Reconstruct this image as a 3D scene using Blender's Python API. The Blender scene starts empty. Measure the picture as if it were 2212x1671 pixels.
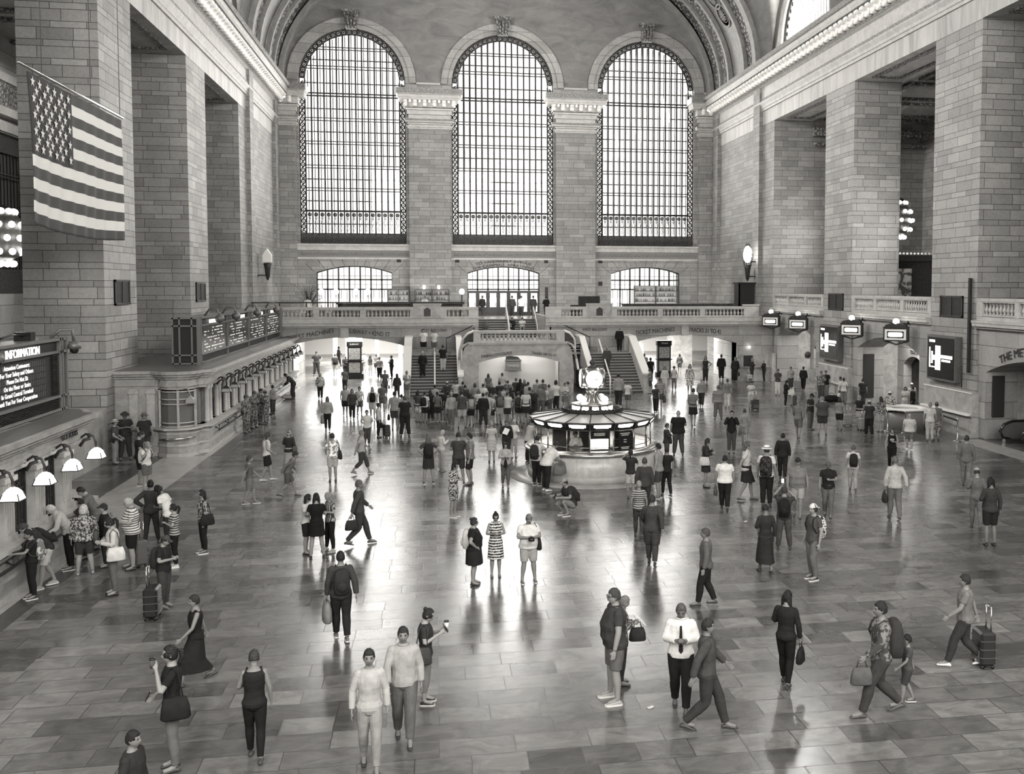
import bpy, bmesh, math, random
from mathutils import Vector, Matrix, Euler, noise
random.seed(7)
PI=math.pi
sc=bpy.context.scene
COL=sc.collection
CAMF,CX,CY,YAW,PITCH,ROLL=2109.44,1302.65,728.41,0.1696,0.0527,0.0013
H=6.8258; XL=-12.61; XR=23.99; XC=5.69; D=83.18
# ---------------------------------------------------------------- camera
Fv=Vector((math.sin(YAW)*math.cos(PITCH),math.cos(YAW)*math.cos(PITCH),-math.sin(PITCH)))
_R=Vector((math.cos(YAW),-math.sin(YAW),0)); _U=_R.cross(Fv)
Rv=_R*math.cos(ROLL)+_U*math.sin(ROLL); Uv=_U*math.cos(ROLL)-_R*math.sin(ROLL)
cd=bpy.data.cameras.new('camera'); cam=bpy.data.objects.new('camera',cd); COL.objects.link(cam)
m=Matrix((Rv,Uv,-Fv)).transposed().to_4x4(); m.translation=Vector((0,0,H)); cam.matrix_world=m
cd.sensor_width=36; cd.lens=CAMF*36/2212; cd.shift_x=(1106-CX)/2212; cd.shift_y=(CY-835.5)/2212
cd.clip_start=.1; cd.clip_end=400
sc.camera=cam
def ray(u,v): return Fv+Rv*((u-CX)/CAMF)-Uv*((v-CY)/CAMF)
def ground(u,v,z=0.0):
    r=ray(u,v); t=(z-H)/r.z; return Vector((0,0,H))+r*t
# ---------------------------------------------------------------- materials
MATS={}
def g(v,warm=1.0):
    return (v*1.0,v*(1-.022*warm),v*(1-.065*warm),1)
def _nt(name):
    mt=bpy.data.materials.new(name); mt.use_nodes=True; nt=mt.node_tree
    return mt,nt,nt.nodes,nt.links,nt.nodes['Principled BSDF']
def setin(b,k,v):
    if k in b.inputs: b.inputs[k].default_value=v
def plain(name,val,rough=.6,metal=0,spec=.5,nz=0.0,nscale=6,bump=0.0,warm=1.0):
    if name in MATS: return MATS[name]
    mt,nt,N,Lk,b=_nt(name)
    b.inputs['Base Color'].default_value=g(val,warm); b.inputs['Roughness'].default_value=rough
    b.inputs['Metallic'].default_value=metal; setin(b,'Specular IOR Level',spec)
    if nz or bump:
        tc=N.new('ShaderNodeTexCoord'); nn=N.new('ShaderNodeTexNoise'); nn.inputs['Scale'].default_value=nscale; nn.inputs['Detail'].default_value=4
        Lk.new(tc.outputs['Object'],nn.inputs['Vector'])
        if nz:
            r=N.new('ShaderNodeMapRange'); r.inputs['From Min'].default_value=.3; r.inputs['From Max'].default_value=.7
            r.inputs['To Min'].default_value=1-nz; r.inputs['To Max'].default_value=1+nz
            mm=N.new('ShaderNodeMix'); mm.data_type='RGBA'; mm.blend_type='MULTIPLY'; mm.inputs[0].default_value=1
            mm.inputs[6].default_value=g(val,warm); Lk.new(nn.outputs['Fac'],r.inputs['Value']); Lk.new(r.outputs[0],mm.inputs[7]); Lk.new(mm.outputs[2],b.inputs['Base Color'])
        if bump:
            bp=N.new('ShaderNodeBump'); bp.inputs['Strength'].default_value=bump; bp.inputs['Distance'].default_value=.05
            Lk.new(nn.outputs['Fac'],bp.inputs['Height']); Lk.new(bp.outputs[0],b.inputs['Normal'])
    MATS[name]=mt; return mt
def glow(name,val,strength):
    if name in MATS: return MATS[name]
    mt,nt,N,Lk,b=_nt(name)
    b.inputs['Base Color'].default_value=g(.8); b.inputs['Emission Color'].default_value=g(val); b.inputs['Emission Strength'].default_value=strength
    mt.cycles.emission_sampling='NONE'
    MATS[name]=mt; return mt
def math_(N,Lk,op,a,b=None,c=None):
    n=N.new('ShaderNodeMath'); n.operation=op
    for i,x in enumerate((a,b,c)):
        if x is None: continue
        if isinstance(x,(int,float)): n.inputs[i].default_value=x
        else: Lk.new(x,n.inputs[i])
    return n.outputs[0]
def stone(name,dark,light,mort,bw=1.25,tall=.44,short=.26,rough=.62,stain=.18,bump=.25,msize=.035):
    """coursed ashlar: tall and short rows in turn, laid by world position"""
    mt,nt,N,Lk,b=_nt(name)
    ge=N.new('ShaderNodeNewGeometry'); sp=N.new('ShaderNodeSeparateXYZ'); sn=N.new('ShaderNodeSeparateXYZ')
    Lk.new(ge.outputs['Position'],sp.inputs[0]); Lk.new(ge.outputs['True Normal'],sn.inputs[0])
    ax=math_(N,Lk,'ABSOLUTE',sn.outputs[0]); sel=math_(N,Lk,'GREATER_THAN',ax,.6)
    d=math_(N,Lk,'SUBTRACT',sp.outputs[1],sp.outputs[0]); u=math_(N,Lk,'MULTIPLY_ADD',d,sel,sp.outputs[0])
    per=tall+short
    zz=math_(N,Lk,'DIVIDE',sp.outputs[2],per); fl=math_(N,Lk,'FLOOR',zz); a=math_(N,Lk,'MULTIPLY',math_(N,Lk,'SUBTRACT',zz,fl),per)
    r1=math_(N,Lk,'DIVIDE',math_(N,Lk,'MINIMUM',a,tall),tall); r2=math_(N,Lk,'DIVIDE',math_(N,Lk,'MAXIMUM',math_(N,Lk,'SUBTRACT',a,tall),0),short)
    v=math_(N,Lk,'ADD',math_(N,Lk,'MULTIPLY',fl,2),math_(N,Lk,'ADD',r1,r2))
    v=math_(N,Lk,'MULTIPLY',v,.35); 
    cb=N.new('ShaderNodeCombineXYZ'); Lk.new(u,cb.inputs[0]); Lk.new(v,cb.inputs[1])
    br=N.new('ShaderNodeTexBrick'); br.offset=.37; br.offset_frequency=2; br.squash=.8; br.squash_frequency=3
    br.inputs['Scale'].default_value=1; br.inputs['Brick Width'].default_value=bw; br.inputs['Row Height'].default_value=.35
    br.inputs['Mortar Size'].default_value=msize/2; br.inputs['Mortar Smooth'].default_value=.2; br.inputs['Bias'].default_value=0
    br.inputs['Color1'].default_value=g(dark); br.inputs['Color2'].default_value=g(light); br.inputs['Mortar'].default_value=g(mort)
    Lk.new(cb.outputs[0],br.inputs['Vector'])
    nn=N.new('ShaderNodeTexNoise'); nn.inputs['Scale'].default_value=.7; nn.inputs['Detail'].default_value=8; nn.inputs['Roughness'].default_value=.65; Lk.new(ge.outputs['Position'],nn.inputs['Vector'])
    n2=N.new('ShaderNodeTexNoise'); n2.inputs['Scale'].default_value=9; n2.inputs['Detail'].default_value=5; Lk.new(ge.outputs['Position'],n2.inputs['Vector'])
    s=math_(N,Lk,'ADD',math_(N,Lk,'MULTIPLY',nn.outputs['Fac'],.6),math_(N,Lk,'MULTIPLY',n2.outputs['Fac'],.4))
    r=N.new('ShaderNodeMapRange'); r.inputs['From Min'].default_value=.35; r.inputs['From Max'].default_value=.65; r.inputs['To Min'].default_value=1-stain; r.inputs['To Max'].default_value=1+stain
    Lk.new(s,r.inputs['Value'])
    mm=N.new('ShaderNodeMix'); mm.data_type='RGBA'; mm.blend_type='MULTIPLY'; mm.inputs[0].default_value=1
    Lk.new(br.outputs['Color'],mm.inputs[6]); Lk.new(r.outputs[0],mm.inputs[7]); Lk.new(mm.outputs[2],b.inputs['Base Color'])
    b.inputs['Roughness'].default_value=rough
    bp=N.new('ShaderNodeBump'); bp.inputs['Strength'].default_value=bump; bp.inputs['Distance'].default_value=.02; bp.invert=True
    Lk.new(br.outputs['Fac'],bp.inputs['Height']); Lk.new(bp.outputs[0],b.inputs['Normal'])
    MATS[name]=mt; return mt
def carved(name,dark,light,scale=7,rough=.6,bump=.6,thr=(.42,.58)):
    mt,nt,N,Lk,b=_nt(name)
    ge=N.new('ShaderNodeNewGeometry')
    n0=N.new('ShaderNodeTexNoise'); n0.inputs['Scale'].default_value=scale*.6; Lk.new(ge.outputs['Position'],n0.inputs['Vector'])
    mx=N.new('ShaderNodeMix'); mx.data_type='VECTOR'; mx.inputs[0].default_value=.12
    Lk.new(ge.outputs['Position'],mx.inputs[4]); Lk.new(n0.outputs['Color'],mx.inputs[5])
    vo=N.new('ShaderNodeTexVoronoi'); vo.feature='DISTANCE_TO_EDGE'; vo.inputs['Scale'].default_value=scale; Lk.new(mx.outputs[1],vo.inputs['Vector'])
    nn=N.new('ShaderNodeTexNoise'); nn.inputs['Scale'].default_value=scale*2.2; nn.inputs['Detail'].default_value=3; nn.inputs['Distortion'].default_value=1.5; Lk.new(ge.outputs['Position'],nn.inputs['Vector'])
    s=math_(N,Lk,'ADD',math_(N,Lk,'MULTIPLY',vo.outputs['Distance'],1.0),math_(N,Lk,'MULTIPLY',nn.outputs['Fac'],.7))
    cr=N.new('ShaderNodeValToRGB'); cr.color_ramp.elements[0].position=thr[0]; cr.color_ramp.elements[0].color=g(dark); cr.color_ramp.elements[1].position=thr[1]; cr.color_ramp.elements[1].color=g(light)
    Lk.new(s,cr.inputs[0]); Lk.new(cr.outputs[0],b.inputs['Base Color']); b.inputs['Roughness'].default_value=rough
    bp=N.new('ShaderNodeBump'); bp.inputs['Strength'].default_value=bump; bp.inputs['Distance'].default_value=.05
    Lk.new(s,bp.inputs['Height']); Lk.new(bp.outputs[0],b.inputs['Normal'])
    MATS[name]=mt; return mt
def floor_mat():
    mt,nt,N,Lk,b=_nt('floor_marble')
    ge=N.new('ShaderNodeNewGeometry')
    dn=N.new('ShaderNodeTexNoise'); dn.inputs['Scale'].default_value=.03; Lk.new(ge.outputs['Position'],dn.inputs['Vector'])
    br=N.new('ShaderNodeTexBrick'); br.offset=.43; br.offset_frequency=2; br.squash=.72; br.squash_frequency=3
    br.inputs['Scale'].default_value=1; br.inputs['Brick Width'].default_value=1.12; br.inputs['Row Height'].default_value=.56
    br.inputs['Mortar Size'].default_value=.008; br.inputs['Mortar Smooth'].default_value=.1; br.inputs['Bias'].default_value=-.1
    br.inputs['Color1'].default_value=g(.0); br.inputs['Color2'].default_value=g(1,0); br.inputs['Mortar'].default_value=g(.0)
    Lk.new(ge.outputs['Position'],br.inputs['Vector'])
    ra=N.new('ShaderNodeValToRGB'); e=ra.color_ramp.elements
    e[0].position=.0; e[0].color=g(.08); e[1].position=1; e[1].color=g(.23)
    for p,c in ((.14,.11),(.45,.14),(.85,.18)):
        q=ra.color_ramp.elements.new(p); q.color=g(c)
    Lk.new(br.outputs['Color'],ra.inputs[0])
    # veins, stretched differently in each slab
    ad=N.new('ShaderNodeVectorMath'); ad.operation='MULTIPLY_ADD'; ad.inputs[1].default_value=(13,7,5); Lk.new(br.outputs['Color'],ad.inputs[0]); Lk.new(ge.outputs['Position'],ad.inputs[2])
    mp=N.new('ShaderNodeMapping'); mp.inputs['Scale'].default_value=(.9,1.7,1); mp.inputs['Rotation'].default_value=(0,0,.4); Lk.new(ad.outputs[0],mp.inputs['Vector'])
    nn=N.new('ShaderNodeTexNoise'); nn.inputs['Scale'].default_value=1.6; nn.inputs['Detail'].default_value=9; nn.inputs['Roughness'].default_value=.68; nn.inputs['Distortion'].default_value=1.2; Lk.new(mp.outputs[0],nn.inputs['Vector'])
    r=N.new('ShaderNodeMapRange'); r.inputs['From Min'].default_value=.36; r.inputs['From Max'].default_value=.64; r.inputs['To Min'].default_value=.66; r.inputs['To Max'].default_value=1.3
    Lk.new(nn.outputs['Fac'],r.inputs['Value'])
    w=N.new('ShaderNodeTexNoise'); w.inputs['Scale'].default_value=.16; w.inputs['Detail'].default_value=3; Lk.new(ge.outputs['Position'],w.inputs['Vector'])
    r2=N.new('ShaderNodeMapRange'); r2.inputs['From Min'].default_value=.35; r2.inputs['From Max'].default_value=.65; r2.inputs['To Min'].default_value=.82; r2.inputs['To Max'].default_value=1.15
    Lk.new(w.outputs['Fac'],r2.inputs['Value'])
    mu=math_(N,Lk,'MULTIPLY',r.outputs[0],r2.outputs[0])
    mm=N.new('ShaderNodeMix'); mm.data_type='RGBA'; mm.blend_type='MULTIPLY'; mm.inputs[0].default_value=1
    Lk.new(ra.outputs[0],mm.inputs[6]); Lk.new(mu,mm.inputs[7])
    # dark joints
    mj=N.new('ShaderNodeMix'); mj.data_type='RGBA'; Lk.new(br.outputs['Fac'],mj.inputs[0]); Lk.new(mm.outputs[2],mj.inputs[6]); mj.inputs[7].default_value=g(.04)
    Lk.new(mj.outputs[2],b.inputs['Base Color'])
    rr=N.new('ShaderNodeMapRange'); rr.inputs['From Min'].default_value=.3; rr.inputs['From Max'].default_value=.7; rr.inputs['To Min'].default_value=.2; rr.inputs['To Max'].default_value=.25
    Lk.new(math_(N,Lk,'ADD',math_(N,Lk,'MULTIPLY',w.outputs['Fac'],.5),math_(N,Lk,'MULTIPLY',br.outputs['Color'],.5)),rr.inputs['Value']); rj=math_(N,Lk,'ADD',rr.outputs[0],math_(N,Lk,'MULTIPLY',br.outputs['Fac'],.12)); Lk.new(rj,b.inputs['Roughness'])
    setin(b,'Specular IOR Level',.6)
    bp=N.new('ShaderNodeBump'); bp.inputs['Strength'].default_value=.035; bp.inputs['Distance'].default_value=.02; Lk.new(w.outputs['Fac'],bp.inputs['Height'])
    MATS['floor']=mt; return mt
def veined(name,dark,light,scale=1.0,stretch=(1,1,1),rough=.5):
    mt,nt,N,Lk,b=_nt(name)
    ge=N.new('ShaderNodeNewGeometry'); mp=N.new('ShaderNodeMapping'); mp.inputs['Scale'].default_value=stretch; Lk.new(ge.outputs['Position'],mp.inputs['Vector'])
    nn=N.new('ShaderNodeTexNoise'); nn.inputs['Scale'].default_value=scale; nn.inputs['Detail'].default_value=9; nn.inputs['Roughness'].default_value=.66; nn.inputs['Distortion'].default_value=.8; Lk.new(mp.outputs[0],nn.inputs['Vector'])
    cr=N.new('ShaderNodeValToRGB'); cr.color_ramp.elements[0].position=.33; cr.color_ramp.elements[0].color=g(dark); cr.color_ramp.elements[1].position=.66; cr.color_ramp.elements[1].color=g(light)
    Lk.new(nn.outputs['Fac'],cr.inputs[0]); Lk.new(cr.outputs[0],b.inputs['Base Color']); b.inputs['Roughness'].default_value=rough
    MATS[name]=mt; return mt
def clear_glass(name='clear_glass',refl=.08,tint=.95):
    if name in MATS: return MATS[name]
    mt,nt,N,Lk,b=_nt(name); N.remove(b); out=N['Material Output']
    t=N.new('ShaderNodeBsdfTransparent'); t.inputs[0].default_value=g(tint,.3); gl=N.new('ShaderNodeBsdfGlossy'); gl.inputs['Roughness'].default_value=.05; gl.inputs[0].default_value=g(.9)
    mx=N.new('ShaderNodeMixShader'); mx.inputs[0].default_value=refl; Lk.new(t.outputs[0],mx.inputs[1]); Lk.new(gl.outputs[0],mx.inputs[2]); Lk.new(mx.outputs[0],out.inputs[0])
    MATS[name]=mt; return mt
WALL=stone('wall_ashlar',.19,.29,.05,msize=.024)
PIER=stone('pier_ashlar',.22,.34,.045,bw=1.3,tall=.46,short=.24,msize=.026)
BIG=stone('smooth_ashlar',.24,.35,.12,bw=1.7,tall=.9,short=.75,msize=.016,bump=.1)
TRIM=veined('trim_stone',.34,.48,2.2)
LINT=veined('lintel_marble',.26,.5,1.4,(1,1,.12))
MARB=veined('grey_marble',.23,.42,1.6,rough=.3)
DADO=veined('dado_marble',.2,.34,1.2,rough=.35)
CEIL=veined('ceiling_plaster',.07,.13,.5,(1,1,2.6),.8)
CARV=carved('carved_ornament',.06,.34,5)
VGRY=veined('vault_stone',.17,.27,2.0)
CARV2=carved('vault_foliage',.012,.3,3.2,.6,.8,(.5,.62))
CARVF=carved('fine_carving',.1,.42,16)
IRON=carved('iron_ornament',.012,.09,12,rough=.4)
FLOOR=floor_mat()
STRIP=veined('dark_strip_marble',.05,.09,2,rough=.25)
BORD=veined('border_marble',.3,.42,1.5,rough=.25)
BRONZE=plain('bronze',.035,.42,.2,spec=.35,nz=.25)
DKMET=plain('dark_metal',.022,.5,.2,spec=.3)
GRYMET=plain('grey_metal',.13,.45,.4,nz=.1)
BLK=plain('black_gloss',.012,.2)
CHROME=plain('chrome',.6,.2,1)
WOODD=plain('dark_wood',.022,.5,spec=.2,nz=.3)
WHITE=plain('white_paint',.75,.5)
INK=plain('inscription_black',.02,.7)
GLASS=clear_glass()
_BULB=glow('lamp_glow',1,9)
SIGN=glow('sign_glow',1,3)
# ---------------------------------------------------------------- mesh builder
class MB:
    def __init__(s): s.v=[]; s.f=[]; s.mi=[]; s.m=0; s.sm=[]; s.smooth=False
    def add(s,vs,fs):
        o=len(s.v); s.v.extend([tuple(v) for v in vs])
        for f in fs: s.f.append(tuple(i+o for i in f)); s.mi.append(s.m); s.sm.append(s.smooth)
    def box(s,x0,x1,y0,y1,z0,z1):
        s.add([(x0,y0,z0),(x1,y0,z0),(x1,y1,z0),(x0,y1,z0),(x0,y0,z1),(x1,y0,z1),(x1,y1,z1),(x0,y1,z1)],
              [(3,2,1,0),(4,5,6,7),(0,1,5,4),(1,2,6,5),(2,3,7,6),(3,0,4,7)])
    def cbox(s,c,sx,sy,sz,rz=0,M=None):
        vs=[Vector((a*sx/2,b*sy/2,q*sz/2)) for q in(-1,1) for a,b in((-1,-1),(1,-1),(1,1),(-1,1))]
        R=M if M is not None else Matrix.Rotation(rz,3,'Z')
        s.add([R@v+Vector(c) for v in vs],[(3,2,1,0),(4,5,6,7),(0,1,5,4),(1,2,6,5),(2,3,7,6),(3,0,4,7)])
    def tube(s,pts,r,n=8,cap=True,flat=1.0):
        pts=[Vector(p) for p in pts]; rs=r if isinstance(r,(list,tuple)) else [r]*len(pts)
        sm=s.smooth; s.smooth=True
        rings=[]; ref=None
        for i,p in enumerate(pts):
            t=(pts[min(i+1,len(pts)-1)]-pts[max(i-1,0)])
            t=t.normalized() if t.length>1e-9 else Vector((0,0,1))
            if ref is None: ref=Vector((0,0,1)) if abs(t.z)<.9 else Vector((1,0,0))
            a=(ref-t*ref.dot(t)); a=a.normalized() if a.length>1e-6 else t.orthogonal().normalized()
            b=t.cross(a); ref=a
            rings.append([p+(a*math.cos(2*PI*k/n)*flat+b*math.sin(2*PI*k/n))*rs[i] for k in range(n)])
        vs=[v for R in rings for v in R]; fs=[]
        for i in range(len(rings)-1):
            for k in range(n):
                k2=(k+1)%n; fs.append((i*n+k,i*n+k2,(i+1)*n+k2,(i+1)*n+k))
        if cap: fs.append(tuple(reversed(range(n)))); fs.append(tuple((len(rings)-1)*n+k for k in range(n)))
        s.add(vs,fs); s.smooth=sm
    def lathe(s,prof,c=(0,0,0),n=16,M=None,a0=0,a1=2*PI,cap=True):
        sm=s.smooth; s.smooth=n>5; full=abs(a1-a0-2*PI)<1e-6; k=n if full else n+1; vs=[]
        for r,z in prof:
            for i in range(k):
                a=a0+(a1-a0)*i/n; v=Vector((r*math.cos(a),r*math.sin(a),z))
                if M is not None: v=M@v
                vs.append(v+Vector(c))
        fs=[]
        for j in range(len(prof)-1):
            for i in range(n):
                i2=(i+1)%k; fs.append((j*k+i,j*k+i2,(j+1)*k+i2,(j+1)*k+i))
        if full and cap:
            if prof[0][0]>1e-4: fs.append(tuple(reversed(range(n))))
            if prof[-1][0]>1e-4: fs.append(tuple((len(prof)-1)*k+i for i in range(n)))
        s.add(vs,fs); s.smooth=sm
    def sphere(s,c,r,n=12,sx=1,sy=1,sz=1):
        m_=max(4,n//2); prof=[(max(1e-5,math.sin(PI*i/m_)),-math.cos(PI*i/m_)) for i in range(m_+1)]
        s.lathe(prof,c,n,Matrix.Diagonal((r*sx,r*sy,r*sz)))
    def torus(s,c,R,r,M=None,n=14,k=5):
        sm=s.smooth; s.smooth=True; vs=[];fs=[]
        for i in range(n):
            a=2*PI*i/n
            for j in range(k):
                b=2*PI*j/k; v=Vector(((R+r*math.cos(b))*math.cos(a),(R+r*math.cos(b))*math.sin(a),r*math.sin(b)))
                if M is not None: v=M@v
                vs.append(v+Vector(c))
        for i in range(n):
            for j in range(k):
                i2=(i+1)%n;j2=(j+1)%k; fs.append((i*k+j,i2*k+j,i2*k+j2,i*k+j2))
        s.add(vs,fs); s.smooth=sm
    def prism(s,poly,fn,w0,w1):
        """poly in (u,v), fn(u,v,w)->xyz"""
        n=len(poly); vs=[fn(u,v,w0) for u,v in poly]+[fn(u,v,w1) for u,v in poly]
        s.add(vs,[tuple(range(n)),tuple(reversed(range(n,2*n)))]+[(i,i+n,(i+1)%n+n,(i+1)%n) for i in range(n)])
    def strip(s,a,b):
        n=len(a); s.add(list(a)+list(b),[(i,i+1,n+i+1,n+i) for i in range(n-1)])
    def build(s,name,mats,parent=None,bevel=0,recalc=True,loc=None):
        me=bpy.data.meshes.new(name); me.from_pydata(s.v,[],s.f)
        mats=mats if isinstance(mats,(list,tuple)) else [mats]
        for q in mats: me.materials.append(q)
        me.polygons.foreach_set('material_index',s.mi); me.polygons.foreach_set('use_smooth',s.sm)
        if recalc:
            bm=bmesh.new(); bm.from_mesh(me); bmesh.ops.recalc_face_normals(bm,faces=bm.faces); bm.to_mesh(me); bm.free()
        me.update()
        o=bpy.data.objects.new(name,me); COL.objects.link(o)
        if parent is not None:
            o.parent=parent; o.matrix_parent_inverse=Matrix.Identity(4)
            bpy.context.view_layer.update() if False else None
        if loc is not None: o.location=loc
        if bevel:
            bv=o.modifiers.new('b','BEVEL'); bv.width=bevel; bv.segments=1; bv.limit_method='ANGLE'
        return o
def tag(o,label=None,cat=None,group=None,kind=None):
    if label: o['label']=label
    if cat: o['category']=cat
    if group: o['group']=group
    if kind: o['kind']=kind
    return o
def thing(name,label,cat,loc=(0,0,0),rz=0,group=None,kind=None):
    o=bpy.data.objects.new(name,None); o.empty_display_size=.2; COL.objects.link(o); o.location=loc; o.rotation_euler=(0,0,rz)
    return tag(o,label,cat,group,kind)
def part(mb,name,mats,root,world=True,**k):
    """mesh given in world coordinates (world=True) hung under a root"""
    o=mb.build(name,mats,root,**k)
    if world:
        R=root
        M=Matrix.Identity(4)
        while R is not None: M=Matrix.LocRotScale(R.location,R.rotation_euler,R.scale)@M; R=R.parent
        o.data.transform(M.inverted())
    return o
def struct(mb,name,mats,label=None,**k):
    o=mb.build(name,mats,**k); return tag(o,label or name.replace('_',' '),None,None,'structure')
def dup_tree(o,parent=None):
    c=o.copy(); COL.objects.link(c); c.parent=parent
    for ch in o.children: dup_tree(ch,c)
    return c
def text_geo(s,size=1.0,extrude=.01,align='CENTER',spacing=1.0,res=3):
    cu=bpy.data.curves.new('t','FONT'); cu.body=s; cu.size=size; cu.extrude=extrude; cu.align_x=align; cu.space_character=spacing; cu.resolution_u=res
    o=bpy.data.objects.new('t',cu); COL.objects.link(o); dg=bpy.context.evaluated_depsgraph_get(); me=bpy.data.meshes.new_from_object(o.evaluated_get(dg))
    vs=[v.co.copy() for v in me.vertices]; fs=[tuple(p.vertices) for p in me.polygons]
    bpy.data.objects.remove(o); bpy.data.curves.remove(cu); bpy.data.meshes.remove(me); return vs,fs
def text_on(mb,s,size,fn,bend=0.0,fit=None,slope=0,**k):
    """fn maps flat text (x right, y up, z out) to the world; bend = arch radius"""
    vs,fs=text_geo(s,size,**k)
    out=[]; wx=max(v.x for v in vs)-min(v.x for v in vs); kx=fit/wx if fit else 1
    for v in vs:
        x,y=v.x*kx,v.y+v.x*kx*slope
        if bend:
            a=x/bend; x,y=(bend+y)*math.sin(a),(bend+y)*math.cos(a)-bend
        out.append(fn(x,y,v.z))
    mb.add(out,fs)
def frame_wall(mb,fn,u0,u1,v0,v1,ops,depth,n=20):
    """wall sheet with arched openings. ops: (ua,ub,bottom,spring,rise). fn(u,v,w)"""
    def top(o,u):
        a,b,bo,spg,ri=o; c=(a+b)/2; h=(b-a)/2; t=max(-1,min(1,(u-c)/h))
        return spg+ri*math.sqrt(max(0,1-t*t)) if ri>=h*.6 else spg+ri-((h*h+ri*ri)/(2*ri)-math.sqrt(max(0,((h*h+ri*ri)/(2*ri))**2-(u-c)**2))) if ri>0 else spg
    us={u0,u1}
    for o in ops:
        a,b=o[0],o[1]
        for i in range(n+1):
            t=-math.cos(PI*i/n) if o[4]>=(b-a)*.3 else -1+2*i/n
            us.add(round((a+b)/2+(b-a)/2*t,5))
    us=sorted(u for u in us if u0-1e-6<=u<=u1+1e-6)
    for i in range(len(us)-1):
        a,b=us[i],us[i+1]
        if b-a<1e-5: continue
        mid=(a+b)/2
        cov=sorted([o for o in ops if o[0]-1e-6<mid<o[1]+1e-6],key=lambda o:o[2])
        la,lb=v0,v0
        for o in cov:
            if o[2]>la+1e-4 and la<v1: mb.add([fn(a,la,0),fn(b,lb,0),fn(b,o[2],0),fn(a,o[2],0)],[(0,1,2,3)])
            la,lb=top(o,a),top(o,b)
        if min(la,lb)<v1-1e-4: mb.add([fn(a,min(la,v1),0),fn(b,min(lb,v1),0),fn(b,v1,0),fn(a,v1,0)],[(0,1,2,3)])
    for o in ops:
        a,b=o[0],o[1]
        if o[2]<v0-.01: continue
        path=[(a,o[2])]+[((a+b)/2+(b-a)/2*(-math.cos(PI*i/n) if o[4]>=(b-a)*.3 else -1+2*i/n),0) for i in range(n+1)]+[(b,o[2])]
        path=[path[0]]+[(u,top(o,u)) for u,_ in path[1:-1]]+[path[-1]]
        mb.strip([fn(u,v,0) for u,v in path],[fn(u,v,depth) for u,v in path])
        if o[2]>v0+.01: mb.strip([fn(a,o[2],0),fn(b,o[2],0)],[fn(a,o[2],depth),fn(b,o[2],depth)])
# ================================================================ the hall
m=MB(); m.add([(-30,-8,0),(48,-8,0),(48,103,0),(-30,103,0)],[(0,1,2,3)]); struct(m,'floor',FLOOR,'floor of grey marble slabs',recalc=False)
def flat(name,x0,x1,y0,y1,z,mt,label):
    m=MB(); m.box(x0,x1,y0,y1,0.0,z); struct(m,name,mt,label)
flat('trim_1',-9.2,-8.95,8,28.4,.004,BORD,'pale marble border beside the near ticket booth')
flat('trim_2',-8.95,-8.5,8,28.6,.006,STRIP,'dark marble strip along the near ticket booth')
flat('trim_3',-9.2,-8.95,41,68,.004,BORD,'pale marble border beside the far ticket booth')
flat('trim_4',-8.95,-8.5,41,68,.006,STRIP,'dark marble strip along the far ticket booth')
flat('trim_5',-10.7,-9.0,29,41,.004,BORD,'pale marble paving between the two booths')
flat('trim_6',-11.3,-10.75,29,41,.006,STRIP,'dark marble strip between the two booths')
flat('trim_7',22.7,23.9,20,39.9,.004,BORD,'pale marble border along the right wall')
# ---- piers
T=2.9
def pier(x0,x1,y0,y1,name,label,side):
    m=MB(); m.box(x0,x1,y0,y1,0,18.7)
    o=struct(m,name,PIER,label); return o
ys=[(27.0,31.1),(40.47,44.58),(53.91,58.09)]
nm=['nearest','second','third']
for i,(a,b) in enumerate(ys):
    pier(XL-T,XL,a,b,'pillar_left_%d'%(i+1),nm[i]+' ashlar pier of the left wall','l')
    pier(XR,XR+T,a,b,'pillar_right_%d'%(i+1),nm[i]+' ashlar pier of the right wall','r')
m=MB(); m.box(XL-T,XL,67.5,D+1.5,0,18.7); struct(m,'wall_left_end',WALL,'ashlar end wall on the left')
m=MB(); m.box(XR,XR+T,67.5,D+1.5,0,18.7); struct(m,'wall_right_end',WALL,'ashlar end wall on the right')
# slim pilasters on the end walls
for i,(y0,y1) in enumerate(((70.0,71.4),(80.9,82.3))):
    m=MB(); m.box(XR-.28,XR,y0,y1,5.2 if i else 4.3,23.2); struct(m,'pillar_right_strip_%d'%(i+1),WALL,'slim pilaster on the right end wall')
    m=MB(); m.box(XL,XL+.28,y0,y1,4.3,23.2); struct(m,'pillar_left_strip_%d'%(i+1),WALL,'slim pilaster on the left end wall')
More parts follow.
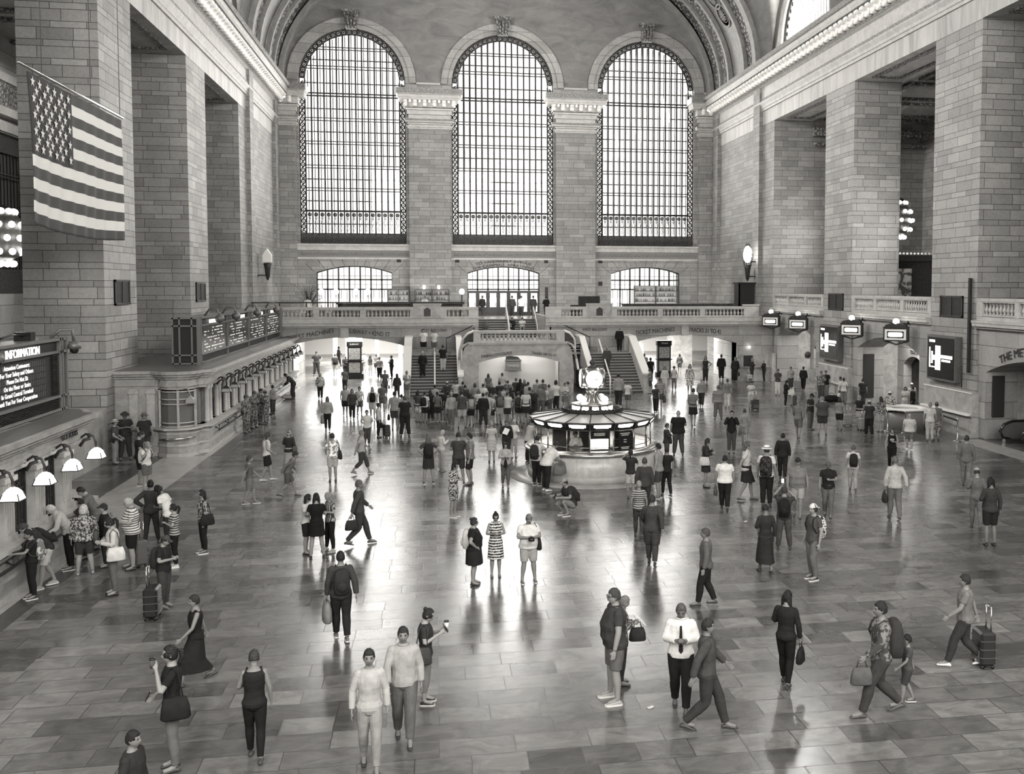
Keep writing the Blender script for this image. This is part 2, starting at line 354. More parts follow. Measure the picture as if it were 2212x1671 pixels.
# ---- entablature both sides: lintel, mouldings, frieze, cornice
def entab(X,s,name,lab):
    # s=+1: hall lies toward +x of the face (left wall); -1: right wall
    def P(p,z): return (X+s*p,z)
    def ext(poly,y0,y1,mb): mb.prism(poly,lambda u,v,w:(u,w,v),y0,y1)
    m=MB(); ext([P(-T,18.7),P(0,18.7),P(0,19.7),P(-T,19.7)],8,67.5,m); ext([P(-.02,18.7),P(.0,18.7),P(.0,19.7),P(-.02,19.7)],67.5,D,m)
    struct(m,'wall_'+name+'_lintel',LINT,'streaked marble lintel on the '+lab)
    m=MB(); ext([P(-T,19.7),P(.1,19.7),P(.1,19.85),P(.16,19.9),P(.16,20.05),P(.3,20.25),P(.3,20.33),P(.12,20.38),P(.12,20.6),P(.1,21.35),P(.3,21.45),P(.3,21.6),P(.35,22.1),P(1.05,22.15),P(1.05,22.4),P(1.25,22.75),P(1.25,22.85),P(.5,23.0),P(.5,23.35),P(-T,23.4)],8,D,m)
    struct(m,'trim_'+name+'_cornice',TRIM,'moulded cornice on the '+lab)
    m=MB(); ext([P(.1,20.38),P(.2,20.38),P(.2,20.56),P(.1,20.56)],8,D,m); ext([P(.3,21.46),P(.36,21.5),P(.36,21.6),P(.3,21.6)],8,D,m); ext([P(1.25,22.55),P(1.3,22.6),P(1.3,22.84),P(1.25,22.84)],8,D,m); ext([P(.5,23.1),P(.56,23.1),P(.56,23.3),P(.5,23.3)],8,D,m)
    struct(m,'trim_'+name+'_dentils',CARVF,'fine carved bands of the '+lab)
    m=MB(); ext([P(.3,21.62),P(.37,21.62),P(.37,22.1),P(1.0,22.1),P(1.0,22.15),P(.3,22.15)],8,D,m); struct(m,'trim_'+name+'_gap_shade',GAPSHADE,'dark bands painted as shade between the brackets on the '+lab)  # dark backing imitates the shadowed gaps between the brackets
    # consoles, up to 100 as parts of the row
    root=thing('console_row','row of white scrolled brackets under the cornice on the '+lab,'brackets',kind='structure')
    mb=MB(); mb.smooth=True
    prof=[(0,0),(.28,0),(.36,.08),(.33,.2),(.42,.3),(.62,.36),(.68,.46),(.62,.56),(0,.6)]
    mb.prism(prof,lambda u,v,w:(s*u,w,v),-.17,.17)
    for q in (-.17,.17): mb.tube([(s*.2,q-.01,.16),(s*.2,q+.01,.16)],.14,8); mb.tube([(s*.5,q-.01,.44),(s*.5,q+.01,.44)],.13,8)
    y=20.6; first=None
    while y<D-.3:
        if first is None: first=mb.build('console',WHITE,root); o=first
        else: o=first.copy(); COL.objects.link(o)
        o.location=(X+s*.33,y,21.56); y+=.71
    lb=thing('lamp_row','row of bare bulbs between the brackets on the '+lab,'lamps',kind='structure')
    mb=MB(); mb.sphere((0,0,0),.1,8); y=20.6+.355; first=None
    while y<D-.3:
        if first is None: first=mb.build('bulb',BULBS,lb); o=first
        else: o=first.copy(); COL.objects.link(o)
        o.location=(X+s*.62,y,21.98); y+=.71
GAPSHADE=carved('bracket_gap_shade',.02,.12,9)  # dark colour stands in for shade behind the brackets
BULBS=glow('cornice_bulb',1,2.2)
entab(XL,1,'left','left wall'); entab(XR,-1,'right','right wall')
# soffit coffers in the openings
def frame_box(mb,x0,x1,y0,y1,z0,z1,w):
    mb.box(x0,x1,y0,y0+w,z0,z1); mb.box(x0,x1,y1-w,y1,z0,z1); mb.box(x0,x0+w,y0+w,y1-w,z0,z1); mb.box(x1-w,x1,y0+w,y1-w,z0,z1)
k=0
for (a,b) in ((31.1,40.47),(44.58,53.91),(58.09,67.5)):
    for X0 in (XL-T,XR):
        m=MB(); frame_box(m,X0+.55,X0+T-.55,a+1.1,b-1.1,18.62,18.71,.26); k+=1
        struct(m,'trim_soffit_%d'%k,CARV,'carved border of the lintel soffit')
# ---- side aisles
def aisle(s):
    X=XR+T if s>0 else XL-T; X2=X+s*6.1; nm='right' if s>0 else 'left'
    m=MB()
    for (a,b) in ((8,18),(27.0,31.1),(67.5,68)):
        m.box(min(X,X2+s*4),max(X,X2+s*4),a,b,0,19)
    m.box(min(X2+s*2.5,X2+s*3),max(X2+s*2.5,X2+s*3),58,68,0,19)
    if s>0: m.box(X2,X2+.5,8,58,0,19)
    struct(m,'wall_%s_aisle'%nm,WALL,'back wall of the %s aisle'%nm)
    m=MB(); m.box(min(X-s*.0,X2+s*4),max(X,X2+s*4),8,68,18.9,19.4); struct(m,'ceiling_%s_aisle'%nm,TRIM,'coffered ceiling of the %s aisle'%nm)
    m=MB()
    for y in range(30,68,6): frame_box(m,min(X+s*.8,X2+s*2.2),max(X+s*.8,X2+s*2.2),y+.6,y+5.4,18.72,18.9,.35)
    m.box(min(X,X2+s*2.5),max(X,X2+s*2.5),67.2,67.5,17.6,18.2)
    if s>0: m.box(X2+2.2,X2+2.5,58,67.5,17.4,18.2); m.box(X,X2+2.5,67.0,67.5,16.9,17.1)
    struct(m,'trim_%s_coffers'%nm,CARV,'carved ribs of the %s aisle ceiling'%nm)
aisle(1); aisle(-1)
# left aisle back wall with the tall grilled window
m=MB(); X2=XL-8
frame_wall(m,lambda u,v,w:(X2-w,u,v),20,68,0,19,[(32,38.5,6.4,14.2,0),(45.2,54.6,6.4,14.2,0)],.6); struct(m,'wall_left_back',BIG,'back wall of the left aisle')
m=MB(); m.box(X2-.1,X2+.12,45,54.8,14.25,14.75); m.box(X2-.1,X2+.5,45,54.8,14.9,15.3); m.box(X2,X2+.3,45,54.8,16.6,17); struct(m,'trim_left_back',TRIM,'moulding above the grilled window')
m=MB(); m.box(X2-.1,X2+.2,45,54.8,15.3,16.6); struct(m,'trim_left_relief',CARV,'carved relief above the grilled window')
w=thing('window_4','tall grilled window of the left aisle','window',(X2,49.9,6.4),kind='structure')
m=MB()
for i in range(25): y=45.3+i*.385; m.box(X2-.3,X2-.25,y,y+.05,6.4,14.2)
for z in (8.3,8.45,10.2,10.35,12.1,12.25): m.box(X2-.32,X2-.24,45.2,54.6,z,z+.06)
part(m,'window_bars',DKMET,w)
m=MB(); m.box(X2-.32,X2-.24,45.2,54.6,6.4,7.6); m.box(X2-.32,X2-.24,45.2,54.6,13.3,14.2); part(m,'window_ornament',IRON,w)
m=MB(); m.box(X2-.5,X2-.48,45.2,54.6,6.4,14.2); part(m,'window_glass',plain('dim_glass',.1,.15),w)
# ================================================================ far wall
FW=lambda u,v,w:(u,D+w,v)
WC=[XC-12.305,XC,XC+12.305]; HWN=4.25
m=MB(); ops=[(c-HWN,c+HWN,10.27,23.52,4.25) for c in WC]+[(c-3.06,c+3.06,4.3,7.9,.55) for c in WC]
frame_wall(m,FW,XL-.1,XR+.1,4.0,23.4,ops,1.5,28); struct(m,'wall_far',WALL,'ashlar far wall with three great windows',recalc=False)
m=MB(); frame_wall(m,FW,XL-.1,XR+.1,23.4,38,[(c-HWN,c+HWN,10.27,23.52,4.25) for c in WC],1.5,28); struct(m,'wall_far_upper',veined('end_wall_plaster',.13,.22,.55,(1,1,2.2),.8),'veined plaster wall above the windows',recalc=False)
for i,c in enumerate(WC):   # archivolt rings
    m=MB(); n=30
    for (r0,r1,p) in ((4.25,4.62,.02),(4.62,5.12,.14)):
        a=[];b=[];a2=[];b2=[]
        for k in range(n+1):
            t=PI*k/n; cx,sx=math.cos(t),math.sin(t)
            a.append((c+r0*cx,D-p,23.52+r0*sx)); b.append((c+r1*cx,D-p,23.52+r1*sx)); b2.append((c+r1*cx,D,23.52+r1*sx)); a2.append((c+r0*cx,D,23.52+r0*sx))
        m.strip(a,b); m.strip(b,b2); m.strip(a2,a)
    struct(m,'trim_archivolt_%d'%(i+1),BIG,'ring of stone blocks round the window arch',recalc=False)
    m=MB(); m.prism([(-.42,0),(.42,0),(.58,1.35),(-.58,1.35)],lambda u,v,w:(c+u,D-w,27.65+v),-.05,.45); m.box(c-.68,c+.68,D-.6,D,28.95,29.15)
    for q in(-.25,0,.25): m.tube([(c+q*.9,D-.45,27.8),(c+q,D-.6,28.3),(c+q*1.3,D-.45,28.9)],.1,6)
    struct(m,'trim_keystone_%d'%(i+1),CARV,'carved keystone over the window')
# pilasters with capitals
PIL=[(-2.1,1.32),(10.12,13.48),(XL,-11.1),(22.62,XR)]
for i,(a,b) in enumerate(PIL):
    m=MB(); m.box(a,b,D-.45,D,4.3,20); struct(m,'pillar_far_%d'%(i+1),WALL,'pilaster between the great windows')
    m=MB(); o=.0
    for z0,z1,p in ((19.72,19.85,.1),(19.85,19.98,.18),(20.1,20.25,.1),(20.25,20.35,.26),(20.35,20.55,.3),(20.9,21.25,.12),(21.25,21.4,.25),(21.45,22.0,.3),(22.0,22.15,.8),(22.15,22.4,.85),(22.4,22.9,.98)):
        e=p if i<2 else 0
        x0=a-p if i in(0,1,3) else a; x1=b+p if i in(0,1,2) else b
        m.box(x0,x1,D-.45-p,D+.3,z0,z1)
    m.box(a,b,D-.45,D,19.98,22)
    struct(m,'trim_capital_%d'%(i+1),TRIM,'moulded capital of the pilaster')
    m=MB(); x0=a-.34 if i!=2 else a; x1=b+.34 if i!=3 else b
    m.box(x0,x1,D-.82,D-.7,20.4,20.52); m.box(a-.9 if i!=2 else a,b+.9 if i!=3 else b,D-1.47,D-1.42,22.45,22.88); struct(m,'trim_capital_band_%d'%(i+1),CARVF,'carved band of the capital')
    root=thing('console_row','white scrolled brackets of the pilaster capital','brackets',kind='structure'); mb=MB(); mb.smooth=True
    mb.prism([(0,0),(.28,0),(.36,.08),(.33,.2),(.42,.3),(.5,.36),(.5,.5),(0,.52)],lambda u,v,w:(w,-u,v),-.16,.16)
    n=6 if i<2 else 2; first=None
    for k in range(n):
        x=(a-.25+(b-a+.5)*k/(n-1)) if i<2 else ((a+.4+k*.75) if i==2 else (b-.4-k*.75))
        if first is None: first=mb.build('console',WHITE,root); o=first
        else: o=first.copy(); COL.objects.link(o)
        o.location=(x,D-.72,21.48)
    lb=thing('lamp_row','bare bulbs of the pilaster capital','lamps',kind='structure'); mb=MB(); mb.sphere((0,0,0),.09,8); first=None
    for k in range(n-1):
        x=(a-.25+(b-a+.5)*(k+.5)/(n-1)) if i<2 else ((a+.78) if i==2 else (b-.78))
        if first is None: first=mb.build('bulb',BULBS,lb); o=first
        else: o=first.copy(); COL.objects.link(o)
        o.location=(x,D-1.0,21.9)
# string course between arches, frieze and sill
m=MB()
for (a,b) in ((-12.6,-11.75),(-1.45,.5),(10.85,12.85),(23.1,24)):
    m.box(a,b,D-.12,D,23.42,23.58)
struct(m,'trim_string',TRIM,'string course between the arches')
for i,c in enumerate(WC):
    a=[-11.1,1.32,13.48][i]; b=[-2.1,10.12,22.62][i]
    m=MB(); m.box(a,b,D-.1,D,9.0,9.15); m.box(a,b,D-.16,D,9.72,10.1); m.box(a,b,D-.3,D+.3,10.1,10.24); struct(m,'trim_sill_%d'%(i+1),TRIM,'stone sill under the great window')
    m=MB(); n=26
    for k in range(n):
        x=a+.2+(b-a-.4)*(k+.5)/n; M=Matrix.Rotation(PI/2,3,'X'); m.torus((x,D-.07,9.42),.11,.028,M,10,4); m.tube([(x+.05,D-.07,9.32),(x+.16,D-.07,9.3),(x+.26,D-.07,9.45)],.024,5)
    m.box(a,b,D-.04,D,9.15,9.7)
    struct(m,'trim_frieze_%d'%(i+1),plain('frieze_stone',.2,.6),'running scroll frieze under the window')
    # ---- window
    w=thing('window_%d'%(i+1),'great arched window','window',(c,D,10.27),kind='structure'); y0=D+.35
    def arcz(x): 
        t=abs(x-c); return 23.52+math.sqrt(max(0,3.78**2-t*t)) if t<3.78 else 23.52
    m=MB(); npn=15; wd=7.56
    for k in range(npn+1):
        x=c-3.78+wd*k/npn; zt=arcz(x)+.05
        m.box(x-.06,x+.06,y0-.06,y0+.1,11.0,zt)
    for k in range(npn):
        x=c-3.78+wd*(k+.5)/npn
    for z,th in ((12.98,.06),(14.6,.045),(14.82,.045),(16.45,.045),(16.67,.045),(18.4,.045),(18.62,.045),(20.3,.045),(20.52,.045),(22.3,.07),(22.52,.07),(24.5,.045),(24.72,.045),(26.05,.045),(26.25,.045)):
        hw=3.78 if z<23.52 else math.sqrt(max(0,3.78**2-(z-23.52)**2)); m.box(c-hw,c+hw,y0-.05,y0+.1,z-th*.8,z+th*.8)
    part(m,'window_bars',DKMET,w)
    m=MB()   # outer sash, seen through the inner one
    for k in range(npn+1):
        x=c-3.78+wd*k/npn+.1; m.box(x-.035,x+.035,y0+1.0,y0+1.04,11,arcz(x)+.2)
    for z in (11.9,13.8,15.6,17.6,19.5,21.4,23.5,25.4): m.box(c-4.2,c+4.2,y0+1.0,y0+1.05,z,z+.1)
    part(m,'outer_bars',plain('sash_grey',.12,.6),w)
    m=MB(); pts=[(c-3.95,11.2),(c-3.95,23.52)]+[(c+4.0*math.cos(PI-PI*k/24),23.52+4.0*math.sin(PI*k/24)) for k in range(25)]+[(c+3.95,11.2)]
    # border: rails and scroll rings
    def rail(off,r):
        P=[(c-HWN+off,y0,10.3),(c-HWN+off,y0,23.52)]+[(c-(HWN-off)*math.cos(PI*k/28),y0,23.52+(HWN-off)*math.sin(PI*k/28)) for k in range(29)]+[(c+HWN-off,y0,10.3)]
        m.tube(P,r,5,flat=1)
    rail(.03,.05); rail(.45,.05)
    Ry=Matrix.Rotation(PI/2,3,'X'); zz=11.2
    while zz<23.4:
        for sx in(-1,1):
            xx=c+sx*(HWN-.24); m.torus((xx,y0,zz),.15,.05,Ry,9,4); m.sphere((xx,y0,zz),.07,6); m.cbox((xx,y0,zz+.24),.26,.05,.1,M=Matrix.Rotation(.6*sx,3,'Y'))
        zz+=.46
    for k in range(1,29):
        t=PI*k/29; xx=c+(HWN-.24)*math.cos(t); z=23.52+(HWN-.24)*math.sin(t); m.torus((xx,y0,z),.16,.06,Ry,9,4); m.sphere((xx,y0,z),.09,6)
        t+=PI/58; m.cbox((c+(HWN-.24)*math.cos(t),y0,23.52+(HWN-.24)*math.sin(t)),.1,.05,.34,M=Matrix.Rotation(PI/2-t,3,'Y'))
    part(m,'window_border',plain('iron_scroll',.03,.5,.3,nz=.3,nscale=3),w)
    m=MB()
    for k in range(npn):
        x=c-3.78+wd*(k+.5)/npn; m.torus((x,y0,12.65),.13,.045,Ry,9,4); m.sphere((x,y0,12.65),.08,6); m.torus((x,y0,12.36),.07,.03,Ry,7,4)
        for q in(-1,1): m.tube([(x+q*.03,y0,12.3),(x+q*.1,y0,12.0),(x+q*.02,y0,11.75),(x+q*.08,y0,11.5),(x,y0,11.3)],.018,4)
    m.box(c-4.2,c+4.2,y0-.05,y0+.08,12.88,12.96)
    part(m,'window_scrollwork',DKMET,w)
    m=MB(); m.box(c-4.2,c+4.2,y0-.05,y0+.1,10.27,11.15); part(m,'window_panel',IRON,w)
    m=MB()
    for k in range(npn+1):
        x=c-3.78+wd*k/npn; m.box(x-.02,x+.02,y0-.09,y0-.05,10.3,11.15)
    part(m,'panel_bars',BRONZE,w)
    P=[(c-HWN+.0,11.1)]+[(c-HWN*math.cos(PI*k/20),23.52+HWN*math.sin(PI*k/20)) for k in range(21)]+[(c+HWN,11.1)]
    m=MB(); m.add([(x,y0+.05,z) for x,z in P],[tuple(range(len(P)))]); part(m,'window_glass',GLASS,w,recalc=False)
m=MB(); m.box(-30,48,-8.3,-8,0,38); struct(m,'wall_east',WALL,'east wall behind the viewer')
# ---- lower windows on the balcony: shelves and doors
def low_window(i,c,label,door):
    w=thing('window_%d'%(i+5),label,'window',(c,D,4.3),kind='structure'); y=D+.45; m=MB(); hw=3.06
    R_=(hw*hw+.55*.55)/(1.1)
    def tp(x): return 7.9+.55-(R_-math.sqrt(R_*R_-(x-c)**2))
    for k in range(8):
        x=c-hw+2*hw*k/7; m.box(x-.06,x+.06,y-.08,y+.1,4.3,tp(max(c-hw+.01,min(c+hw-.01,x))))
    for z in (6.45,7.25): m.box(c-hw,c+hw,y-.08,y+.1,z,z+.12)
    m.tube([(c-hw+2*hw*k/16,y,tp(c-hw+2*hw*k/16)-.03) for k in range(17)],.07,5)
    for k in range(7):
        x=c-hw+2*hw*(k+.5)/7; m.box(x-.02,x+.02,y-.03,y+.03,6.5,tp(x))
    for z in (7.62,6.9): m.box(c-hw,c+hw,y-.03,y+.03,z,z+.035)
    if not door:
        m.box(c-hw,c+hw,y-.06,y+.06,4.3,5.0)
        for k in range(14): x=c-hw+2*hw*(k+.5)/14; m.box(x-.02,x+.02,y-.03,y+.03,5,6.45)
    part(m,'window_frame',BRONZE,w)
    m=MB(); P=[(c-hw,4.3)]+[(c-hw+2*hw*k/12,tp(c-hw+2*hw*k/12)) for k in range(13)]+[(c+hw,4.3)]; m.add([(x,y+.02,z) for x,z in P],[tuple(range(len(P)))]); part(m,'window_glass',GLASS,w,recalc=False)
    return w
low_window(0,WC[0],'arched window behind the left balcony bar',0); low_window(1,WC[1],'arched window over the avenue doors',1); low_window(2,WC[2],'arched window behind the right balcony bar',0)
for k in range(7):
    x=WC[1]-3.06+6.12*(k+.5)/7; dr=thing('door_%d'%(k+1),'glazed bronze door to the avenue','door',(x,D+.45,4.3),kind='structure')
    m=MB(); frame_box_=[(x-.38,x-.28),(x+.28,x+.38)]
    for a,b in frame_box_: m.box(a,b,D+.42,D+.48,4.3,6.4)
    m.box(x-.28,x+.28,D+.42,D+.48,4.3,5.0 if k<4 else 4.6); m.box(x-.28,x+.28,D+.42,D+.48,6.2,6.4); part(m,'door_frame',BRONZE,dr)
    m=MB(); m.box(x-.28,x+.28,D+.44,D+.46,4.6,6.2); part(m,'door_glass',GLASS,dr)
    m=MB(); m.tube([(x+.2,D+.36,5.1),(x+.2,D+.36,5.6)],.02,6); part(m,'door_handle',CHROME,dr)
# small vents and wall boxes on the far wall
for i,(x,z) in enumerate(((-3.0,8.95),(1.8,8.95),(9.3,8.95),(14.0,8.95),(14.0,7.0))):
    m=MB(); m.box(x-.17,x+.17,D-.06,D,z-.18,z+.18); tag(m.build('loudspeaker',WOODD,bevel=.01),['small dark speaker grille between the left bar window and its pilaster','small dark speaker grille left of the avenue lettering','small dark speaker grille right of the avenue lettering','upper dark speaker grille left of the right bar window','lower dark speaker grille left of the right bar window'][i],'speaker')
# voussoir relief over the lower arches
for i,c in enumerate(WC):
    m=MB()
    for k in range(9):
        a=-.52+1.04*k/8; x0=c+math.sin(a)*6.4; x1=c+math.sin(a)*8.3; z0=8.62-(abs(a)**2)*2.6; m.cbox(((x0+x1)/2,D-.012,z0+.0+.03),.01,.02,.01)
    n=9; P0=[];P1=[]
    for k in range(n):
        t=-1+2*k/(n-1)
        xa=c+t*3.15; za=8.5-.58*t*t; xb=c+t*3.9; zb=8.97 if abs(t)<.95 else 8.6
        m.tube([(xa,D-.004,za),(xb,D-.004,zb)],.014,4)
    struct(m,'trim_joints_%d'%(i+1),plain('joint_dark',.06,.8),'joints of the flat arch over the window')
def inscription(label,s,size,fn,bend=0,mat=INK,cat='lettering',**k):
    m=MB(); text_on(m,s,size,fn,bend,**k); return tag(m.build('inscription',mat,recalc=False),label,cat)
inscription('black lettering TO VANDERBILT AVENUE over the balcony doors','TO VANDERBILT AVENUE',.3,lambda x,y,z:(WC[1]+x,D-.02-z,8.8+y),10,fit=4.7)
inscription('black lettering THE CAMPBELL APARTMENT over the balcony doors','THE CAMPBELL APARTMENT',.3,lambda x,y,z:(WC[1]+x,D-.02-z,8.49+y),9,fit=5.3)
# outside: pale facade across the avenue and a street level
m=MB(); m.box(-40,60,D+28,D+30,-5,60)
FAC=glow('overcast_daylight_facade',1,.0)
# ================================================================ ceiling vault with lunettes
BC=[8.95,22.4,35.85,49.3,62.8]
def zc(x,y):
    t=max(-1,min(1,(x-XC)/18.3)); zb=23.35+12.6*math.sqrt(max(0,1-t*t)); zl=23.35
    if y<70.9:
        for c in BC:
            d=abs(y-c)
            if d<5.2: zl=max(zl,23.35+math.sqrt(5.2**2-d*d)*1.02)
    return max(zb,zl)
xs=[XC+18.3*math.sin(PI/2*t/26) for t in range(-26,27)]; ysn=[-6+ .6*i for i in range(int(77/.6)+1)]+[71.0]
m=MB(); vs=[(x,y,zc(x,y)) for y in ysn for x in xs]; n=len(xs); m.smooth=True
m.add(vs,[(j*n+i,j*n+i+1,(j+1)*n+i+1,(j+1)*n+i) for j in range(len(ysn)-1) for i in range(n-1)]); struct(m,'ceiling',CEIL,'painted barrel vault of the hall',recalc=False)
def ellarc(a,h,c,n=48,t0=0.0): return [(XC+a*math.cos(PI*k/n),c+h*math.sin(PI*k/n)) for k in range(n+1)]
def vband(y0,y1,a,h,c,mt,name,label,face=True,a2=None):
    m=MB(); m.smooth=True; A=ellarc(a,h,c); m.strip([(x,y0,z) for x,z in A],[(x,y1,z) for x,z in A])
    m.smooth=False
    if face:
        B=ellarc(a+.35,h+.35,c)
        m.strip([(x,y0,z) for x,z in A],[(x,y0,z) for x,z in B]); m.strip([(x,y1,z) for x,z in A],[(x,y1,z) for x,z in B])
    return struct(m,name,mt,label,recalc=False)
vband(71,D,18.3,12.6,23.35,VGRY,'ceiling_end_vault','plain ground of the decorated end vault',False)
vband(70.8,71.6,17.95,12.25,23.35,VGRY,'trim_rib_1','plain outer rib of the end vault')
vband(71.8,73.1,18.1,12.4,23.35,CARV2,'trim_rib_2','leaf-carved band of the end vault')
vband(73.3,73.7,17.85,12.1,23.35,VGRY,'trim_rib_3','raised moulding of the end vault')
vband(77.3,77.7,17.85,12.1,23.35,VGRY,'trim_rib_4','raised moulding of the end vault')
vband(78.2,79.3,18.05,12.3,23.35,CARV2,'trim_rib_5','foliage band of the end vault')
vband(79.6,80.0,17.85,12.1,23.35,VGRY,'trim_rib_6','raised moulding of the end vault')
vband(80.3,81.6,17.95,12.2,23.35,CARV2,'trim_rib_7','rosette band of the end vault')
vband(81.8,D-.0,17.6,11.9,23.2,VGRY,'trim_rib_8','plain inner rib of the end vault')
# medallions between the bands
mb=MB(); mb.smooth=True; mb.torus((0,0,0),.95,.11,None,20,5); mb.torus((0,0,0),.62,.05,None,16,4)
for k in range(12): a=PI*k/6; mb.tube([(.15*math.cos(a),.15*math.sin(a),.1),(.5*math.cos(a),.5*math.sin(a),.05)],[.05,.08],5)
mb.sphere((0,0,.05),.16,8); me_=None
md=plain('medallion_dark',.05,.7)
for k in range(4,25,1):
    t=PI*(k-.5)/28+.0
    if not(.12<t<PI-.12): continue
    x=XC+18.2*math.cos(t); z=23.35+12.5*math.sin(t); nrm=Vector((-math.cos(t)/18.3,0,-math.sin(t)/12.6)).normalized()
    R=Vector((0,1,0)).cross(nrm).to_track_quat('X','Y'); X_=Vector((0,1,0)); Y_=nrm.cross(X_); M=Matrix((X_,Y_,nrm)).transposed().to_4x4(); M.translation=Vector((x,75.5,z))
    if me_ is None:
        o=mb.build('medallion',VGRY); me_=o.data; d_=MB(); d_.lathe([(0.0001,0.02),(.9,.02)],n=20); dd=d_.build('medallion_ground',md); dm=dd.data; dd.parent=o
    else:
        o=bpy.data.objects.new('medallion',me_); COL.objects.link(o); dd=bpy.data.objects.new('medallion_ground',dm); COL.objects.link(dd); dd.parent=o
    o.matrix_world=M; tag(o,'carved round medallion of the end vault',None,'medallions of the end vault','structure')
# clerestory lunette windows on both sides
for s,X in ((-1,XR),(1,XL)):
    m=MB(); frame_wall(m,lambda u,v,w:(X-s*(.3+w),u,v),-6,71,23.3,29.5,[(c-4.35,c+4.35,23.45,23.5,4.5) for c in BC],.5,20); struct(m,'wall_%s_clerestory'%('right' if s<0 else 'left'),TRIM,'wall of the clerestory',recalc=False)
    for j,c in enumerate(BC[3:]):
        w=thing('window_%d'%(10+j+(0 if s<0 else 5)),'arched clerestory window','window',(X-s*.5,c,23.5),kind='structure'); m=MB()
        for k in range(-9,10):
            yy=c+k*.45; hh=math.sqrt(max(.05,4.2**2-(k*.45)**2)); m.box(X-s*.6-.03,X-s*.6+.03,yy-.03,yy+.03,23.5,23.5+hh)
        m.tube([(X-s*.6,c+4.3*math.cos(PI*k/20),23.5+4.4*math.sin(PI*k/20)) for k in range(21)],.16,6)
        for k in range(1,24): t=PI*k/24; m.sphere((X-s*.55,c+3.95*math.cos(t),23.5+4.0*math.sin(t)),.17,6,.4,1,1)
        part(m,'window_bars',DKMET,w)
# ================================================================ west balcony
F=67.5; BZ=4.3
m=MB(); m.box(XL,2.85,F,D,4.02,BZ); m.box(7.5,XR,F,D,4.02,BZ); m.box(2.85,7.5,75,D,4.02,BZ); struct(m,'floor_west_balcony',BORD,'west balcony slab')
m=MB(); BF=lambda u,v,w:(u,F+w,v)
frame_wall(m,BF,XL,2.6,0,4.1,[(-10.0,-2.05,0,2.72,.62)],1.3,24); frame_wall(m,BF,7.9,XR,0,4.1,[(13.4,21.35,0,2.72,.62)],1.3,24)
struct(m,'wall_balcony_front',BIG,'balcony front wall with two low arches',recalc=False)
m=MB()
for x0,x1 in ((XL,2.87),(7.49,XR)):
    m.box(x0,x1,F-.12,F+.2,3.98,4.1); m.box(x0,x1,F-.3,F+.2,4.1,4.3); m.box(x0,x1,F-.36,F+.2,4.3,4.42); m.box(x0,x1,F-.12,F+.2,4.42,4.68)
for x in (-6.35,-6.0,17.2,17.55): m.box(x,x+.22,F-.05,F,3.3,4.0)
struct(m,'trim_balcony_cornice',TRIM,'cornice of the west balcony')
m=MB(); m.box(-6.3,-5.85,F-.14,F+.1,3.34,4.0); m.box(17.2,17.65,F-.14,F+.1,3.34,4.0); struct(m,'trim_balcony_keystone',TRIM,'keystones of the low arches')
def baluster_mb(h,r):
    m=MB(); p=[(.8,0),(.8,.08),(.5,.1),(.55,.16),(.95,.3),(1,.38),(.8,.5),(.42,.68),(.36,.8),(.55,.86),(.5,.9),(.8,.92),(.8,1)]
    m.lathe([(a*r,b*h) for a,b in p],n=10); return m
BME={}
def balustrade(label,fn,L0,L1,z0,h,solids,pitch=.27,gp=None,th=.3):
    """fn(u,w)->(x,y) along the line; solids = list of (u0,u1,extra height)"""
    x,y=fn(L0,0); t=thing('balustrade',label,'balustrade',(x,y,z0),group=gp)
    def bx(m,u0,u1,w0,w1,za,zb):
        P=[fn(u0,w0),fn(u1,w0),fn(u1,w1),fn(u0,w1)]; m.add([(p[0],p[1],za) for p in P]+[(p[0],p[1],zb) for p in P],[(3,2,1,0),(4,5,6,7),(0,1,5,4),(1,2,6,5),(2,3,7,6),(3,0,4,7)])
    m=MB(); bx(m,L0,L1,-th/2-.03,th/2+.03,z0+h-.14,z0+h); bx(m,L0,L1,-th/2,th/2,z0+h-.2,z0+h-.14); part(m,'hand_rail',TRIM,t)
    m=MB(); bx(m,L0,L1,-th/2,th/2,z0,z0+.1); part(m,'base_rail',TRIM,t)
    for a,b,e in solids:
        m=MB(); bx(m,a,b,-th/2-.02,th/2+.02,z0-.01,z0+h-.15+e)
        if e: bx(m,a-.04,b+.04,-th/2-.06,th/2+.06,z0+h-.06+e,z0+h+.04+e)
        part(m,'pedestal',TRIM,t)
    hb=h-.3; key=round(hb,3)
    if key not in BME:
        BME[key]=None
    edges=sorted(solids); cur=L0; spans=[]
    for a,b,e in edges:
        if a>cur+.1: spans.append((cur,a))
        cur=max(cur,b)
    if L1>cur+.1: spans.append((cur,L1))
    for a,b in spans:
        n=max(1,round((b-a)/pitch)); 
        for k in range(n):
            u=a+(b-a)*(k+.5)/n; px,py=fn(u,0)
            if BME[key] is None: o=baluster_mb(hb,.095).build('baluster',TRIM,t); BME[key]=o.data
            else: o=bpy.data.objects.new('baluster',BME[key]); COL.objects.link(o); o.parent=t
            o.location=(px-x,py-y,.1)
    return t
fx=lambda u,w:(u,F+w)
bL=balustrade('stone balustrade of the far balcony, left run between ticket board and stairs',fx,XL,2.87,4.62,.75,[(XL,-10.1,0),(-8.03,-7.67,0),(-5.02,-4.63,0),(-1.72,.73,.0),(2.2,2.87,0)])
bR=balustrade('stone balustrade of the far balcony, right run from stairs to corner',fx,7.49,22.9,4.62,.75,[(7.49,8.59,0),(10.09,12.53,0),(15.46,15.83,0),(18.54,18.91,0),(21.8,22.9,.1)])
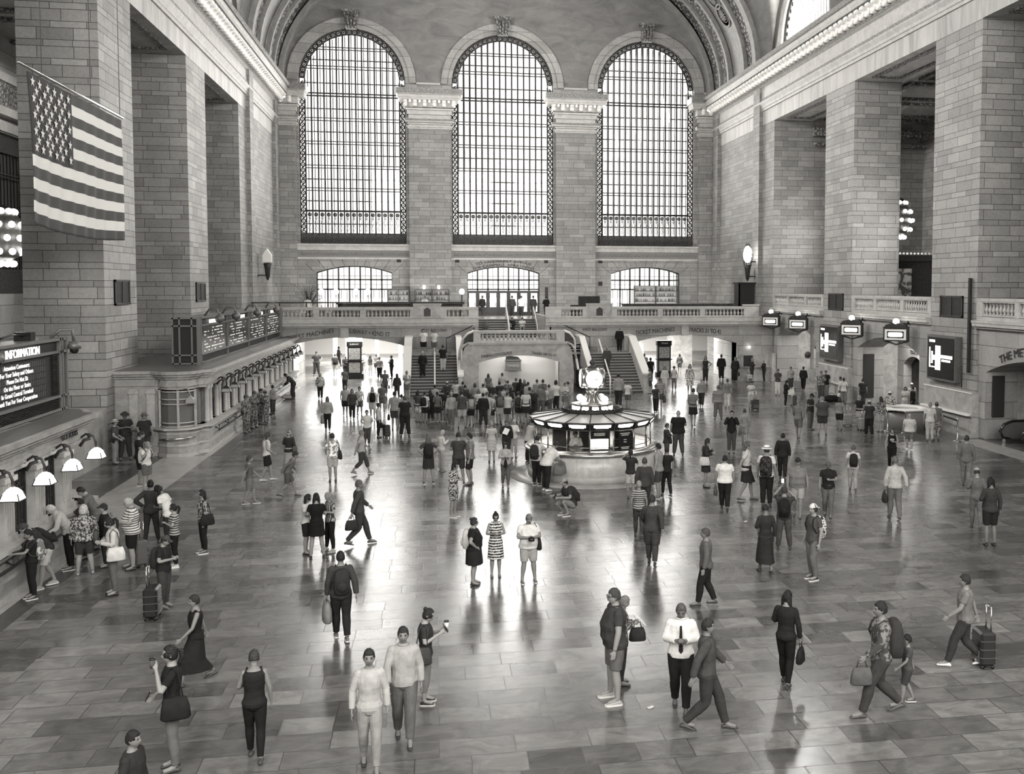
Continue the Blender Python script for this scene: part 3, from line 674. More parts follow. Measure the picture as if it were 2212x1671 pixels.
for x0,x1,l in ((-1.5,.36,'left'),(10.39,12.16,'right')):
    t=bL if l=='left' else bR; m=MB(); m.box(x0,x1,F-.2,F+.2,4.62,5.52); m.box(x0-.04,x1+.04,F-.24,F+.24,5.52,5.6); part(m,'memorial_pedestal',MARB,t)
    c=(x0+x1)/2-.0; m=MB(); m.prism([(-.22,0),(.22,0),(.22,.45),(0,.6),(-.22,.45)],lambda u,v,w:(c+u,F-.2-w,4.75+v),0,.03); part(m,'plaque',BRONZE,t)
# passages under the balcony
m=MB(); m.box(-30,XL+.0,F+14,F+14.3,0,4); m.box(-11.2,-10.3,F+1.3,F+13,0,4.1); m.box(-2.05,-1.6,F+1.3,D+3,0,4.1); m.box(13.0,13.4,F+1.3,D+6,0,4.1); m.box(21.35,21.8,F+.2,F+6,0,4.1); m.box(XR-.4,XR+6,F+8,F+8.3,0,4.1)
m.box(-2.05,13.4,F+9.5,F+9.8,0,4.0)
struct(m,'wall_passage',BIG,'side walls of the passages under the balcony')
m=MB(); m.box(-30,2.5,F+1,101,3.45,3.6); m.box(8,40,F+1,101,3.45,3.6); struct(m,'ceiling_passage',WHITE,'white ceiling of the passages')
m=MB(); m.box(-30,40,100,100.3,0,4); struct(m,'wall_passage_back',plain('shop_wall',.6,.5),'bright back wall of the passages')
m=MB()
for x in (-9.2,-8.1,-5.5,-3.4): m.box(x,x+.35,D+8,D+8.4,0,3.4)
m.box(-7.9,-6.6,D+8.1,D+8.2,1.7,3.0)
struct(m,'wall_passage_shop',TRIM,'piers and panel at the back of the left passage')
m=MB(); m.box(16.6,17.2,D-3,D-2.6,0,3.4); m.box(19.2,19.7,D-3,D-2.6,0,3.4); m.box(16.6,19.7,D-3,D-2.6,2.7,3.4); m.box(13.4,14.2,D-.4,D,0,3.4); m.box(19.7,21.4,D-3,D-2.8,0,3.4); struct(m,'wall_passage_door',MARB,'marble doorway in the right passage')
# inscriptions on the balcony front
IT=lambda xc,zc:(lambda x,y,z:(xc+x,F-.02-z,zc+y))
inscription('black lettering TICKET MACHINES over the left low arch','TICKET MACHINES',.42,IT(-8.3,3.42),0,fit=3.1,slope=.17)
inscription('black lettering SUBWAY 42ND ST over the left low arch','SUBWAY \u2022 42ND ST',.42,IT(-4.45,3.5),0,fit=2.75,slope=-.1)
inscription('black lettering WEST BALCONY left of the stairs','WEST BALCONY',.28,IT(-.15,3.68),fit=1.8)
inscription('black lettering WEST BALCONY right of the stairs','WEST BALCONY',.28,IT(10.98,3.68),fit=1.8)
inscription('black lettering TICKET MACHINES over the right low arch','TICKET MACHINES',.42,IT(15.3,3.5),fit=2.85,slope=.09)
inscription('black lettering TRACKS 31 TO 42 over the right low arch','TRACKS 31 TO 42',.42,IT(18.95,3.5),fit=2.4,slope=-.07)
# ---- staircase
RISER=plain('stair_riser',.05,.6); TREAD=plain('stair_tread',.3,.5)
def flight(x0,x1,y0,z0,n,dr,rise,root,dirx=0):
    m=MB()
    for i in range(n):
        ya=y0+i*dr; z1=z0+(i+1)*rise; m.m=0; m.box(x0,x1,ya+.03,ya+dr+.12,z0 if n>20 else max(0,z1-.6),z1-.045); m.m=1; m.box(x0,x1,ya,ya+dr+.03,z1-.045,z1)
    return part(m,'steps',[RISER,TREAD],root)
st=thing('staircase','marble double staircase rising to the west balcony','staircase',(XC-.3,61,0),kind='structure')
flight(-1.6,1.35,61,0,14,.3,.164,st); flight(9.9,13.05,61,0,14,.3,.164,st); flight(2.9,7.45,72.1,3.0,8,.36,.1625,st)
m=MB(); m.box(-1.6,1.4,65.2,F,2.1,2.3); m.box(9.85,13.1,65.2,F,2.1,2.3); m.box(1.45,9.85,65.2,72.2,2.9,3.0); m.box(2.3,8.1,61.7,65.2,2.9,3.0)
for i in range(4): m.box(1.0+i*.3,3,65.4,F,2.3+i*.175-.1,2.3+(i+1)*.175); m.box(8,10.3-i*.3,65.4,F,2.3+i*.175-.1,2.3+(i+1)*.175)
part(m,'landing',TREAD,st)
for xa,xb in ((-1.98,-1.6),(1.35,1.62),(9.63,9.9),(13.05,13.43)):
    m=MB(); m.prism([(60.75,0),(60.75,1.2),(61.1,1.25),(65.5,3.3),(F,3.35),(F,0)],lambda u,v,w:(w,u,v),xa,xb); part(m,'parapet',TRIM,st)
    m=MB(); m.prism([(60.7,1.2),(61.1,1.25),(65.5,3.3),(F,3.35),(F,3.45),(65.45,3.42),(61.05,1.36),(60.7,1.3)],lambda u,v,w:(w,u,v),xa-.06,xb+.06); part(m,'coping',WHITE,st)
m=MB(); m.box(2.6,2.9,72,F+7.5,0,BZ) ; m.box(7.45,7.75,72,75,0,BZ); m.box(2.55,2.87,F,75,2.9,4.7); m.box(7.49,7.8,F,75,2.9,4.7); part(m,'well_wall',MARB,st)
# handrails
def hrail(name,pts,root,posts=(),mat=CHROME,r=.04):
    m=MB(); m.tube(pts,r,8)
    for p in posts: m.tube([p,(p[0],p[1],p[2]+.9)],.022,6)
    return part(m,name,mat,root)
hrail('hand_rail',[(-.1,60.9,.0),(-.1,60.9,1.0),(-.1,65.3,3.2),(-.1,65.6,3.2),(-.1,65.6,2.3)],st,[(-.1,63,1.1)],WHITE,.05)
hrail('hand_rail',[(10.3+.6,60.9,.0),(10.9,60.9,1.0),(10.9,65.3,3.2),(10.9,65.6,3.2),(10.9,65.6,2.3)],st,[(10.9,63,1.1)],WHITE,.05)
hrail('hand_rail',[(5.3,72.0,3.0),(5.3,72.0,3.95),(5.3,75,5.25),(5.3,75.2,4.3)],st,(),WHITE,.06)
for x in (2.95,7.4): hrail('hand_rail',[(x,71.9,3.0),(x,71.9,3.9),(x,75,5.2),(x,75.1,4.3)],st,(),WHITE,.05)
hrail('hand_rail',[(.7,F-.15,2.3),(.7,F-.15,3.25),(2.6,F-.15,4.15)],st,(),DKMET,.025); hrail('hand_rail',[(10.6,F-.15,2.3),(10.6,F-.15,3.25),(8.7,F-.15,4.15)],st,(),DKMET,.025)
for x in (1.38,9.9): hrail('hand_rail',[(x+.15,61,.9),(x+.15,65.3,3.05)],st,(),DKMET,.02)
# central block with the dining concourse arch
m=MB(); BY=61.5
frame_wall(m,lambda u,v,w:(u,BY+w,v),2.1,8.1,0,3.2,[(2.62,7.75,0,1.98,.45)],.8,20)
for s,x0 in ((-1,2.1),(1,8.1)):
    pl=[(0,0),(.52,0),(.56,1.2),(.5,2.0),(.42,2.7),(.28,3.0),(0,3.2)]
    m.prism([(x0+s*(a) ,b) for a,b in pl],lambda u,v,w:(u,BY+w,v),0,.5)
part(m,'block',MARB,st)
m=MB(); m.box(2.0,8.2,BY-.08,BY+.3,3.12,3.2); m.box(1.95,8.25,BY-.12,BY+.3,3.2,3.3)
for s,x0 in ((-1,2.0),(1,8.2)): m.tube([(x0,BY,3.24),(x0+s*.3,BY,3.1),(x0+s*.5,BY,2.8),(x0+s*.6,BY,2.2)],.07,6)
part(m,'cornice',TRIM,st)
for s,x0 in ((-1,2.35),(1,8.0)):
    m=MB(); m.tube([(x0,BY+.1,3.98),(x0+s*.35,BY+.1,3.85),(x0+s*.7,BY+.3,3.45),(x0+s*.88,BY+1.2,2.6),(x0+s*.93,BY,1.5)],.085,8); part(m,'curved_rail',WHITE,st)
    m=MB(); m.prism([(0,3.3),(0,3.9),(s*.35,3.8),(s*.6,3.5),(s*.68,3.1),(s*.3,3.15)],lambda u,v,w:(x0+u,BY+w,v),.05,.12); part(m,'scroll_panel',IRON,st)
balustrade('low stone balustrade along the stair landing over the dining arch',lambda u,w:(u,BY+.1+w),2.3,8.05,3.28,.74,[(2.3,2.75,0),(7.5,8.05,0)],.26)
m=MB(); m.box(2.1,8.1,64.0,64.2,0,3); m.box(2.1,2.6,BY+.5,64,0,3); m.box(7.75,8.1,BY+.5,64,0,3); part(m,'recess_wall',plain('recess_stone',.5,.6),st)
inscription('black lettering DINING CONCOURSE over the low middle arch','DINING CONCOURSE',.26,lambda x,y,z:(3.75+x,BY-.02-z,2.42+y),fit=1.9,slope=.12)
inscription('black lettering TRACKS 100 TO 117 over the low middle arch','TRACKS 100 TO 117',.24,lambda x,y,z:(6.75+x,BY-.02-z,2.42+y),fit=1.6,slope=-.12)
t=thing('hanging_sign','dim bronze lantern sign hanging in the dining arch','sign',(4.95,63.7,2.2)); m=MB(); m.box(4.45,5.45,63.6,63.8,1.35,1.95); m.box(4.4,5.5,63.55,63.85,1.3,1.35); m.box(4.4,5.5,63.55,63.85,1.95,2.0); part(m,'panel',plain('sign_grey',.12,.5),t)
m=MB(); m.prism([(-.5,0),(.5,0),(.3,.2),(-.45,.3)],lambda u,v,w:(4.95+u,63.6+w,2.0+v),0,.15); part(m,'crest',BRONZE,t)
m=MB(); text_on(m,'DINING',.22,lambda x,y,z:(4.95+x,63.58-z,1.55+y)); part(m,'lettering',plain('sign_ink',.4,.5),t)
# map kiosks in the passages
for n,(x,y,l) in enumerate(((-5.9,73.6,'dark map kiosk standing in the left low arch'),(16.9,71.6,'dark map kiosk standing in the right low arch'))):
    t=thing('map_kiosk',l,'information kiosk',(x,y,0)); m=MB(); m.box(x-.62,x+.62,y-.3,y+.3,0,.35); part(m,'plinth',WOODD,t)
    m=MB(); m.box(x-.5,x+.5,y-.22,y+.22,.35,2.35); m.box(x-.58,x+.58,y-.28,y+.28,1.28,1.36); m.box(x-.56,x+.56,y-.26,y+.26,2.35,2.72); part(m,'case',WOODD,t)
    for za,zb in ((1.42,2.25),(.45,1.2)): m=MB(); m.box(x-.4,x+.4,y-.24,y-.22,za,zb); part(m,'poster',plain('map_paper',.35,.6,nz=.5,nscale=14),t)
    m=MB(); text_on(m,'TRAINS' if n else 'SUBWAY',.16,lambda a,b,z:(x+a,y-.27-z,2.48+b)); part(m,'lettering',WHITE,t)
# ---- balcony furniture
def globe_lamp(x,y,l,h=1.9):
    t=thing('globe_lamp',l,'lamp',(x,y,BZ)); m=MB(); m.lathe([(.16,0),(.16,.06),(.05,.12),(.05,h-.1),(.09,h-.05)],(x,y,BZ),10); part(m,'post',BLK,t)
    m=MB(); m.sphere((x,y,BZ+h+.14),.21,12,1,1,1.15); part(m,'globe',GLOBE,t)
GLOBE=glow('globe_glow',1,6)
for x,l in ((-8.7,'globe lamp left of the bar, before the window edge'),(-7.6,'globe lamp second from the left on the bar terrace'),(-6.1,'globe lamp before the middle of the left bar window'),(-5.2,'globe lamp nearest the bottle shelves'),(2.1,'lone globe lamp beside the avenue doors')): globe_lamp(x,78 if x<0 else 80.5,l)
t=thing('glass_barrier','long dark-railed glass barrier round the left balcony bar','barrier',(-5,F+1.6,BZ)); m=MB()
for x in [-12.2+1.75*k for k in range(9)]: m.box(x-.03,x+.03,F+1.6,F+1.66,BZ,BZ+1.35)
m.box(-12.3,2.0,F+1.55,F+1.7,BZ+1.32,BZ+1.4); m.box(-12.3,2.0,F+1.6,F+1.65,BZ+.1,BZ+.15); part(m,'rail_frame',DKMET,t)
m=MB(); m.box(-12.3,2.0,F+1.62,F+1.64,BZ+.15,BZ+1.32); part(m,'glass',GLASS,t)
m=MB(); m.box(-6.8,1.9,F+3.2,F+3.9,BZ,BZ+1.2); m.box(-6.9,2.0,F+3.1,F+4.0,BZ+1.2,BZ+1.28); t=thing('bar_counter','dark bar counter behind the left balcony barrier','bar counter',(-2.4,F+3.5,BZ)); part(m,'counter',WOODD,t)
m=MB()
for k in range(5): m.box(-6.6+k*1.7,-5.1+k*1.7,F+3.15,F+3.2,BZ+.15,BZ+1.05)
part(m,'front_panel',GRYMET,t)
def shelves(x0,x1,y,z0,n,h,lab,seed):
    t=thing('bottle_shelf',lab,'shelf',((x0+x1)/2,y,z0)); m=MB()
    for k in range(n+1): m.box(x0,x1,y-.15,y+.15,z0+k*h,z0+k*h+.04)
    for x in (x0,(x0+x1)/2,x1): m.box(x-.03,x+.03,y-.15,y+.15,z0,z0+n*h)
    part(m,'shelves',BRONZE,t); m=MB(); m.box(x0,x1,y+.14,y+.17,z0,z0+n*h); part(m,'back_panel',plain('mirror_back',.3,.3),t)
    rnd=random.Random(seed)
    for k in range(n):
        x=x0+.12
        while x<x1-.1:
            o=bpy.data.objects.new('bottle',BOT[rnd.randrange(3)]); COL.objects.link(o); o.location=(x,y-.02,z0+k*h+.04); s=rnd.uniform(.8,1.1); o.scale=(s,s,s)
            tag(o,'small bottle standing on the %s'%lab.split(',')[0],'bottle','bottles on the %s'%lab.split(',')[0]); x+=rnd.uniform(.13,.22)
BOT=[]
for i,c in enumerate((.03,.15,.5)):
    mb=MB(); mb.lathe([(.04,0),(.042,.18),(.015,.23),(.014,.3)],n=8); o=mb.build('bottle',plain('bottle_%d'%i,c,.2)); BOT.append(o.data); bpy.data.objects.remove(o)
shelves(-3.9,-2.2,D-1.0,BZ+.9,3,.42,'shelf left of the first pilaster, behind the bar',3)
shelves(-1.7,1.1,D-1.0,BZ+.9,3,.42,'lit back-bar shelf at the foot of the first pilaster',4)
shelves(16.8,20.6,D-.9,BZ+.7,4,.45,'tall bottle shelf in the right balcony window',5)
for x,l in ((-.95,'left upright lamp of the back bar'),(.25,'right upright lamp of the back bar')):
    m=MB(); m.lathe([(.08,0),(.12,.25),(.02,.3)],(x,D-.85,BZ+2.25),10); tag(m.build('uplight',GLOBE),l,'lamp')
m=MB(); m.box(13.6,22,F+3,F+3.7,BZ,BZ+1.15); m.box(13.5,22.1,F+2.9,F+3.8,BZ+1.15,BZ+1.22); t=thing('bar_counter','low dark bar counter on the right half of the far balcony','bar counter',(18,F+3.4,BZ)); part(m,'counter',IRON,t)
m=MB(); m.box(10.0,12.3,F+5,F+5.6,BZ,BZ+1.1); m.box(10.6,12.2,F+5.2,F+5.5,BZ+1.1,BZ+1.75); t=thing('host_stand','dark host stand near the second pilaster','counter',(11.2,F+5.3,BZ)); part(m,'stand',WOODD,t)
m=MB(); m.box(9.0,9.25,D-2,D-1.8,BZ,BZ+2.4); tag(m.build('post',WOODD,bevel=.02),'dark upright post right of the avenue doors','post')
m=MB(); m.box(22.4,24-.4,F+3,F+3.1,BZ,BZ+2.7); m.box(22.4,22.5,F+3,F+4.2,BZ,BZ+2.7); m.box(22.3,23.7,F+2.9,F+4.3,BZ+2.7,BZ+2.8); t=thing('lift_frame','dark metal lift enclosure in the right balcony corner','lift',(23,F+3.6,BZ)); part(m,'enclosure',DKMET,t)
t=thing('wall_torch','tall bronze torch lamp on the right corner wall','lamp',(XR-.5,F+3.2,7.4)); m=MB(); X0,Y0=XR-.9,F+3.1
m.lathe([(.05,0),(.16,.3),(.22,.9),(.3,1.2),(.12,1.25)],(X0,Y0,7.2),10); m.box(X0,XR,Y0-.05,Y0+.05,7.5,7.6); m.box(X0,XR,Y0-.05,Y0+.05,8.6,8.7)
for q in range(6): a=q*PI/3; m.tube([(X0+.28*math.cos(a),Y0+.28*math.sin(a),8.4),(X0+.42*math.cos(a),Y0+.42*math.sin(a),9.2),(X0+.1*math.cos(a),Y0+.1*math.sin(a),10.0)],.025,5)
part(m,'bracket',BRONZE,t); m=MB(); m.sphere((X0,Y0,9.2),.34,14,1,1,1.9); part(m,'flame_shade',GLOBE,t)
t=thing('wall_torch','unlit lamp bracket on the left corner wall','lamp',(XL+.5,F+5,7.4)); m=MB(); X0,Y0=XL+.7,F+6
m.lathe([(.05,0),(.16,.3),(.22,.9),(.3,1.2),(.12,1.25)],(X0,Y0,7.2),10); m.box(XL,X0,Y0-.05,Y0+.05,7.5,7.6); part(m,'bracket',BRONZE,t); m=MB(); m.prism([(-.3,0),(.3,0),(.3,.5),(0,.95),(-.3,.5)],lambda u,v,w:(X0+u,Y0+w,8.5+v),-.25,.25); part(m,'lantern',WHITE,t)
# terrace chairs and tables, plant
def cafe_chair(x,y,rz,l):
    t=thing('cafe_chair',l,'chair',(x,y,BZ),rz); m=MB(); m.box(-.22,.22,-.22,.22,.44,.48); o=m.build('seat',WHITE,t)
    m=MB(); m.tube([(-.22,.22,.48),(-.2,.26,.85),(.2,.26,.85),(.22,.22,.48)],.025,6); m.box(-.18,.18,.24,.27,.6,.82); m.build('backrest',WHITE,t)
    for a in(-1,1):
        for b in(-1,1): m=MB(); m.tube([(a*.19,b*.19,.45),(a*.22,b*.22,0)],.018,5); m.build('leg',WHITE,t)
for i,x in enumerate((-11.6,-10.7,-9.0,-8.3,-7.4)): cafe_chair(x,F+2.6,[0,PI,.2,PI,-.2][i],['pale cafe chair at the left end of the terrace','pale cafe chair second from the terrace corner','pale cafe chair in the middle of the terrace row','pale cafe chair before the waiter','pale cafe chair nearest the bar counter'][i])
t=thing('potted_plant','tall dry grass arrangement left of the bar window','plant',(-9.9,D-3.2,BZ)); m=MB(); m.lathe([(.2,0),(.32,.7),(.3,.72)],(-9.9,D-3.2,BZ),12); part(m,'pot',WOODD,t)
m=MB(); rnd=random.Random(5)
for k in range(46):
    a=rnd.uniform(0,2*PI); r=rnd.uniform(.2,1.5); h=rnd.uniform(1.0,2.4); m.tube([(-9.9,D-3.2,BZ+.6),(-9.9+.4*r*math.cos(a),D-3.2+.3*r*math.sin(a),BZ+.6+h*.7),(-9.9+r*math.cos(a),D-3.2+.6*r*math.sin(a),BZ+.6+h)],[.02,.015,.005],4)
part(m,'stems',WOODD,t)
PWR_LIGHTS=[]
# ================================================================ ticket booths
def offset_poly(P,o):
    out=[]
    for i,p in enumerate(P):
        a=Vector(P[max(0,i-1)]).to_2d() if i else Vector(P[0]).to_2d(); b=Vector(p).to_2d(); c=Vector(P[min(len(P)-1,i+1)]).to_2d()
        ns=[]
        for q,r in ((a,b),(b,c)):
            d=r-q
            if d.length>1e-6: d.normalize(); ns.append(Vector((d.y,-d.x)))
        n=ns[0] if len(ns)==1 else (ns[0]+ns[1]).normalized()/max(.5,((ns[0]+ns[1]).normalized()).dot(ns[0]))
        out.append((b.x+n.x*o,b.y+n.y*o))
    return out
def band(mb,P,o,z0,z1,back=.5):
    A=offset_poly(P,o); B=offset_poly(P,-back)
    for za,zb in ((z0,z1),): 
        mb.strip([(x,y,za) for x,y in A],[(x,y,zb) for x,y in A]); mb.strip([(x,y,zb) for x,y in A],[(x,y,zb) for x,y in B]); mb.strip([(x,y,za) for x,y in A],[(x,y,za) for x,y in B])
        for i in (0,-1): mb.add([(A[i][0],A[i][1],za),(A[i][0],A[i][1],zb),(B[i][0],B[i][1],zb),(B[i][0],B[i][1],za)],[(0,1,2,3)])
def booth(name,label,P,ya,yb,pitch,lit,lampmat,roofx,flip,lamps_from):
    t=thing('ticket_booth',label,'ticket booth',(-9.5,(ya+yb)/2,0)); s=-1 if flip else 1
    Q=[(x,y) for x,y in P]
    m=MB(); band(m,Q,0,.0,1.1); part(m,'base_wall',MARB,t)
    m=MB(); band(m,Q,.05,0,.14); band(m,Q,.03,.42,.5); band(m,Q,.03,.9,.96); part(m,'base_moulding',TRIM,t)
    m=MB(); band(m,Q,.18,1.08,1.16,.8); part(m,'counter',TRIM,t)
    m=MB(); band(m,Q,-.42,1.16,2.75,.2); part(m,'window_wall',plain('booth_inner',.16,.5,nz=.3,nscale=3),t)
    m=MB(); band(m,Q,-.08,2.68,2.8); band(m,Q,-.02,2.8,2.95); band(m,Q,-.06,2.95,3.12); band(m,Q,.04,3.1,3.2); band(m,Q,.16,3.2,3.3); band(m,Q,.26,3.3,3.42,1.2); part(m,'entablature',MARB,t)
    # pilasters and windows along the long front
    y=lamps_from; i=0
    while y<yb-.6:
        m=MB(); 
        if name=='far':
            for q in(-.28,.28): m.lathe([(.13,1.16),(.13,1.24),(.105,1.28),(.095,2.5),(.13,2.56),(.14,2.68)],(-9.42,y+q,0),10)
        else:
            m.box(-9.6,-9.28,y-.28,y+.28,1.16,2.68); m.box(-9.6,-9.22,y-.34,y+.34,2.5,2.62); m.box(-9.6,-9.24,y-.32,y+.32,1.16,1.32)
            for q in (-.18,-.06,.06,.18): m.box(-9.3,-9.26,y+q-.02,y+q+.02,1.35,2.48)
        part(m,'column' if name=='far' else 'pilaster',TRIM,t)
        m=MB(); yc=y+pitch/2
        if yc<yb-.6:
            m.box(-9.6,-9.52,yc-pitch/2+.4,yc+pitch/2-.4,1.2,2.62)
            part(m,'window_grille',IRON if name=='near' else BLK,t)
            m=MB(); w=pitch/2-.4
            for k in range(7): yy=yc-w+2*w*k/6; m.box(-9.52,-9.49,yy-.012,yy+.012,1.2,2.0)
            for z in (1.2,2.0,2.12,2.6): m.box(-9.53,-9.48,yc-w,yc+w,z,z+.05)
            if name=='near':
                for k in range(5):
                    for j in range(3): m.torus((-9.5,yc-w+.1+2*(w-.1)*k/4,2.2+j*.15),.07,.012,Matrix.Rotation(PI/2,3,'Y'),8,4)
                m.box(-9.52,-9.46,yc-w-.06,yc-w,1.2,2.62); m.box(-9.52,-9.46,yc+w,yc+w+.06,1.2,2.62)
            part(m,'window_bars',BRONZE,t)
        y+=pitch; i+=1
    m=MB(); m.tube([(-9.0,ya+.8,.78),(-9.0,yb-.6,.78)],.035,8); m.tube([(-9.02,ya+.8,.98),(-9.02,yb-.6,.98)],.02,6)
    yy=ya+1
    while yy<yb-.5: m.tube([(-9.2,yy,.9),(-9.02,yy,.8),(-9.02,yy,.98)],.025,5); yy+=pitch
    part(m,'bag_rail',BRONZE,t)
    A=offset_poly(Q,.12); c_=((-12.5,(Q[0][1]+Q[-1][1])/2,3.405)); m=MB(); pts=[(x,y,3.425) for x,y in A]; pts=([(-16,pts[0][1],3.425)]+pts+[(-16,pts[-1][1],3.425)]); m.add([c_]+pts,[(0,i+1,i+2) for i in range(len(pts)-1)]); part(m,'roof',GRYMET,t,recalc=False)
    y=lamps_from+ (pitch/2 if name=='far' else pitch/2); k=0
    while y<yb-.5:
        L=thing('bracket_lamp',lampmat[1]%ORD[k],'lamp',(-9.3,y,2.7),group=lampmat[2]); m=MB()
        m.tube([(-9.3,y,2.78),(-9.1,y,2.92),(-8.92,y,2.86),(-8.86,y,2.7),(-8.86,y,2.56)],.03,6); m.tube([(-9.25,y,2.6),(-9.15,y,2.75),(-9.0,y,2.8)],.045,5); m.sphere((-9.02,y,2.88),.06,6); part(m,'bracket',BRONZE,L)
        m=MB(); m.lathe([(.04,2.56),(.12,2.52),(.2,2.44),(.2,2.42)],(-8.86,y,0),4,Matrix.Rotation(PI/4,3,'Z')); m.smooth=False; part(m,'cap',BRONZE if name=='far' else lampmat[0],L)
        m=MB(); m.lathe([(.2,2.42),(.27,2.28),(.0001,2.27)],(-8.86,y,0),4,Matrix.Rotation(PI/4,3,'Z')); part(m,'shade',lampmat[0],L)
        m=MB(); 
        for a in range(4): q=a*PI/2+PI/4; m.tube([(-8.86+.21*math.cos(q),y+.21*math.sin(q),2.43),(-8.86+.275*math.cos(q),y+.275*math.sin(q),2.28)],.012,4)
        m.tube([(-8.86+.275*math.cos(a*PI/2+PI/4),y+.275*math.sin(a*PI/2+PI/4),2.28) for a in range(5)],.012,4); part(m,'lamp_frame',BRONZE,L)
        y+=pitch; k+=1
    return t
ORD=['nearest','second','third','fourth','fifth','sixth','seventh','eighth','ninth','tenth','eleventh','twelfth','thirteenth','fourteenth']
SHADE=glow('booth_shade',1,1.5); SHDIM=plain('shade_dim',.3,.3)
B2=[(-13.3,41.35),(-11.0,41.35),(-10.9,41.15),(-10.55,40.85),(-10.1,40.8),(-9.75,41.0),(-9.55,41.35),(-9.5,41.75),(-9.2,41.9),(-9.2,67.6)]
FB=booth('far','long marble ticket booth below the four-panel departure board',B2,42,67.5,1.78,False,(SHDIM,'unlit bracket lamp on the far ticket booth, %s from the curved corner','bracket lamps of the far ticket booth'),0,False,42.9)
B1=[(-9.2,13),(-9.2,27.9),(-9.5,28.0),(-9.55,28.3),(-9.8,28.75),(-10.3,29.0),(-10.9,28.9),(-11.1,28.6),(-13.3,28.6)]
booth('near','marble ticket booth at the left edge below the INFORMATION board',B1,13,28,1.72,True,(SHADE,'glowing bracket lamp on the near booth, %s along its front','bracket lamps of the near ticket booth'),0,False,14.55)
# bow window of the far booth
t=FB; m=MB(); A=offset_poly(B2,-.1)[2:7]
m.strip([(x,y,1.2) for x,y in A],[(x,y,2.6) for x,y in A]); part(m,'bow_window',plain('blind_grey',.12,.6),t)
m=MB(); A=offset_poly(B2,-.03)[2:7]
for x,y in A[::2]: m.box(x-.04,x+.04,y-.04,y+.04,1.16,2.66)
for z in (1.2,1.35,2.1,2.3,2.6): m.tube([(x,y,z) for x,y in A],.03,5)
part(m,'window_frame',TRIM,t); m=MB(); m.box(-9.75,-9.55,41.05,41.1,2.1,2.3); m.tube([(-9.9,40.95,2.7),(-9.75,40.9,2.75),(-9.65,40.9,2.45)],.025,5); m.lathe([(.03,2.45),(.2,2.3),(.22,2.15)],(-9.65,40.9,0),4,Matrix.Rotation(PI/4,3,'Z')); part(m,'window_lamp',SHDIM,t)
m=MB(); m.tube([(-10.8,40.75,.72),(-10.4,40.55,.75),(-9.9,40.6,.78),(-9.5,40.95,.8)],.04,7); part(m,'foot_rail',CHROME,t)
for x in (-12.9,-11.9,-11.25): m=MB(); m.box(x-.16,x+.16,41.3,41.42,1.16,2.7); m.box(x-.2,x+.2,41.26,41.42,2.5,2.62); part(m,'pilaster',TRIM,t)
m=MB(); m.box(-13.3,-11.0,41.38,41.5,1.1,2.75); part(m,'end_wall',MARB,t)
inscription('small carved lettering GCT TOURS on the near booth fascia','GCT TOURS',.2,lambda x,y,z:(-9.13+z,26.4+x,2.98+y))
m=MB(); m.box(-16,-12.6,36,40.4,0,2.1); m.box(-16,-13,30,36,0,1.9); struct(m,'wall_booth_gap',MARB,'low marble wall behind the gap between the booths')
# ================================================================ boards
def led(mb,rows,fn,w,h,seed):
    rnd=random.Random(seed)
    for r in range(rows):
        z=h*(1-(r+.7)/rows); x=.06*w
        while x<w*.92:
            l=rnd.uniform(.05,.16)
            if rnd.random()<.5: 
                k=x
                while k<min(x+l*2.2,w*.92): mb.add([fn(k,z),fn(k+.06,z),fn(k+.06,z+h/rows*.3),fn(k,z+h/rows*.3)],[(0,1,2,3)]); k+=.1
            x+=l*2.2+.12
TXTW=glow('board_text',1,1.0); FLAPG=plain('flap_green',.035,.5,nz=.6,nscale=10)
def board(label,y0,y1,z0,z1,panels,x0,x1,head):
    t=thing('departure_board',label,'display board',((x0+x1)/2,(y0+y1)/2,z0)); m=MB(); m.box(x0,x1-.1,y0+.1,y1-.1,z0+.1,z1-.05); part(m,'case',plain('board_case',.03,.6,spec=.2),t)
    m=MB()
    for z in (z0+.02,z0+.38,z1-.4,z1-.07): m.box(x0-.02,x1,y0,y1,z,z+.07)
    ys_=[y0,y0+.3]+[y0+.45+(y1-y0-.9)*k/panels for k in range(panels+1)]+[y1-.3,y1]
    for y in ys_: m.box(x1-.1,x1,y-.035,y+.035,z0,z1)
    for x in (x0+.02,x0+.3,x1-.3,x1): m.box(x-.035,x+.035,y0-.03,y0+.04,z0,z1)
    for z in (z0+.02,z0+.38,z1-.4,z1-.07): m.box(x0,x1,y0-.03,y0+.03,z,z+.07)
    part(m,'frame',plain('board_frame',.16,.4,.2),t)
    return t
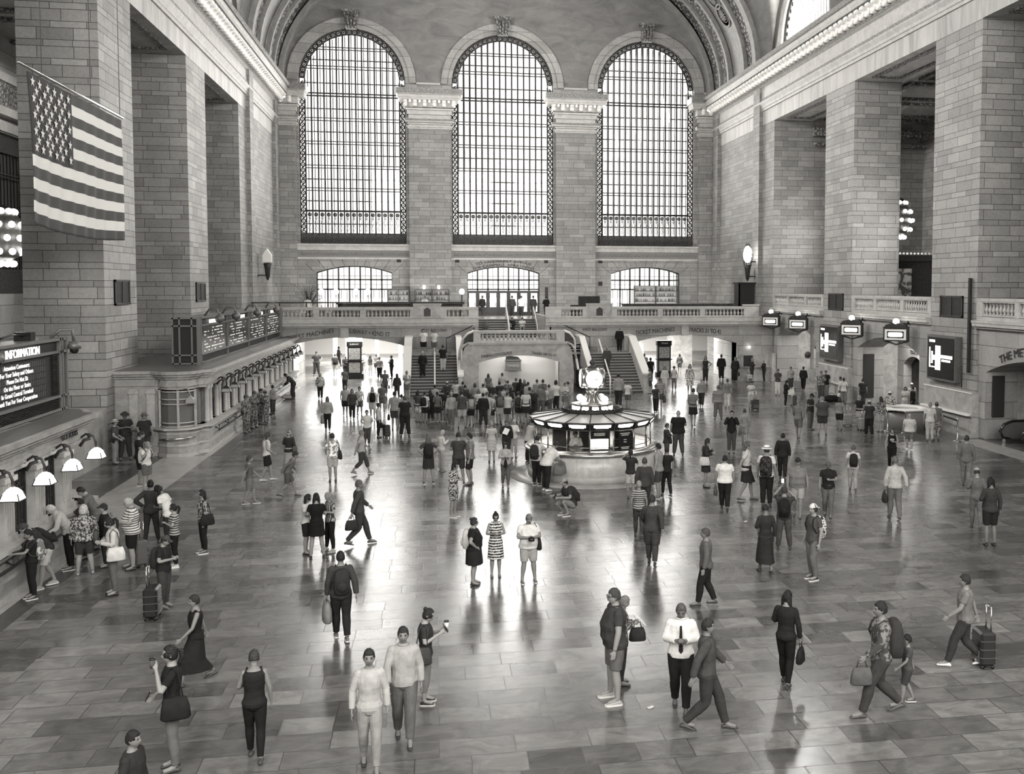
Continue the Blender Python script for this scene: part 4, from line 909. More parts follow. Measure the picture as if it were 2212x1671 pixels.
for z in(1,):
    t=board('large split-flap INFORMATION board on the near booth',22.6,28.9,3.42,5.4,1,-10.75,-10.0,True); xf=-10.07
    m=MB(); m.box(xf-.05,xf,23.2,27.55,3.95,4.93); part(m,'screen',BLK,t)
    txt=['Attention Customers:','For Your Safety and Others','Please Do Not Sit','On the Floor or Stairs','In Grand Central Terminal','Thank You For Your Cooperation']
    m=MB(); c=25.75
    for i,s_ in enumerate(txt): text_on(m,s_,.155,lambda x,y,z:(xf+.02+z,c+x,4.79-i*.165+y),extrude=.002,spacing=1.08)
    part(m,'message',TXTW,t,recalc=False)
    m=MB()
    for i in range(6):
        for k in range(34): m.box(xf,xf+.006,23.3+k*.125,23.39+k*.125,4.76-i*.165,4.9-i*.165)
    part(m,'flaps',FLAPG,t)
    m=MB(); text_on(m,'INFORMATION',.3,lambda x,y,z:(xf+.03+z,26.1+x,5.06+y)); part(m,'title',TXTW,t,recalc=False)
    m=MB()
    for k in range(26): m.box(xf,xf+.03,27.95,28.5,3.9+k*.042,3.915+k*.042)
    for k in range(8): m.box(xf,xf+.03,23,28.5,3.5+k*.04,3.515+k*.04)
    part(m,'louvres',BLK,t)
    m=MB(); m.box(-10.6,-10.2,27,27.3,5.4,5.62); m.box(-10.5,-10.35,24.6,25.6,5.4,5.5); m.tube([(-10.4,25.4,5.5),(-10.3,26.2,5.6),(-10.4,27,5.52)],.025,5); m.tube([(-10.5,25,5.5),(-10.5,25,6.1)],.01,4); part(m,'cables',BLK,t)
t=board('four-panel departure board on the far ticket booth',44.1,67.0,3.42,5.45,4,-11.1,-10.0,True); xf=-10.06
TG=glow('board_rows',1,.45)
for k in range(4):
    a=44.55+22*k/4; w=5.5; 
    m=MB(); m.box(xf-.04,xf,a+.3,a+w-.3,3.85,5.02); part(m,'screen',BLK,t)
    m=MB(); led(m,8,lambda u,v:(xf+.015,a+.45+u,3.88+v),w-.9,1.12,20+k); part(m,'departure_rows',TG,t,recalc=False)
    m=MB(); m.box(xf+.05,xf+.06,a+1.5,a+4.2,5.14,5.3); part(m,'header',TXTW,t)
for i,y in enumerate((24.3,29.1)):
    t=thing('security_camera',['dome camera on a goose-neck before the INFORMATION board','dome camera at the far end of the INFORMATION board'][i],'camera',(-9.6,y,5)); 
    yy=23.75 if i==0 else 28.55
    m=MB(); m.tube([(-10.2,yy-.25,5.4),(-10.0,yy-.15,5.62),(-9.75,yy,5.62),(-9.7,yy,5.3)],.04,7); part(m,'arm',GRYMET,t)
    m=MB(); m.lathe([(.0001,5.32),(.12,5.3),(.17,5.2),(.17,5.1)],(-9.7,yy,0),12); part(m,'housing',GRYMET,t)
    m=MB(); m.sphere((-9.7,yy,5.08),.12,10); part(m,'dome',BLK,t)
for i,y in enumerate((46.5,50.2,56.0,62.5)):
    t=thing('security_camera','dome camera over the departure board, %s from its near end'%ORD[i],'camera',(-9.8,y,5.4)); m=MB(); m.tube([(-10.3,y,5.45),(-10.1,y,5.75),(-9.75,y,5.75),(-9.65,y,5.45)],.045,6); part(m,'arm',GRYMET,t)
    m=MB(); m.lathe([(.0001,5.5),(.16,5.46),(.22,5.35),(.18,5.2),(.0001,5.1)],(-9.65,y,0),10); part(m,'dome',GRYMET,t)
# ---- grilles on piers, advert screens
for i,(X,s,y0,y1,z0,z1,l) in enumerate(((XL,1,41.57,43.5,6.03,7.05,'dark bronze vent panel on the left pier beside the flag'),(XL,1,55.0,57.1,5.95,6.98,'dark bronze vent panel on the second left pier'),(XR,-1,41.6,43.65,5.38,6.38,'dark bronze vent panel on the nearest right pier'),(XR,-1,55.05,57.25,5.38,6.39,'dark bronze vent panel on the second right pier'))):
    t=thing('vent_panel',l,'vent',(X,(y0+y1)/2,z0)); m=MB(); m.box(X-.02,X+s*.04,y0,y1,z0,z1) if s>0 else m.box(X-.04,X+.02,y0,y1,z0,z1); part(m,'panel',WOODD,t)
    m=MB(); xa,xb=(X,X+.07) if s>0 else (X-.07,X)
    m.box(xa,xb,y0,y1,z0,z0+.08); m.box(xa,xb,y0,y1,z1-.08,z1); m.box(xa,xb,y0,y0+.1,z0,z1); m.box(xa,xb,y1-.1,y1,z0,z1); m.box(xa,xb,(y0+y1)/2-.03,(y0+y1)/2+.03,z0,z1); part(m,'frame',BRONZE,t)
for (y0,y1,z0,z1,l) in ((41.75,44.15,2.45,4.38,'lit advertising screen on the nearest right pier'),(55.1,57.75,2.42,4.35,'lit advertising screen on the second right pier')):
    t=thing('advert_screen',l,'screen',(XR,(y0+y1)/2,z0)); m=MB(); m.box(XR-.34,XR-.002,y0-.12,y1+.12,z0-.1,z1+.1); part(m,'housing',GRYMET,t)
    m=MB(); m.box(XR-.36,XR-.335,y0,y1,z0,z1); part(m,'screen',BLK,t); m=MB(); w=y1-y0; h=z1-z0
    def R4(a,b,c,d): m.box(XR-.37,XR-.361,y1-w*b,y1-w*a,z0+h*c,z0+h*d)
    R4(.06,.1,.25,.75); R4(.3,.5,.2,.8); R4(.06,.3,.25,.28); R4(.14,.2,.35,.65); R4(.2,.3,.44,.56); R4(.5,.95,.5,.58); R4(.55,.88,.42,.47); R4(.06,.28,.88,.94)
    part(m,'graphic',glow('advert_white',1,1.3),t)
# ================================================================ right wall balcony and arches
bays=[(58.09,67.5,(59.55,66.75)),(44.58,53.91,(45.9,53.2)),(31.1,40.47,(32.2,39.85))]
for i,(a,b,(o0,o1)) in enumerate(bays):
    m=MB(); frame_wall(m,lambda u,v,w:(XR+.12+w,u,v),a,b,0,5.1,[(o0,o1,0,3.32 if i<2 else 3.0,.72)],1.6,20); struct(m,'wall_right_bay_%d'%(i+1),BIG,'right wall bay with a low arch',recalc=False)
    m=MB(); m.box(XR-.1,XR+.5,a,b,4.95,5.05); m.box(XR-.24,XR+.5,a,b,5.05,5.2); m.box(XR-.28,XR+.5,a,b,5.2,5.3); m.box(XR+.0,XR+.4,a,b,5.3,5.5); struct(m,'trim_right_bay_%d'%(i+1),TRIM,'cornice of the right balcony')
    m=MB(); m.box(XR+.1,XR+9.5,a,b,5.0,5.2); struct(m,'floor_right_balcony_%d'%(i+1),BORD,'right balcony slab')
    L=b-a; sol=[(a,a+.35,0),(a+L*.34-.25,a+L*.34+.05,0),(a+L*.66-.05,a+L*.66+.25,0),(b-.45,b,0)]
    balustrade(['stone balustrade of the right balcony, farthest bay by the corner','stone balustrade of the right balcony, bay between the two advertising screens','stone balustrade of the right balcony, nearest bay at the picture edge'][i],lambda u,w:(XR+.15+w,u),a,b,5.48,.82,sol,.27)
    # niche behind the arch
    m=MB(); m.box(XR+1.7,XR+7,a-.2,a,0,5); m.box(XR+1.7,XR+7,b,b+.2,0,5)
    m.box(XR+1.6,XR+6,o1+.02,o1+.3,0,4.9); m.box(XR+1.6,XR+6,a,o0-.02,0,4.9); m.box(XR+.3,XR+7,a,b,4.4,4.6)
    struct(m,'wall_right_niche_%d'%(i+1),MARB,'side walls of the right wall niche')
    if i<2:
        m=MB(); mid=(o0+o1)/2; frame_wall(m,lambda u,v,w:(XR+2.6+w,u,v),o0,o1,0,4.4,[(mid+.6,mid+2.9,0,2.35,.5)],.5,12)
        struct(m,'wall_gate_%d'%(i+1),BIG,'wall of the track gate inside the niche',recalc=False)
        m=MB(); m.box(XR+2.35,XR+2.6,mid-.1,mid+.3,0,2.5); m.box(XR+2.35,XR+2.6,mid-1.9,mid-1.5,0,2.5); m.box(XR+2.3,XR+2.65,mid-2.1,mid+.5,2.5,2.9); m.prism([(-2.2,2.9),(.6,2.9),(-.8,3.5)],lambda u,v,w:(XR+2.3+w,mid+u,v),0,.3)
        struct(m,'trim_gate_%d'%(i+1),TRIM,'doorcase of the track gate')
        dr=thing('door_%d'%(20+i),'dark track gate door','door',(XR+2.5,mid-.7,0),kind='structure'); m=MB(); m.box(XR+2.45,XR+2.55,mid-1.5,mid-.1,0,2.5); part(m,'door_panel',WOODD,dr)
        for k in range(8): 
            pass
        m=MB()
        for k in range(9): m.box(XR+2.42,XR+2.45,mid-1.45,mid-.15,.3+k*.24,.34+k*.24)
        part(m,'door_bars',BRONZE,dr)
        m=MB(); m.box(XR+5.9,XR+6,o0,o1,0,4.4); struct(m,'wall_gate_back_%d'%(i+1),BIG,'back wall behind the track gate')
P_=plain('poster_brown',.03,.5,spec=.2)
m=MB(); m.box(24.42,25.0,39.74,39.82,1.0,2.85); tag(m.build('notice_case',P_,bevel=.01),'tall dark notice case inside the nearest right arch','notice board')
m=MB(); m.box(XR+.45,XR+1.1,53.12,53.2,.35,2.9); t=thing('notice_case','tall dark notice case inside the second right arch','notice board',(XR+.8,53.15,.3)); part(m,'case',P_,t)
m=MB(); m.lathe([(.0001,0),(.22,0),(.22,.05),(.0001,.05)],(XR+2.4,66.7,1.9),16,Matrix.Rotation(PI/2,3,'X')); tag(m.build('round_plaque',P_),'small round dark plaque inside the farthest right arch','plaque')
inscription('pale lettering TRACK 29 over the gate in the second right arch','TRACK 29',.3,lambda x,y,z:(XR+2.57-z,51.0-x,3.0+y),0,mat=INK)
inscription('black lettering THE METLIFE BUILDING on the nearest right arch','THE METLIFE BUILDING',.5,lambda x,y,z:(XR+.08-z,36.1-x,3.98+y),6.6,spacing=1.0)
# plinths of the piers
for i,(a,b) in enumerate(ys):
    m=MB(); m.box(XR-.22,XR+1,a-.12,b+.12,0,2.0); m.box(XR-.3,XR+1,a-.18,b+.18,.95,1.05); m.box(XR-.3,XR+1,a-.18,b+.18,.0,.2); struct(m,'trim_plinth_%d'%(i+1),MARB,'marble plinth of the right pier')
    m=MB(); m.box(XR-.45,XR-.2,a-.1,b+.1,.98,1.06); m.box(XR-.26,XR-.2,a-.12,b+.12,1.98,2.03); struct(m,'trim_ledge_%d'%(i+1),WHITE,'white writing ledge on the pier plinth')
m=MB(); m.box(XR-.22,XR+.1,66.9,67.6,0,2.0); m.box(XR-2.4,XR,F-.25,F+.1,0,1.9); m.box(XR-2.45,XR,F-.4,F-.2,.98,1.05); struct(m,'trim_plinth_4',MARB,'marble plinth in the right corner')
m=MB(); m.box(22.9-.45,23.6-.45,F-.3,F-.24,1.2,2.1) if 0 else m.box(21.75,22.45,F-.28,F-.26,.95,1.85); tag(m.build('wall_panel',BRONZE,bevel=.01),'dark square panel on the wall right of the right low arch','panel')
m=MB(); m.sphere((22.2,F-.2,2.45),.1,8); tag(m.build('wall_light',GLOBE),'small round light above the square wall panel','lamp')
m=MB(); m.box(XR-.2,XR-.08,40.75,40.9,2.9,7.2); m.tube([(XR-.25,41.2,2.2),(XR-.25,41.2,3.2)],.03,6); tag(m.build('upright_post',WOODD),'tall dark upright post on the edge of the nearest right pier','post')
# track signs
for i,(y,l) in enumerate(((65.6,'track sign with globe lamp nearest the far corner'),(60.4,'track sign with globe lamp, second from the far corner'),(52.1,'track sign with globe lamp left of the gate arch TRACK 29'),(46.7,'track sign with globe lamp nearest the big advertising screen'))):
    X0=XR-.75; z=4.36; XS=X0; t=thing('track_sign',l,'sign',(X0,y,z),group=None); k=.62
    m=MB(); m.box(X0-.2,X0+.12,y-k,y+k,z-.34,z+.34); m.prism([(-k-.05,.34),(k+.05,.34),(k-.1,.44),(.5,.5),(0,.62),(-.5,.5),(-k+.1,.44)],lambda u,v,w:(X0+w,y+u,z+v),-.22,.14); part(m,'case',BRONZE,t)
    m=MB(); m.box(X0-.22,X0-.2,y-k+.08,y+k-.08,z-.27,z+.27); part(m,'face',plain('sign_face',.7,.5),t)
    m=MB(); m.box(X0-.235,X0-.22,y-k+.2,y+k-.2,z-.17,z+.17); part(m,'dark_panel',BLK,t)
    m=MB(); m.box(X0-.25,X0-.235,y-.36,y+.36,z-.08,z+.08); m.box(X0-.25,X0-.235,y-.32,y+.32,z-.11,z+.11); part(m,'lit_panel',SIGN,t)
    m=MB(); m.sphere((X0-.1,y,z+.66),.17,12); part(m,'globe',GLOBE,t)
    m=MB(); m.tube([(X0+.95,y-.6,z+.55),(X0,y,z+.55)],.04,6); m.tube([(X0,y-.6,z-.34),(X0,y-.3,z-.42),(X0,y,z-.52),(X0,y+.3,z-.42),(X0,y+.6,z-.34)],.045,6); m.tube([(X0,y-.5,z+.5),(X0-.05,y-.6,z+.7),(X0,y-.62,z+.55)],.05,6); part(m,'bracket',IRON,t); t.rotation_euler.z=.86
# escalators, desk, belt posts
t=thing('escalator','escalator with curved black handrail in the nearest right arch','escalator',(XR+.8,36,0))
for n_,y in enumerate((38.6,37.0)):
    m=MB(); X0=XR+.1; P=[(X0+3,.98),(X0+.6,.98),(X0+.2,.85),(X0-.0,.55),(X0+.15,.28),(X0+.5,.2)]
    m.prism([(a,b) for a,b in P]+[(X0+3,.2)],lambda u,v,w:(u,y+w,v),-.02,.02); part(m,'side_panel',plain('esc_glass',.2,.15,.6),t)
    m=MB(); m.tube([(a,y,b) for a,b in P],.06,8); part(m,'handrail',BLK,t)
    m=MB(); m.box(X0+.2,X0+3,y-.12,y+.12,0,.22); part(m,'skirt',CHROME,t)
t=thing('help_desk','low eight-sided desk with white top beside the nearest right pier','desk',(21.9,43.2,0)); cx,cy_=22.2,43.6; m=MB()
Md=Matrix.Rotation(PI/8,3,'Z'); m.lathe([(1.02,0),(1.02,.95)],(cx,cy_,0),8,Md); m.smooth=False; part(m,'body',plain('desk_grey',.17,.4),t)
m=MB(); m.lathe([(.75,.95),(1.2,.95),(1.2,1.03),(.75,1.03),(.75,.95)],(cx,cy_,0),8,Md,cap=False); part(m,'top',WHITE,t)
def post(x,y,l): 
    t=thing('belt_post',l,'queue post',(x,y,0)); m=MB(); m.lathe([(.0001,0),(.18,0),(.18,.02),(.05,.05),(.028,.07),(.028,.95),(.04,.96),(.04,1.02),(.0001,1.02)],n=12); m.build('post',CHROME,t); return t
BP=[(ground(1917,931),'steel queue post before the patterned shirt'),(ground(1937,928),'steel queue post middle of the belt line'),(ground(1955,935),'steel queue post nearest the desk'),(ground(2068,953),'lone steel queue post right of the desk')]
for p,l in BP: post(p.x,p.y,l)
m=MB()
for (a,b) in ((BP[0][0],BP[1][0]),(BP[1][0],BP[2][0]),(BP[2][0],Vector((cx-1,cy_,0))),(BP[3][0],Vector((cx+.8,cy_-1,0)))): m.prism([(0,.88),(1,.88),(1,.96),(0,.96)],lambda u,v,w:(a.x+(b.x-a.x)*u,a.y+(b.y-a.y)*u+w,v),-.01,.01)
tag(m.build('queue_belt',BLK),'black belts strung between the queue posts','belt')
# dark cabin with a picture in the right aisle, security camera, corbel, chandeliers
t=thing('dark_kiosk','dark wooden cabin with a framed picture in the right aisle','kiosk',(30,60.2,5.2)); m=MB(); m.box(27.2,35,61.2,63,5.2,8.6); m.box(27,35,60.9,63,8.5,8.9); part(m,'cabin',WOODD,t)
m=MB(); 
for k in range(30): m.sphere((27.1+k*.26,60.9,8.98),.09,6)
part(m,'cresting',WHITE,t); 
m=MB(); m.box(29.95,31.6,61.08,61.2,5.9,8.2); part(m,'picture_frame',BLK,t); m=MB(); m.box(30.15,31.4,61.05,61.08,6.1,8.0); part(m,'picture',carved('picture_paint',.05,.5,1.6),t)
m=MB(); m.box(28.2,28.8,61.05,61.2,6.6,7.2); part(m,'lit_window',GLOBE,t)
t=thing('security_camera','white camera on the wall of the right aisle','camera',(31.4,67.3,11)); m=MB(); m.cbox((31.9,67.1,11.4),.5,.25,.25,.3); m.box(31.5,31.6,67.1,67.5,11.3,11.4); part(m,'housing',WHITE,t)
m=MB(); m.prism([(0,0),(.3,.2),(.5,.9),(.6,1.6),(0,1.6)],lambda u,v,w:(32.2+w,67.5-u,15.4+v),-.4,.4); struct(m,'trim_corbel',CARV,'carved corbel of the right aisle ceiling')
def chandelier(x,y,z,R,hh,n,l):
    t=thing('chandelier',l,'chandelier',(x,y,z)); m=MB(); m.tube([(x,y,z+hh),(x,y,18.9)],.05,6); m.lathe([(.1,hh),(.5*R,hh*.9),(R*.8,hh*.5),(R*.9,0),(R*.7,-hh*.6),(R*.2,-hh*.8),(.05,-hh)],(x,y,z),16); part(m,'body',BRONZE,t)
    k=0
    for j,(q,rr) in enumerate(((.75,.62),(.35,.95),(-.05,1.06),(-.45,.95),(-.8,.55))):
        for i in range(n):
            a=2*PI*(i+.5*(j%2))/n; m=MB(); m.sphere((0,0,0),.13,8); o=bpy.data.objects.new('bulb',CBULB[0]) if CBULB else None
            if o is None: o=m.build('bulb',CHB,t); CBULB.append(o.data)
            else: COL.objects.link(o); o.parent=t
            o.location=(R*rr*math.cos(a),R*rr*math.sin(a),hh*q)
CBULB=[]; CHB=glow('chandelier_glow',1,7)
chandelier(30.0,60.5,11.2,.95,1.45,11,'ball chandelier of bare bulbs in the right aisle')
chandelier(XL-4.3,41.6,8.7,1.15,1.3,15,'bright chandelier cut by the left picture edge')
# ================================================================ flag
t=thing('flag','large American flag hanging before the left pier','flag',(-11.5,30.7,12.95))
FX=-11.5; Fy0,Fy1,Ft,Fb=30.7,39.2,12.95,8.5; NX,NZ=90,52
def fxy(u,v):
    y=Fy0+(Fy1-Fy0)*u+.12*math.sin(PI*v)*(1-u)*1.2; sag=.28*math.sin(PI*min(1,u*1.0))*v*v
    x=FX+.035*math.sin(u*52+v*1.5)*(.3+.7*v)+.05*math.sin(u*13+v*2)*v; z=Ft-(Ft-Fb)*v-sag*.6+.12*v*(1-u)
    return (x,y,z)
m=MB(); m.smooth=True
for j in range(NZ):
    for i in range(NX):
        pass
vs=[fxy(i/NX,j/NZ) for j in range(NZ+1) for i in range(NX+1)]; fs=[];
m.v=vs
for j in range(NZ):
    for i in range(NX):
        m.f.append((j*(NX+1)+i,j*(NX+1)+i+1,(j+1)*(NX+1)+i+1,(j+1)*(NX+1)+i)); st_=int(j/NZ*13); canton=(i<NX*.4 and st_<7); m.mi.append(2 if canton else (0 if st_%2==0 else 1)); m.sm.append(True)
o=part(m,'cloth',[plain('flag_red',.045,.8,bump=.1),plain('flag_white',.62,.8),plain('flag_blue',.022,.8)],t,recalc=False); s_=o.modifiers.new('s','SOLIDIFY'); s_.thickness=.012
m=MB()
for r in range(9):
    for c in range(6 if r%2==0 else 5):
        u=.4*(c*2+1+(r%2))/12; v=(r+1)/10*(7/13); P=fxy(u,v); R_=.17
        pts=[]
        for k in range(10):
            a=PI/2+k*PI/5; rr=R_ if k%2==0 else R_*.4; pts.append((P[0]+.03,P[1]+rr*math.cos(a),P[2]+rr*math.sin(a)))
        m.add([(P[0]+.035,P[1],P[2])]+pts,[(0,k+1,(k+1)%10+1) for k in range(10)])
part(m,'stars',MATS['flag_white'],t,recalc=False)
m=MB(); m.tube([(FX,Fy0-.6,Ft+.12),(FX,Fy1+.25,Ft+.12)],.05,6); part(m,'pole',CHROME,t)
m=MB()
for y in (31.8,36.0,39.1): m.tube([(FX,y,Ft+.1),(FX,y,32)],.012,4)
part(m,'wires',GRYMET,t)
# ================================================================ information kiosk with the clock
KX,KY=5.60,35.0; c0=(KX,KY,0)
m=MB(); m.lathe([(2.2,0),(3.0,0),(3.0,.02),(2.2,.025)],c0,48); struct(m,'trim_kiosk_apron',MARB,'marble ring in the floor round the kiosk')
t=thing('information_kiosk','round marble and brass information kiosk in mid-floor','information kiosk',c0)
m=MB(); m.lathe([(2.3,0),(2.3,1.0)],c0,64); part(m,'base_wall',carved('kiosk_marble',.45,.62,3,.3,.0,(.3,.9)),t)
m=MB(); m.lathe([(2.26,0),(2.35,0),(2.35,.24),(2.31,.27),(2.26,.27)],c0,64)
for k in range(16): a=2*PI*k/16; m.cbox((KX+2.302*math.cos(a),KY+2.302*math.sin(a),.63),.012,.012,.72,a)
part(m,'plinth',TRIM,t)
m=MB(); m.lathe([(2.1,.98),(2.44,.98),(2.48,1.02),(2.44,1.07),(2.36,1.08),(2.36,1.12),(2.1,1.14)],c0,64); part(m,'counter',plain('nickel',.55,.25,1),t)
n=16; Rg=2.12
def kp(k,r,z): a=2*PI*(k+.5)/n-PI/2; return (KX+r*math.cos(a),KY+r*math.sin(a),z)
m=MB()
for k in range(n): m.tube([kp(k,Rg,1.1),kp(k,Rg,1.88)],.028,5); m.tube([kp(k,Rg,1.25),kp(k+1,Rg,1.25)],.015,4); m.tube([kp(k,Rg,1.86),kp(k+1,Rg,1.86)],.025,4)
part(m,'mullions',plain('brass_pale',.35,.3,1),t)
m=MB()
for k in range(n): m.add([kp(k,Rg,1.12),kp(k+1,Rg,1.12),kp(k+1,Rg,1.86),kp(k,Rg,1.86)],[(0,1,2,3)])
part(m,'glass',GLASS,t,recalc=False)
m=MB()
for k in range(n): m.add([kp(k,2.16,1.86),kp(k+1,2.16,1.86),kp(k+1,2.28,2.1),kp(k,2.28,2.1)],[(0,1,2,3)])
part(m,'sign_band',BLK,t,recalc=False)
for k in range(n):
    a,b=Vector(kp(k,2.18,1.91)),Vector(kp(k+1,2.18,1.91)); c,d=Vector(kp(k,2.29,2.06)),Vector(kp(k+1,2.29,2.06)); m=MB()
    def q4(u0,u1,v0,v1): return [a.lerp(b,u0).lerp(c.lerp(d,u0),v0),a.lerp(b,u1).lerp(c.lerp(d,u1),v0),a.lerp(b,u1).lerp(c.lerp(d,u1),v1),a.lerp(b,u0).lerp(c.lerp(d,u0),v1)]
    m.add(q4(.16,.84,.35,1),[(0,1,2,3)]); m.add(q4(.24,.76,.05,.35),[(0,1,2,3)]); part(m,'lit_sign',SIGN,t,recalc=False)
m=MB()
for k in range(n): m.add([kp(k,2.3,2.1),kp(k+1,2.3,2.1),kp(k+1,.9,2.3),kp(k,.9,2.3)],[(0,1,2,3)])
part(m,'roof_glass',plain('roof_glass',.3,.4,0),t,recalc=False)
m=MB()
for k in range(n): m.tube([kp(k,2.3,2.11),kp(k,.9,2.31)],.02,4); m.tube([kp(k,2.3,2.1),kp(k+1,2.3,2.1)],.035,4); m.tube([kp(k,2.17,1.86),kp(k,2.29,2.1)],.022,4)
part(m,'roof_ribs',BRONZE,t)
m=MB(); m.lathe([(1.08,2.27),(1.12,2.3),(1.08,2.42),(1.04,2.42),(1.05,2.3)],c0,40,cap=False)
for k in range(44): a=2*PI*k/44; m.torus((KX+1.1*math.cos(a),KY+1.1*math.sin(a),2.38),.05,.016,Matrix.Rotation(a+PI/2,3,'Z')@Matrix.Rotation(PI/2,3,'X'),8,4)
part(m,'cresting',BRONZE,t)
m=MB(); m.lathe([(.68,2.3),(.72,2.32),(.72,2.5),(.76,2.53),(.76,2.57),(.5,2.6)],c0,32); part(m,'drum',plain('brass',.42,.28,1),t)
m=MB()
for k in range(12): a=2*PI*k/12; m.cbox((KX+.725*math.cos(a),KY+.725*math.sin(a),2.41),.02,.24,.12,a)
part(m,'lit_sign',SIGN,t)
m=MB(); m.lathe([(.5,2.58),(.46,2.62),(.34,2.7),(.25,2.82),(.19,2.92),(.18,2.98),(.24,3.0),(.24,3.04),(.19,3.06),(.21,3.1),(.16,3.12)],c0,24)
for k in range(16): a=2*PI*k/16; m.tube([(KX+.47*math.cos(a),KY+.47*math.sin(a),2.63),(KX+.26*math.cos(a),KY+.26*math.sin(a),2.84),(KX+.2*math.cos(a),KY+.2*math.sin(a),2.93)],.022,5)
part(m,'pedestal',MATS['brass'],t)
for k in range(4):
    a=PI/4+k*PI/2; x,y=KX+.56*math.cos(a),KY+.56*math.sin(a); m=MB(); m.sphere((x,y,2.73),.125,12); part(m,'globe_lamp',glow('kiosk_globe',1,7),t)
ck=thing('clock','four-faced brass ball clock with acorn finial on the kiosk','clock',(KX,KY,3.1)); zc_=3.47
m=MB(); m.sphere((KX,KY,zc_),.44,28,1,1,1.0); m.lathe([(.12,-.42),(.2,-.38),(.18,-.34)],(KX,KY,zc_),16); part(m,'body',MATS['brass'],ck)
DIAL=glow('dial_glow',1,2.6)
for k in range(4):
    a=-PI/2+k*PI/2; nx,ny=math.cos(a),math.sin(a); M=Matrix.Rotation(a+PI/2,3,'Z')@Matrix.Rotation(PI/2,3,'X'); cc=Vector((KX+.285*nx,KY+.285*ny,zc_))
    M3=Matrix(((-ny,0,nx),(nx,0,ny),(0,1,0)))
    m=MB(); m.lathe([(.35,-.01),(.345,.1),(.325,.165),(.305,.165)],cc,28,M3,cap=False); part(m,'bezel',MATS['brass'],ck)
    m=MB(); m.lathe([(.0001,.16),(.305,.16)],cc,28,M3); dl=part(m,'dial',DIAL,ck,recalc=False)
    m=MB()
    def dp(r,ang,h=.172): return cc+M3@Vector((r*math.sin(ang),r*math.cos(ang),h))
    hd=2*PI*(3.28/12); mn=2*PI*(17/60)
    m.tube([dp(-.04,hd),dp(.15,hd)],.014,5); m.tube([dp(-.06,mn),dp(.25,mn)],.009,5); part(m,'hands',INK,dl)
    m=MB()
    for q in range(12): m.tube([dp(.255,q*PI/6,.163),dp(.285,q*PI/6,.163)],.008,4)
    part(m,'numerals',INK,dl)
m=MB(); m.lathe([(.2,3.87),(.1,3.92),(.06,3.96),(.1,4.0),(.11,4.05),(.07,4.12),(.0001,4.2)],c0,14); part(m,'finial',BRONZE,ck)
# things in the kiosk window
t=thing('arrivals_screen','lit ARRIVALS screen in the front kiosk window','screen',(KX+.0,KY-2.0,1.15)); X0=KX-.12
m=MB(); m.box(X0-.32,X0+.42,KY-2.0,KY-1.95,1.14,1.84); part(m,'case',BLK,t); m=MB(); m.box(X0-.26,X0+.36,KY-2.01,KY-2.0,1.2,1.55); part(m,'screen',SIGN,t)
m=MB(); m.box(X0-.14,X0+.24,KY-2.01,KY-2.0,1.66,1.76); part(m,'title_plate',plain('plate',.4,.5),t); m=MB(); text_on(m,'ARRIVALS',.08,lambda x,y,z:(X0+.05+x,KY-2.015-z,1.685+y),extrude=.002); part(m,'lettering',INK,t,recalc=False)
t=thing('notice_board','dark printed notice in the kiosk window right of the arrivals screen','notice board',(KX+.95,KY-1.9,1.15)); m=MB(); m.cbox((KX+.85,KY-1.92,1.48),.55,.03,.66,.38); part(m,'panel',BLK,t)
m=MB()
for k,(w,z) in enumerate(((.4,1.72),(.3,1.66),(.12,1.5),(.12,1.42),(.34,1.24),(.3,1.19))): m.cbox((KX+.85-.006,KY-1.94,z),w,.01,.03,.38)
part(m,'print',plain('print_grey',.4,.6),t)
t=thing('kiosk_desk','inner counter with papers inside the kiosk','desk',(KX,KY,0)); m=MB(); m.lathe([(1.3,1.0),(1.95,1.0),(1.95,1.04),(1.3,1.04)],c0,24,cap=False); part(m,'top',WHITE,t); m=MB(); m.lathe([(.5,0),(.5,2.2)],c0,10); m.box(KX-1.5,KX-.9,KY-.6,KY-.3,1.04,1.7); m.box(KX+.9,KX+1.4,KY-.9,KY-.5,1.04,1.5); part(m,'core',DKMET,t)
# ================================================================ people
def cloth(v,pat='',w=.8):
    key='cloth_%s_%s'%(v,pat)
    if key in MATS: return MATS[key]
    if not pat: return plain(key,v,.85,bump=.3,nscale=9,nz=.15,spec=.12)
    mt,nt,N,Lk,b=_nt(key); tc=N.new('ShaderNodeTexCoord'); b.inputs['Roughness'].default_value=.85; setin(b,'Specular IOR Level',.12)
    lo,hi=(v,.65) if v<.3 else (.04,v)
    if pat=='s' or pat=='v':
        wv=N.new('ShaderNodeTexWave'); wv.bands_direction='Z' if pat=='s' else 'X'; wv.inputs['Scale'].default_value=5.5 if pat=='s' else 7; Lk.new(tc.outputs['Object'],wv.inputs['Vector']); f=wv.outputs['Fac']; p0,p1=.45,.55
    elif pat=='g':
        wv=N.new('ShaderNodeTexWave'); wv.bands_direction='Z'; wv.inputs['Scale'].default_value=5; wv.inputs['Distortion'].default_value=3; wv.inputs['Detail Scale'].default_value=6; Lk.new(tc.outputs['Object'],wv.inputs['Vector']); f=wv.outputs['Fac']; p0,p1=.45,.55
    else:
        wv=N.new('ShaderNodeTexNoise'); wv.inputs['Scale'].default_value=22 if pat=='p' else 12; wv.inputs['Detail'].default_value=3; Lk.new(tc.outputs['Object'],wv.inputs['Vector']); f=wv.outputs['Fac']; p0,p1=.47,.53
        if pat=='m': lo,hi=v*.45,v*1.6
    cr=N.new('ShaderNodeValToRGB'); cr.color_ramp.elements[0].position=p0; cr.color_ramp.elements[1].position=p1; cr.color_ramp.elements[0].color=g(lo); cr.color_ramp.elements[1].color=g(hi)
    Lk.new(f,cr.inputs[0]); Lk.new(cr.outputs[0],b.inputs['Base Color']); MATS[key]=mt; return mt
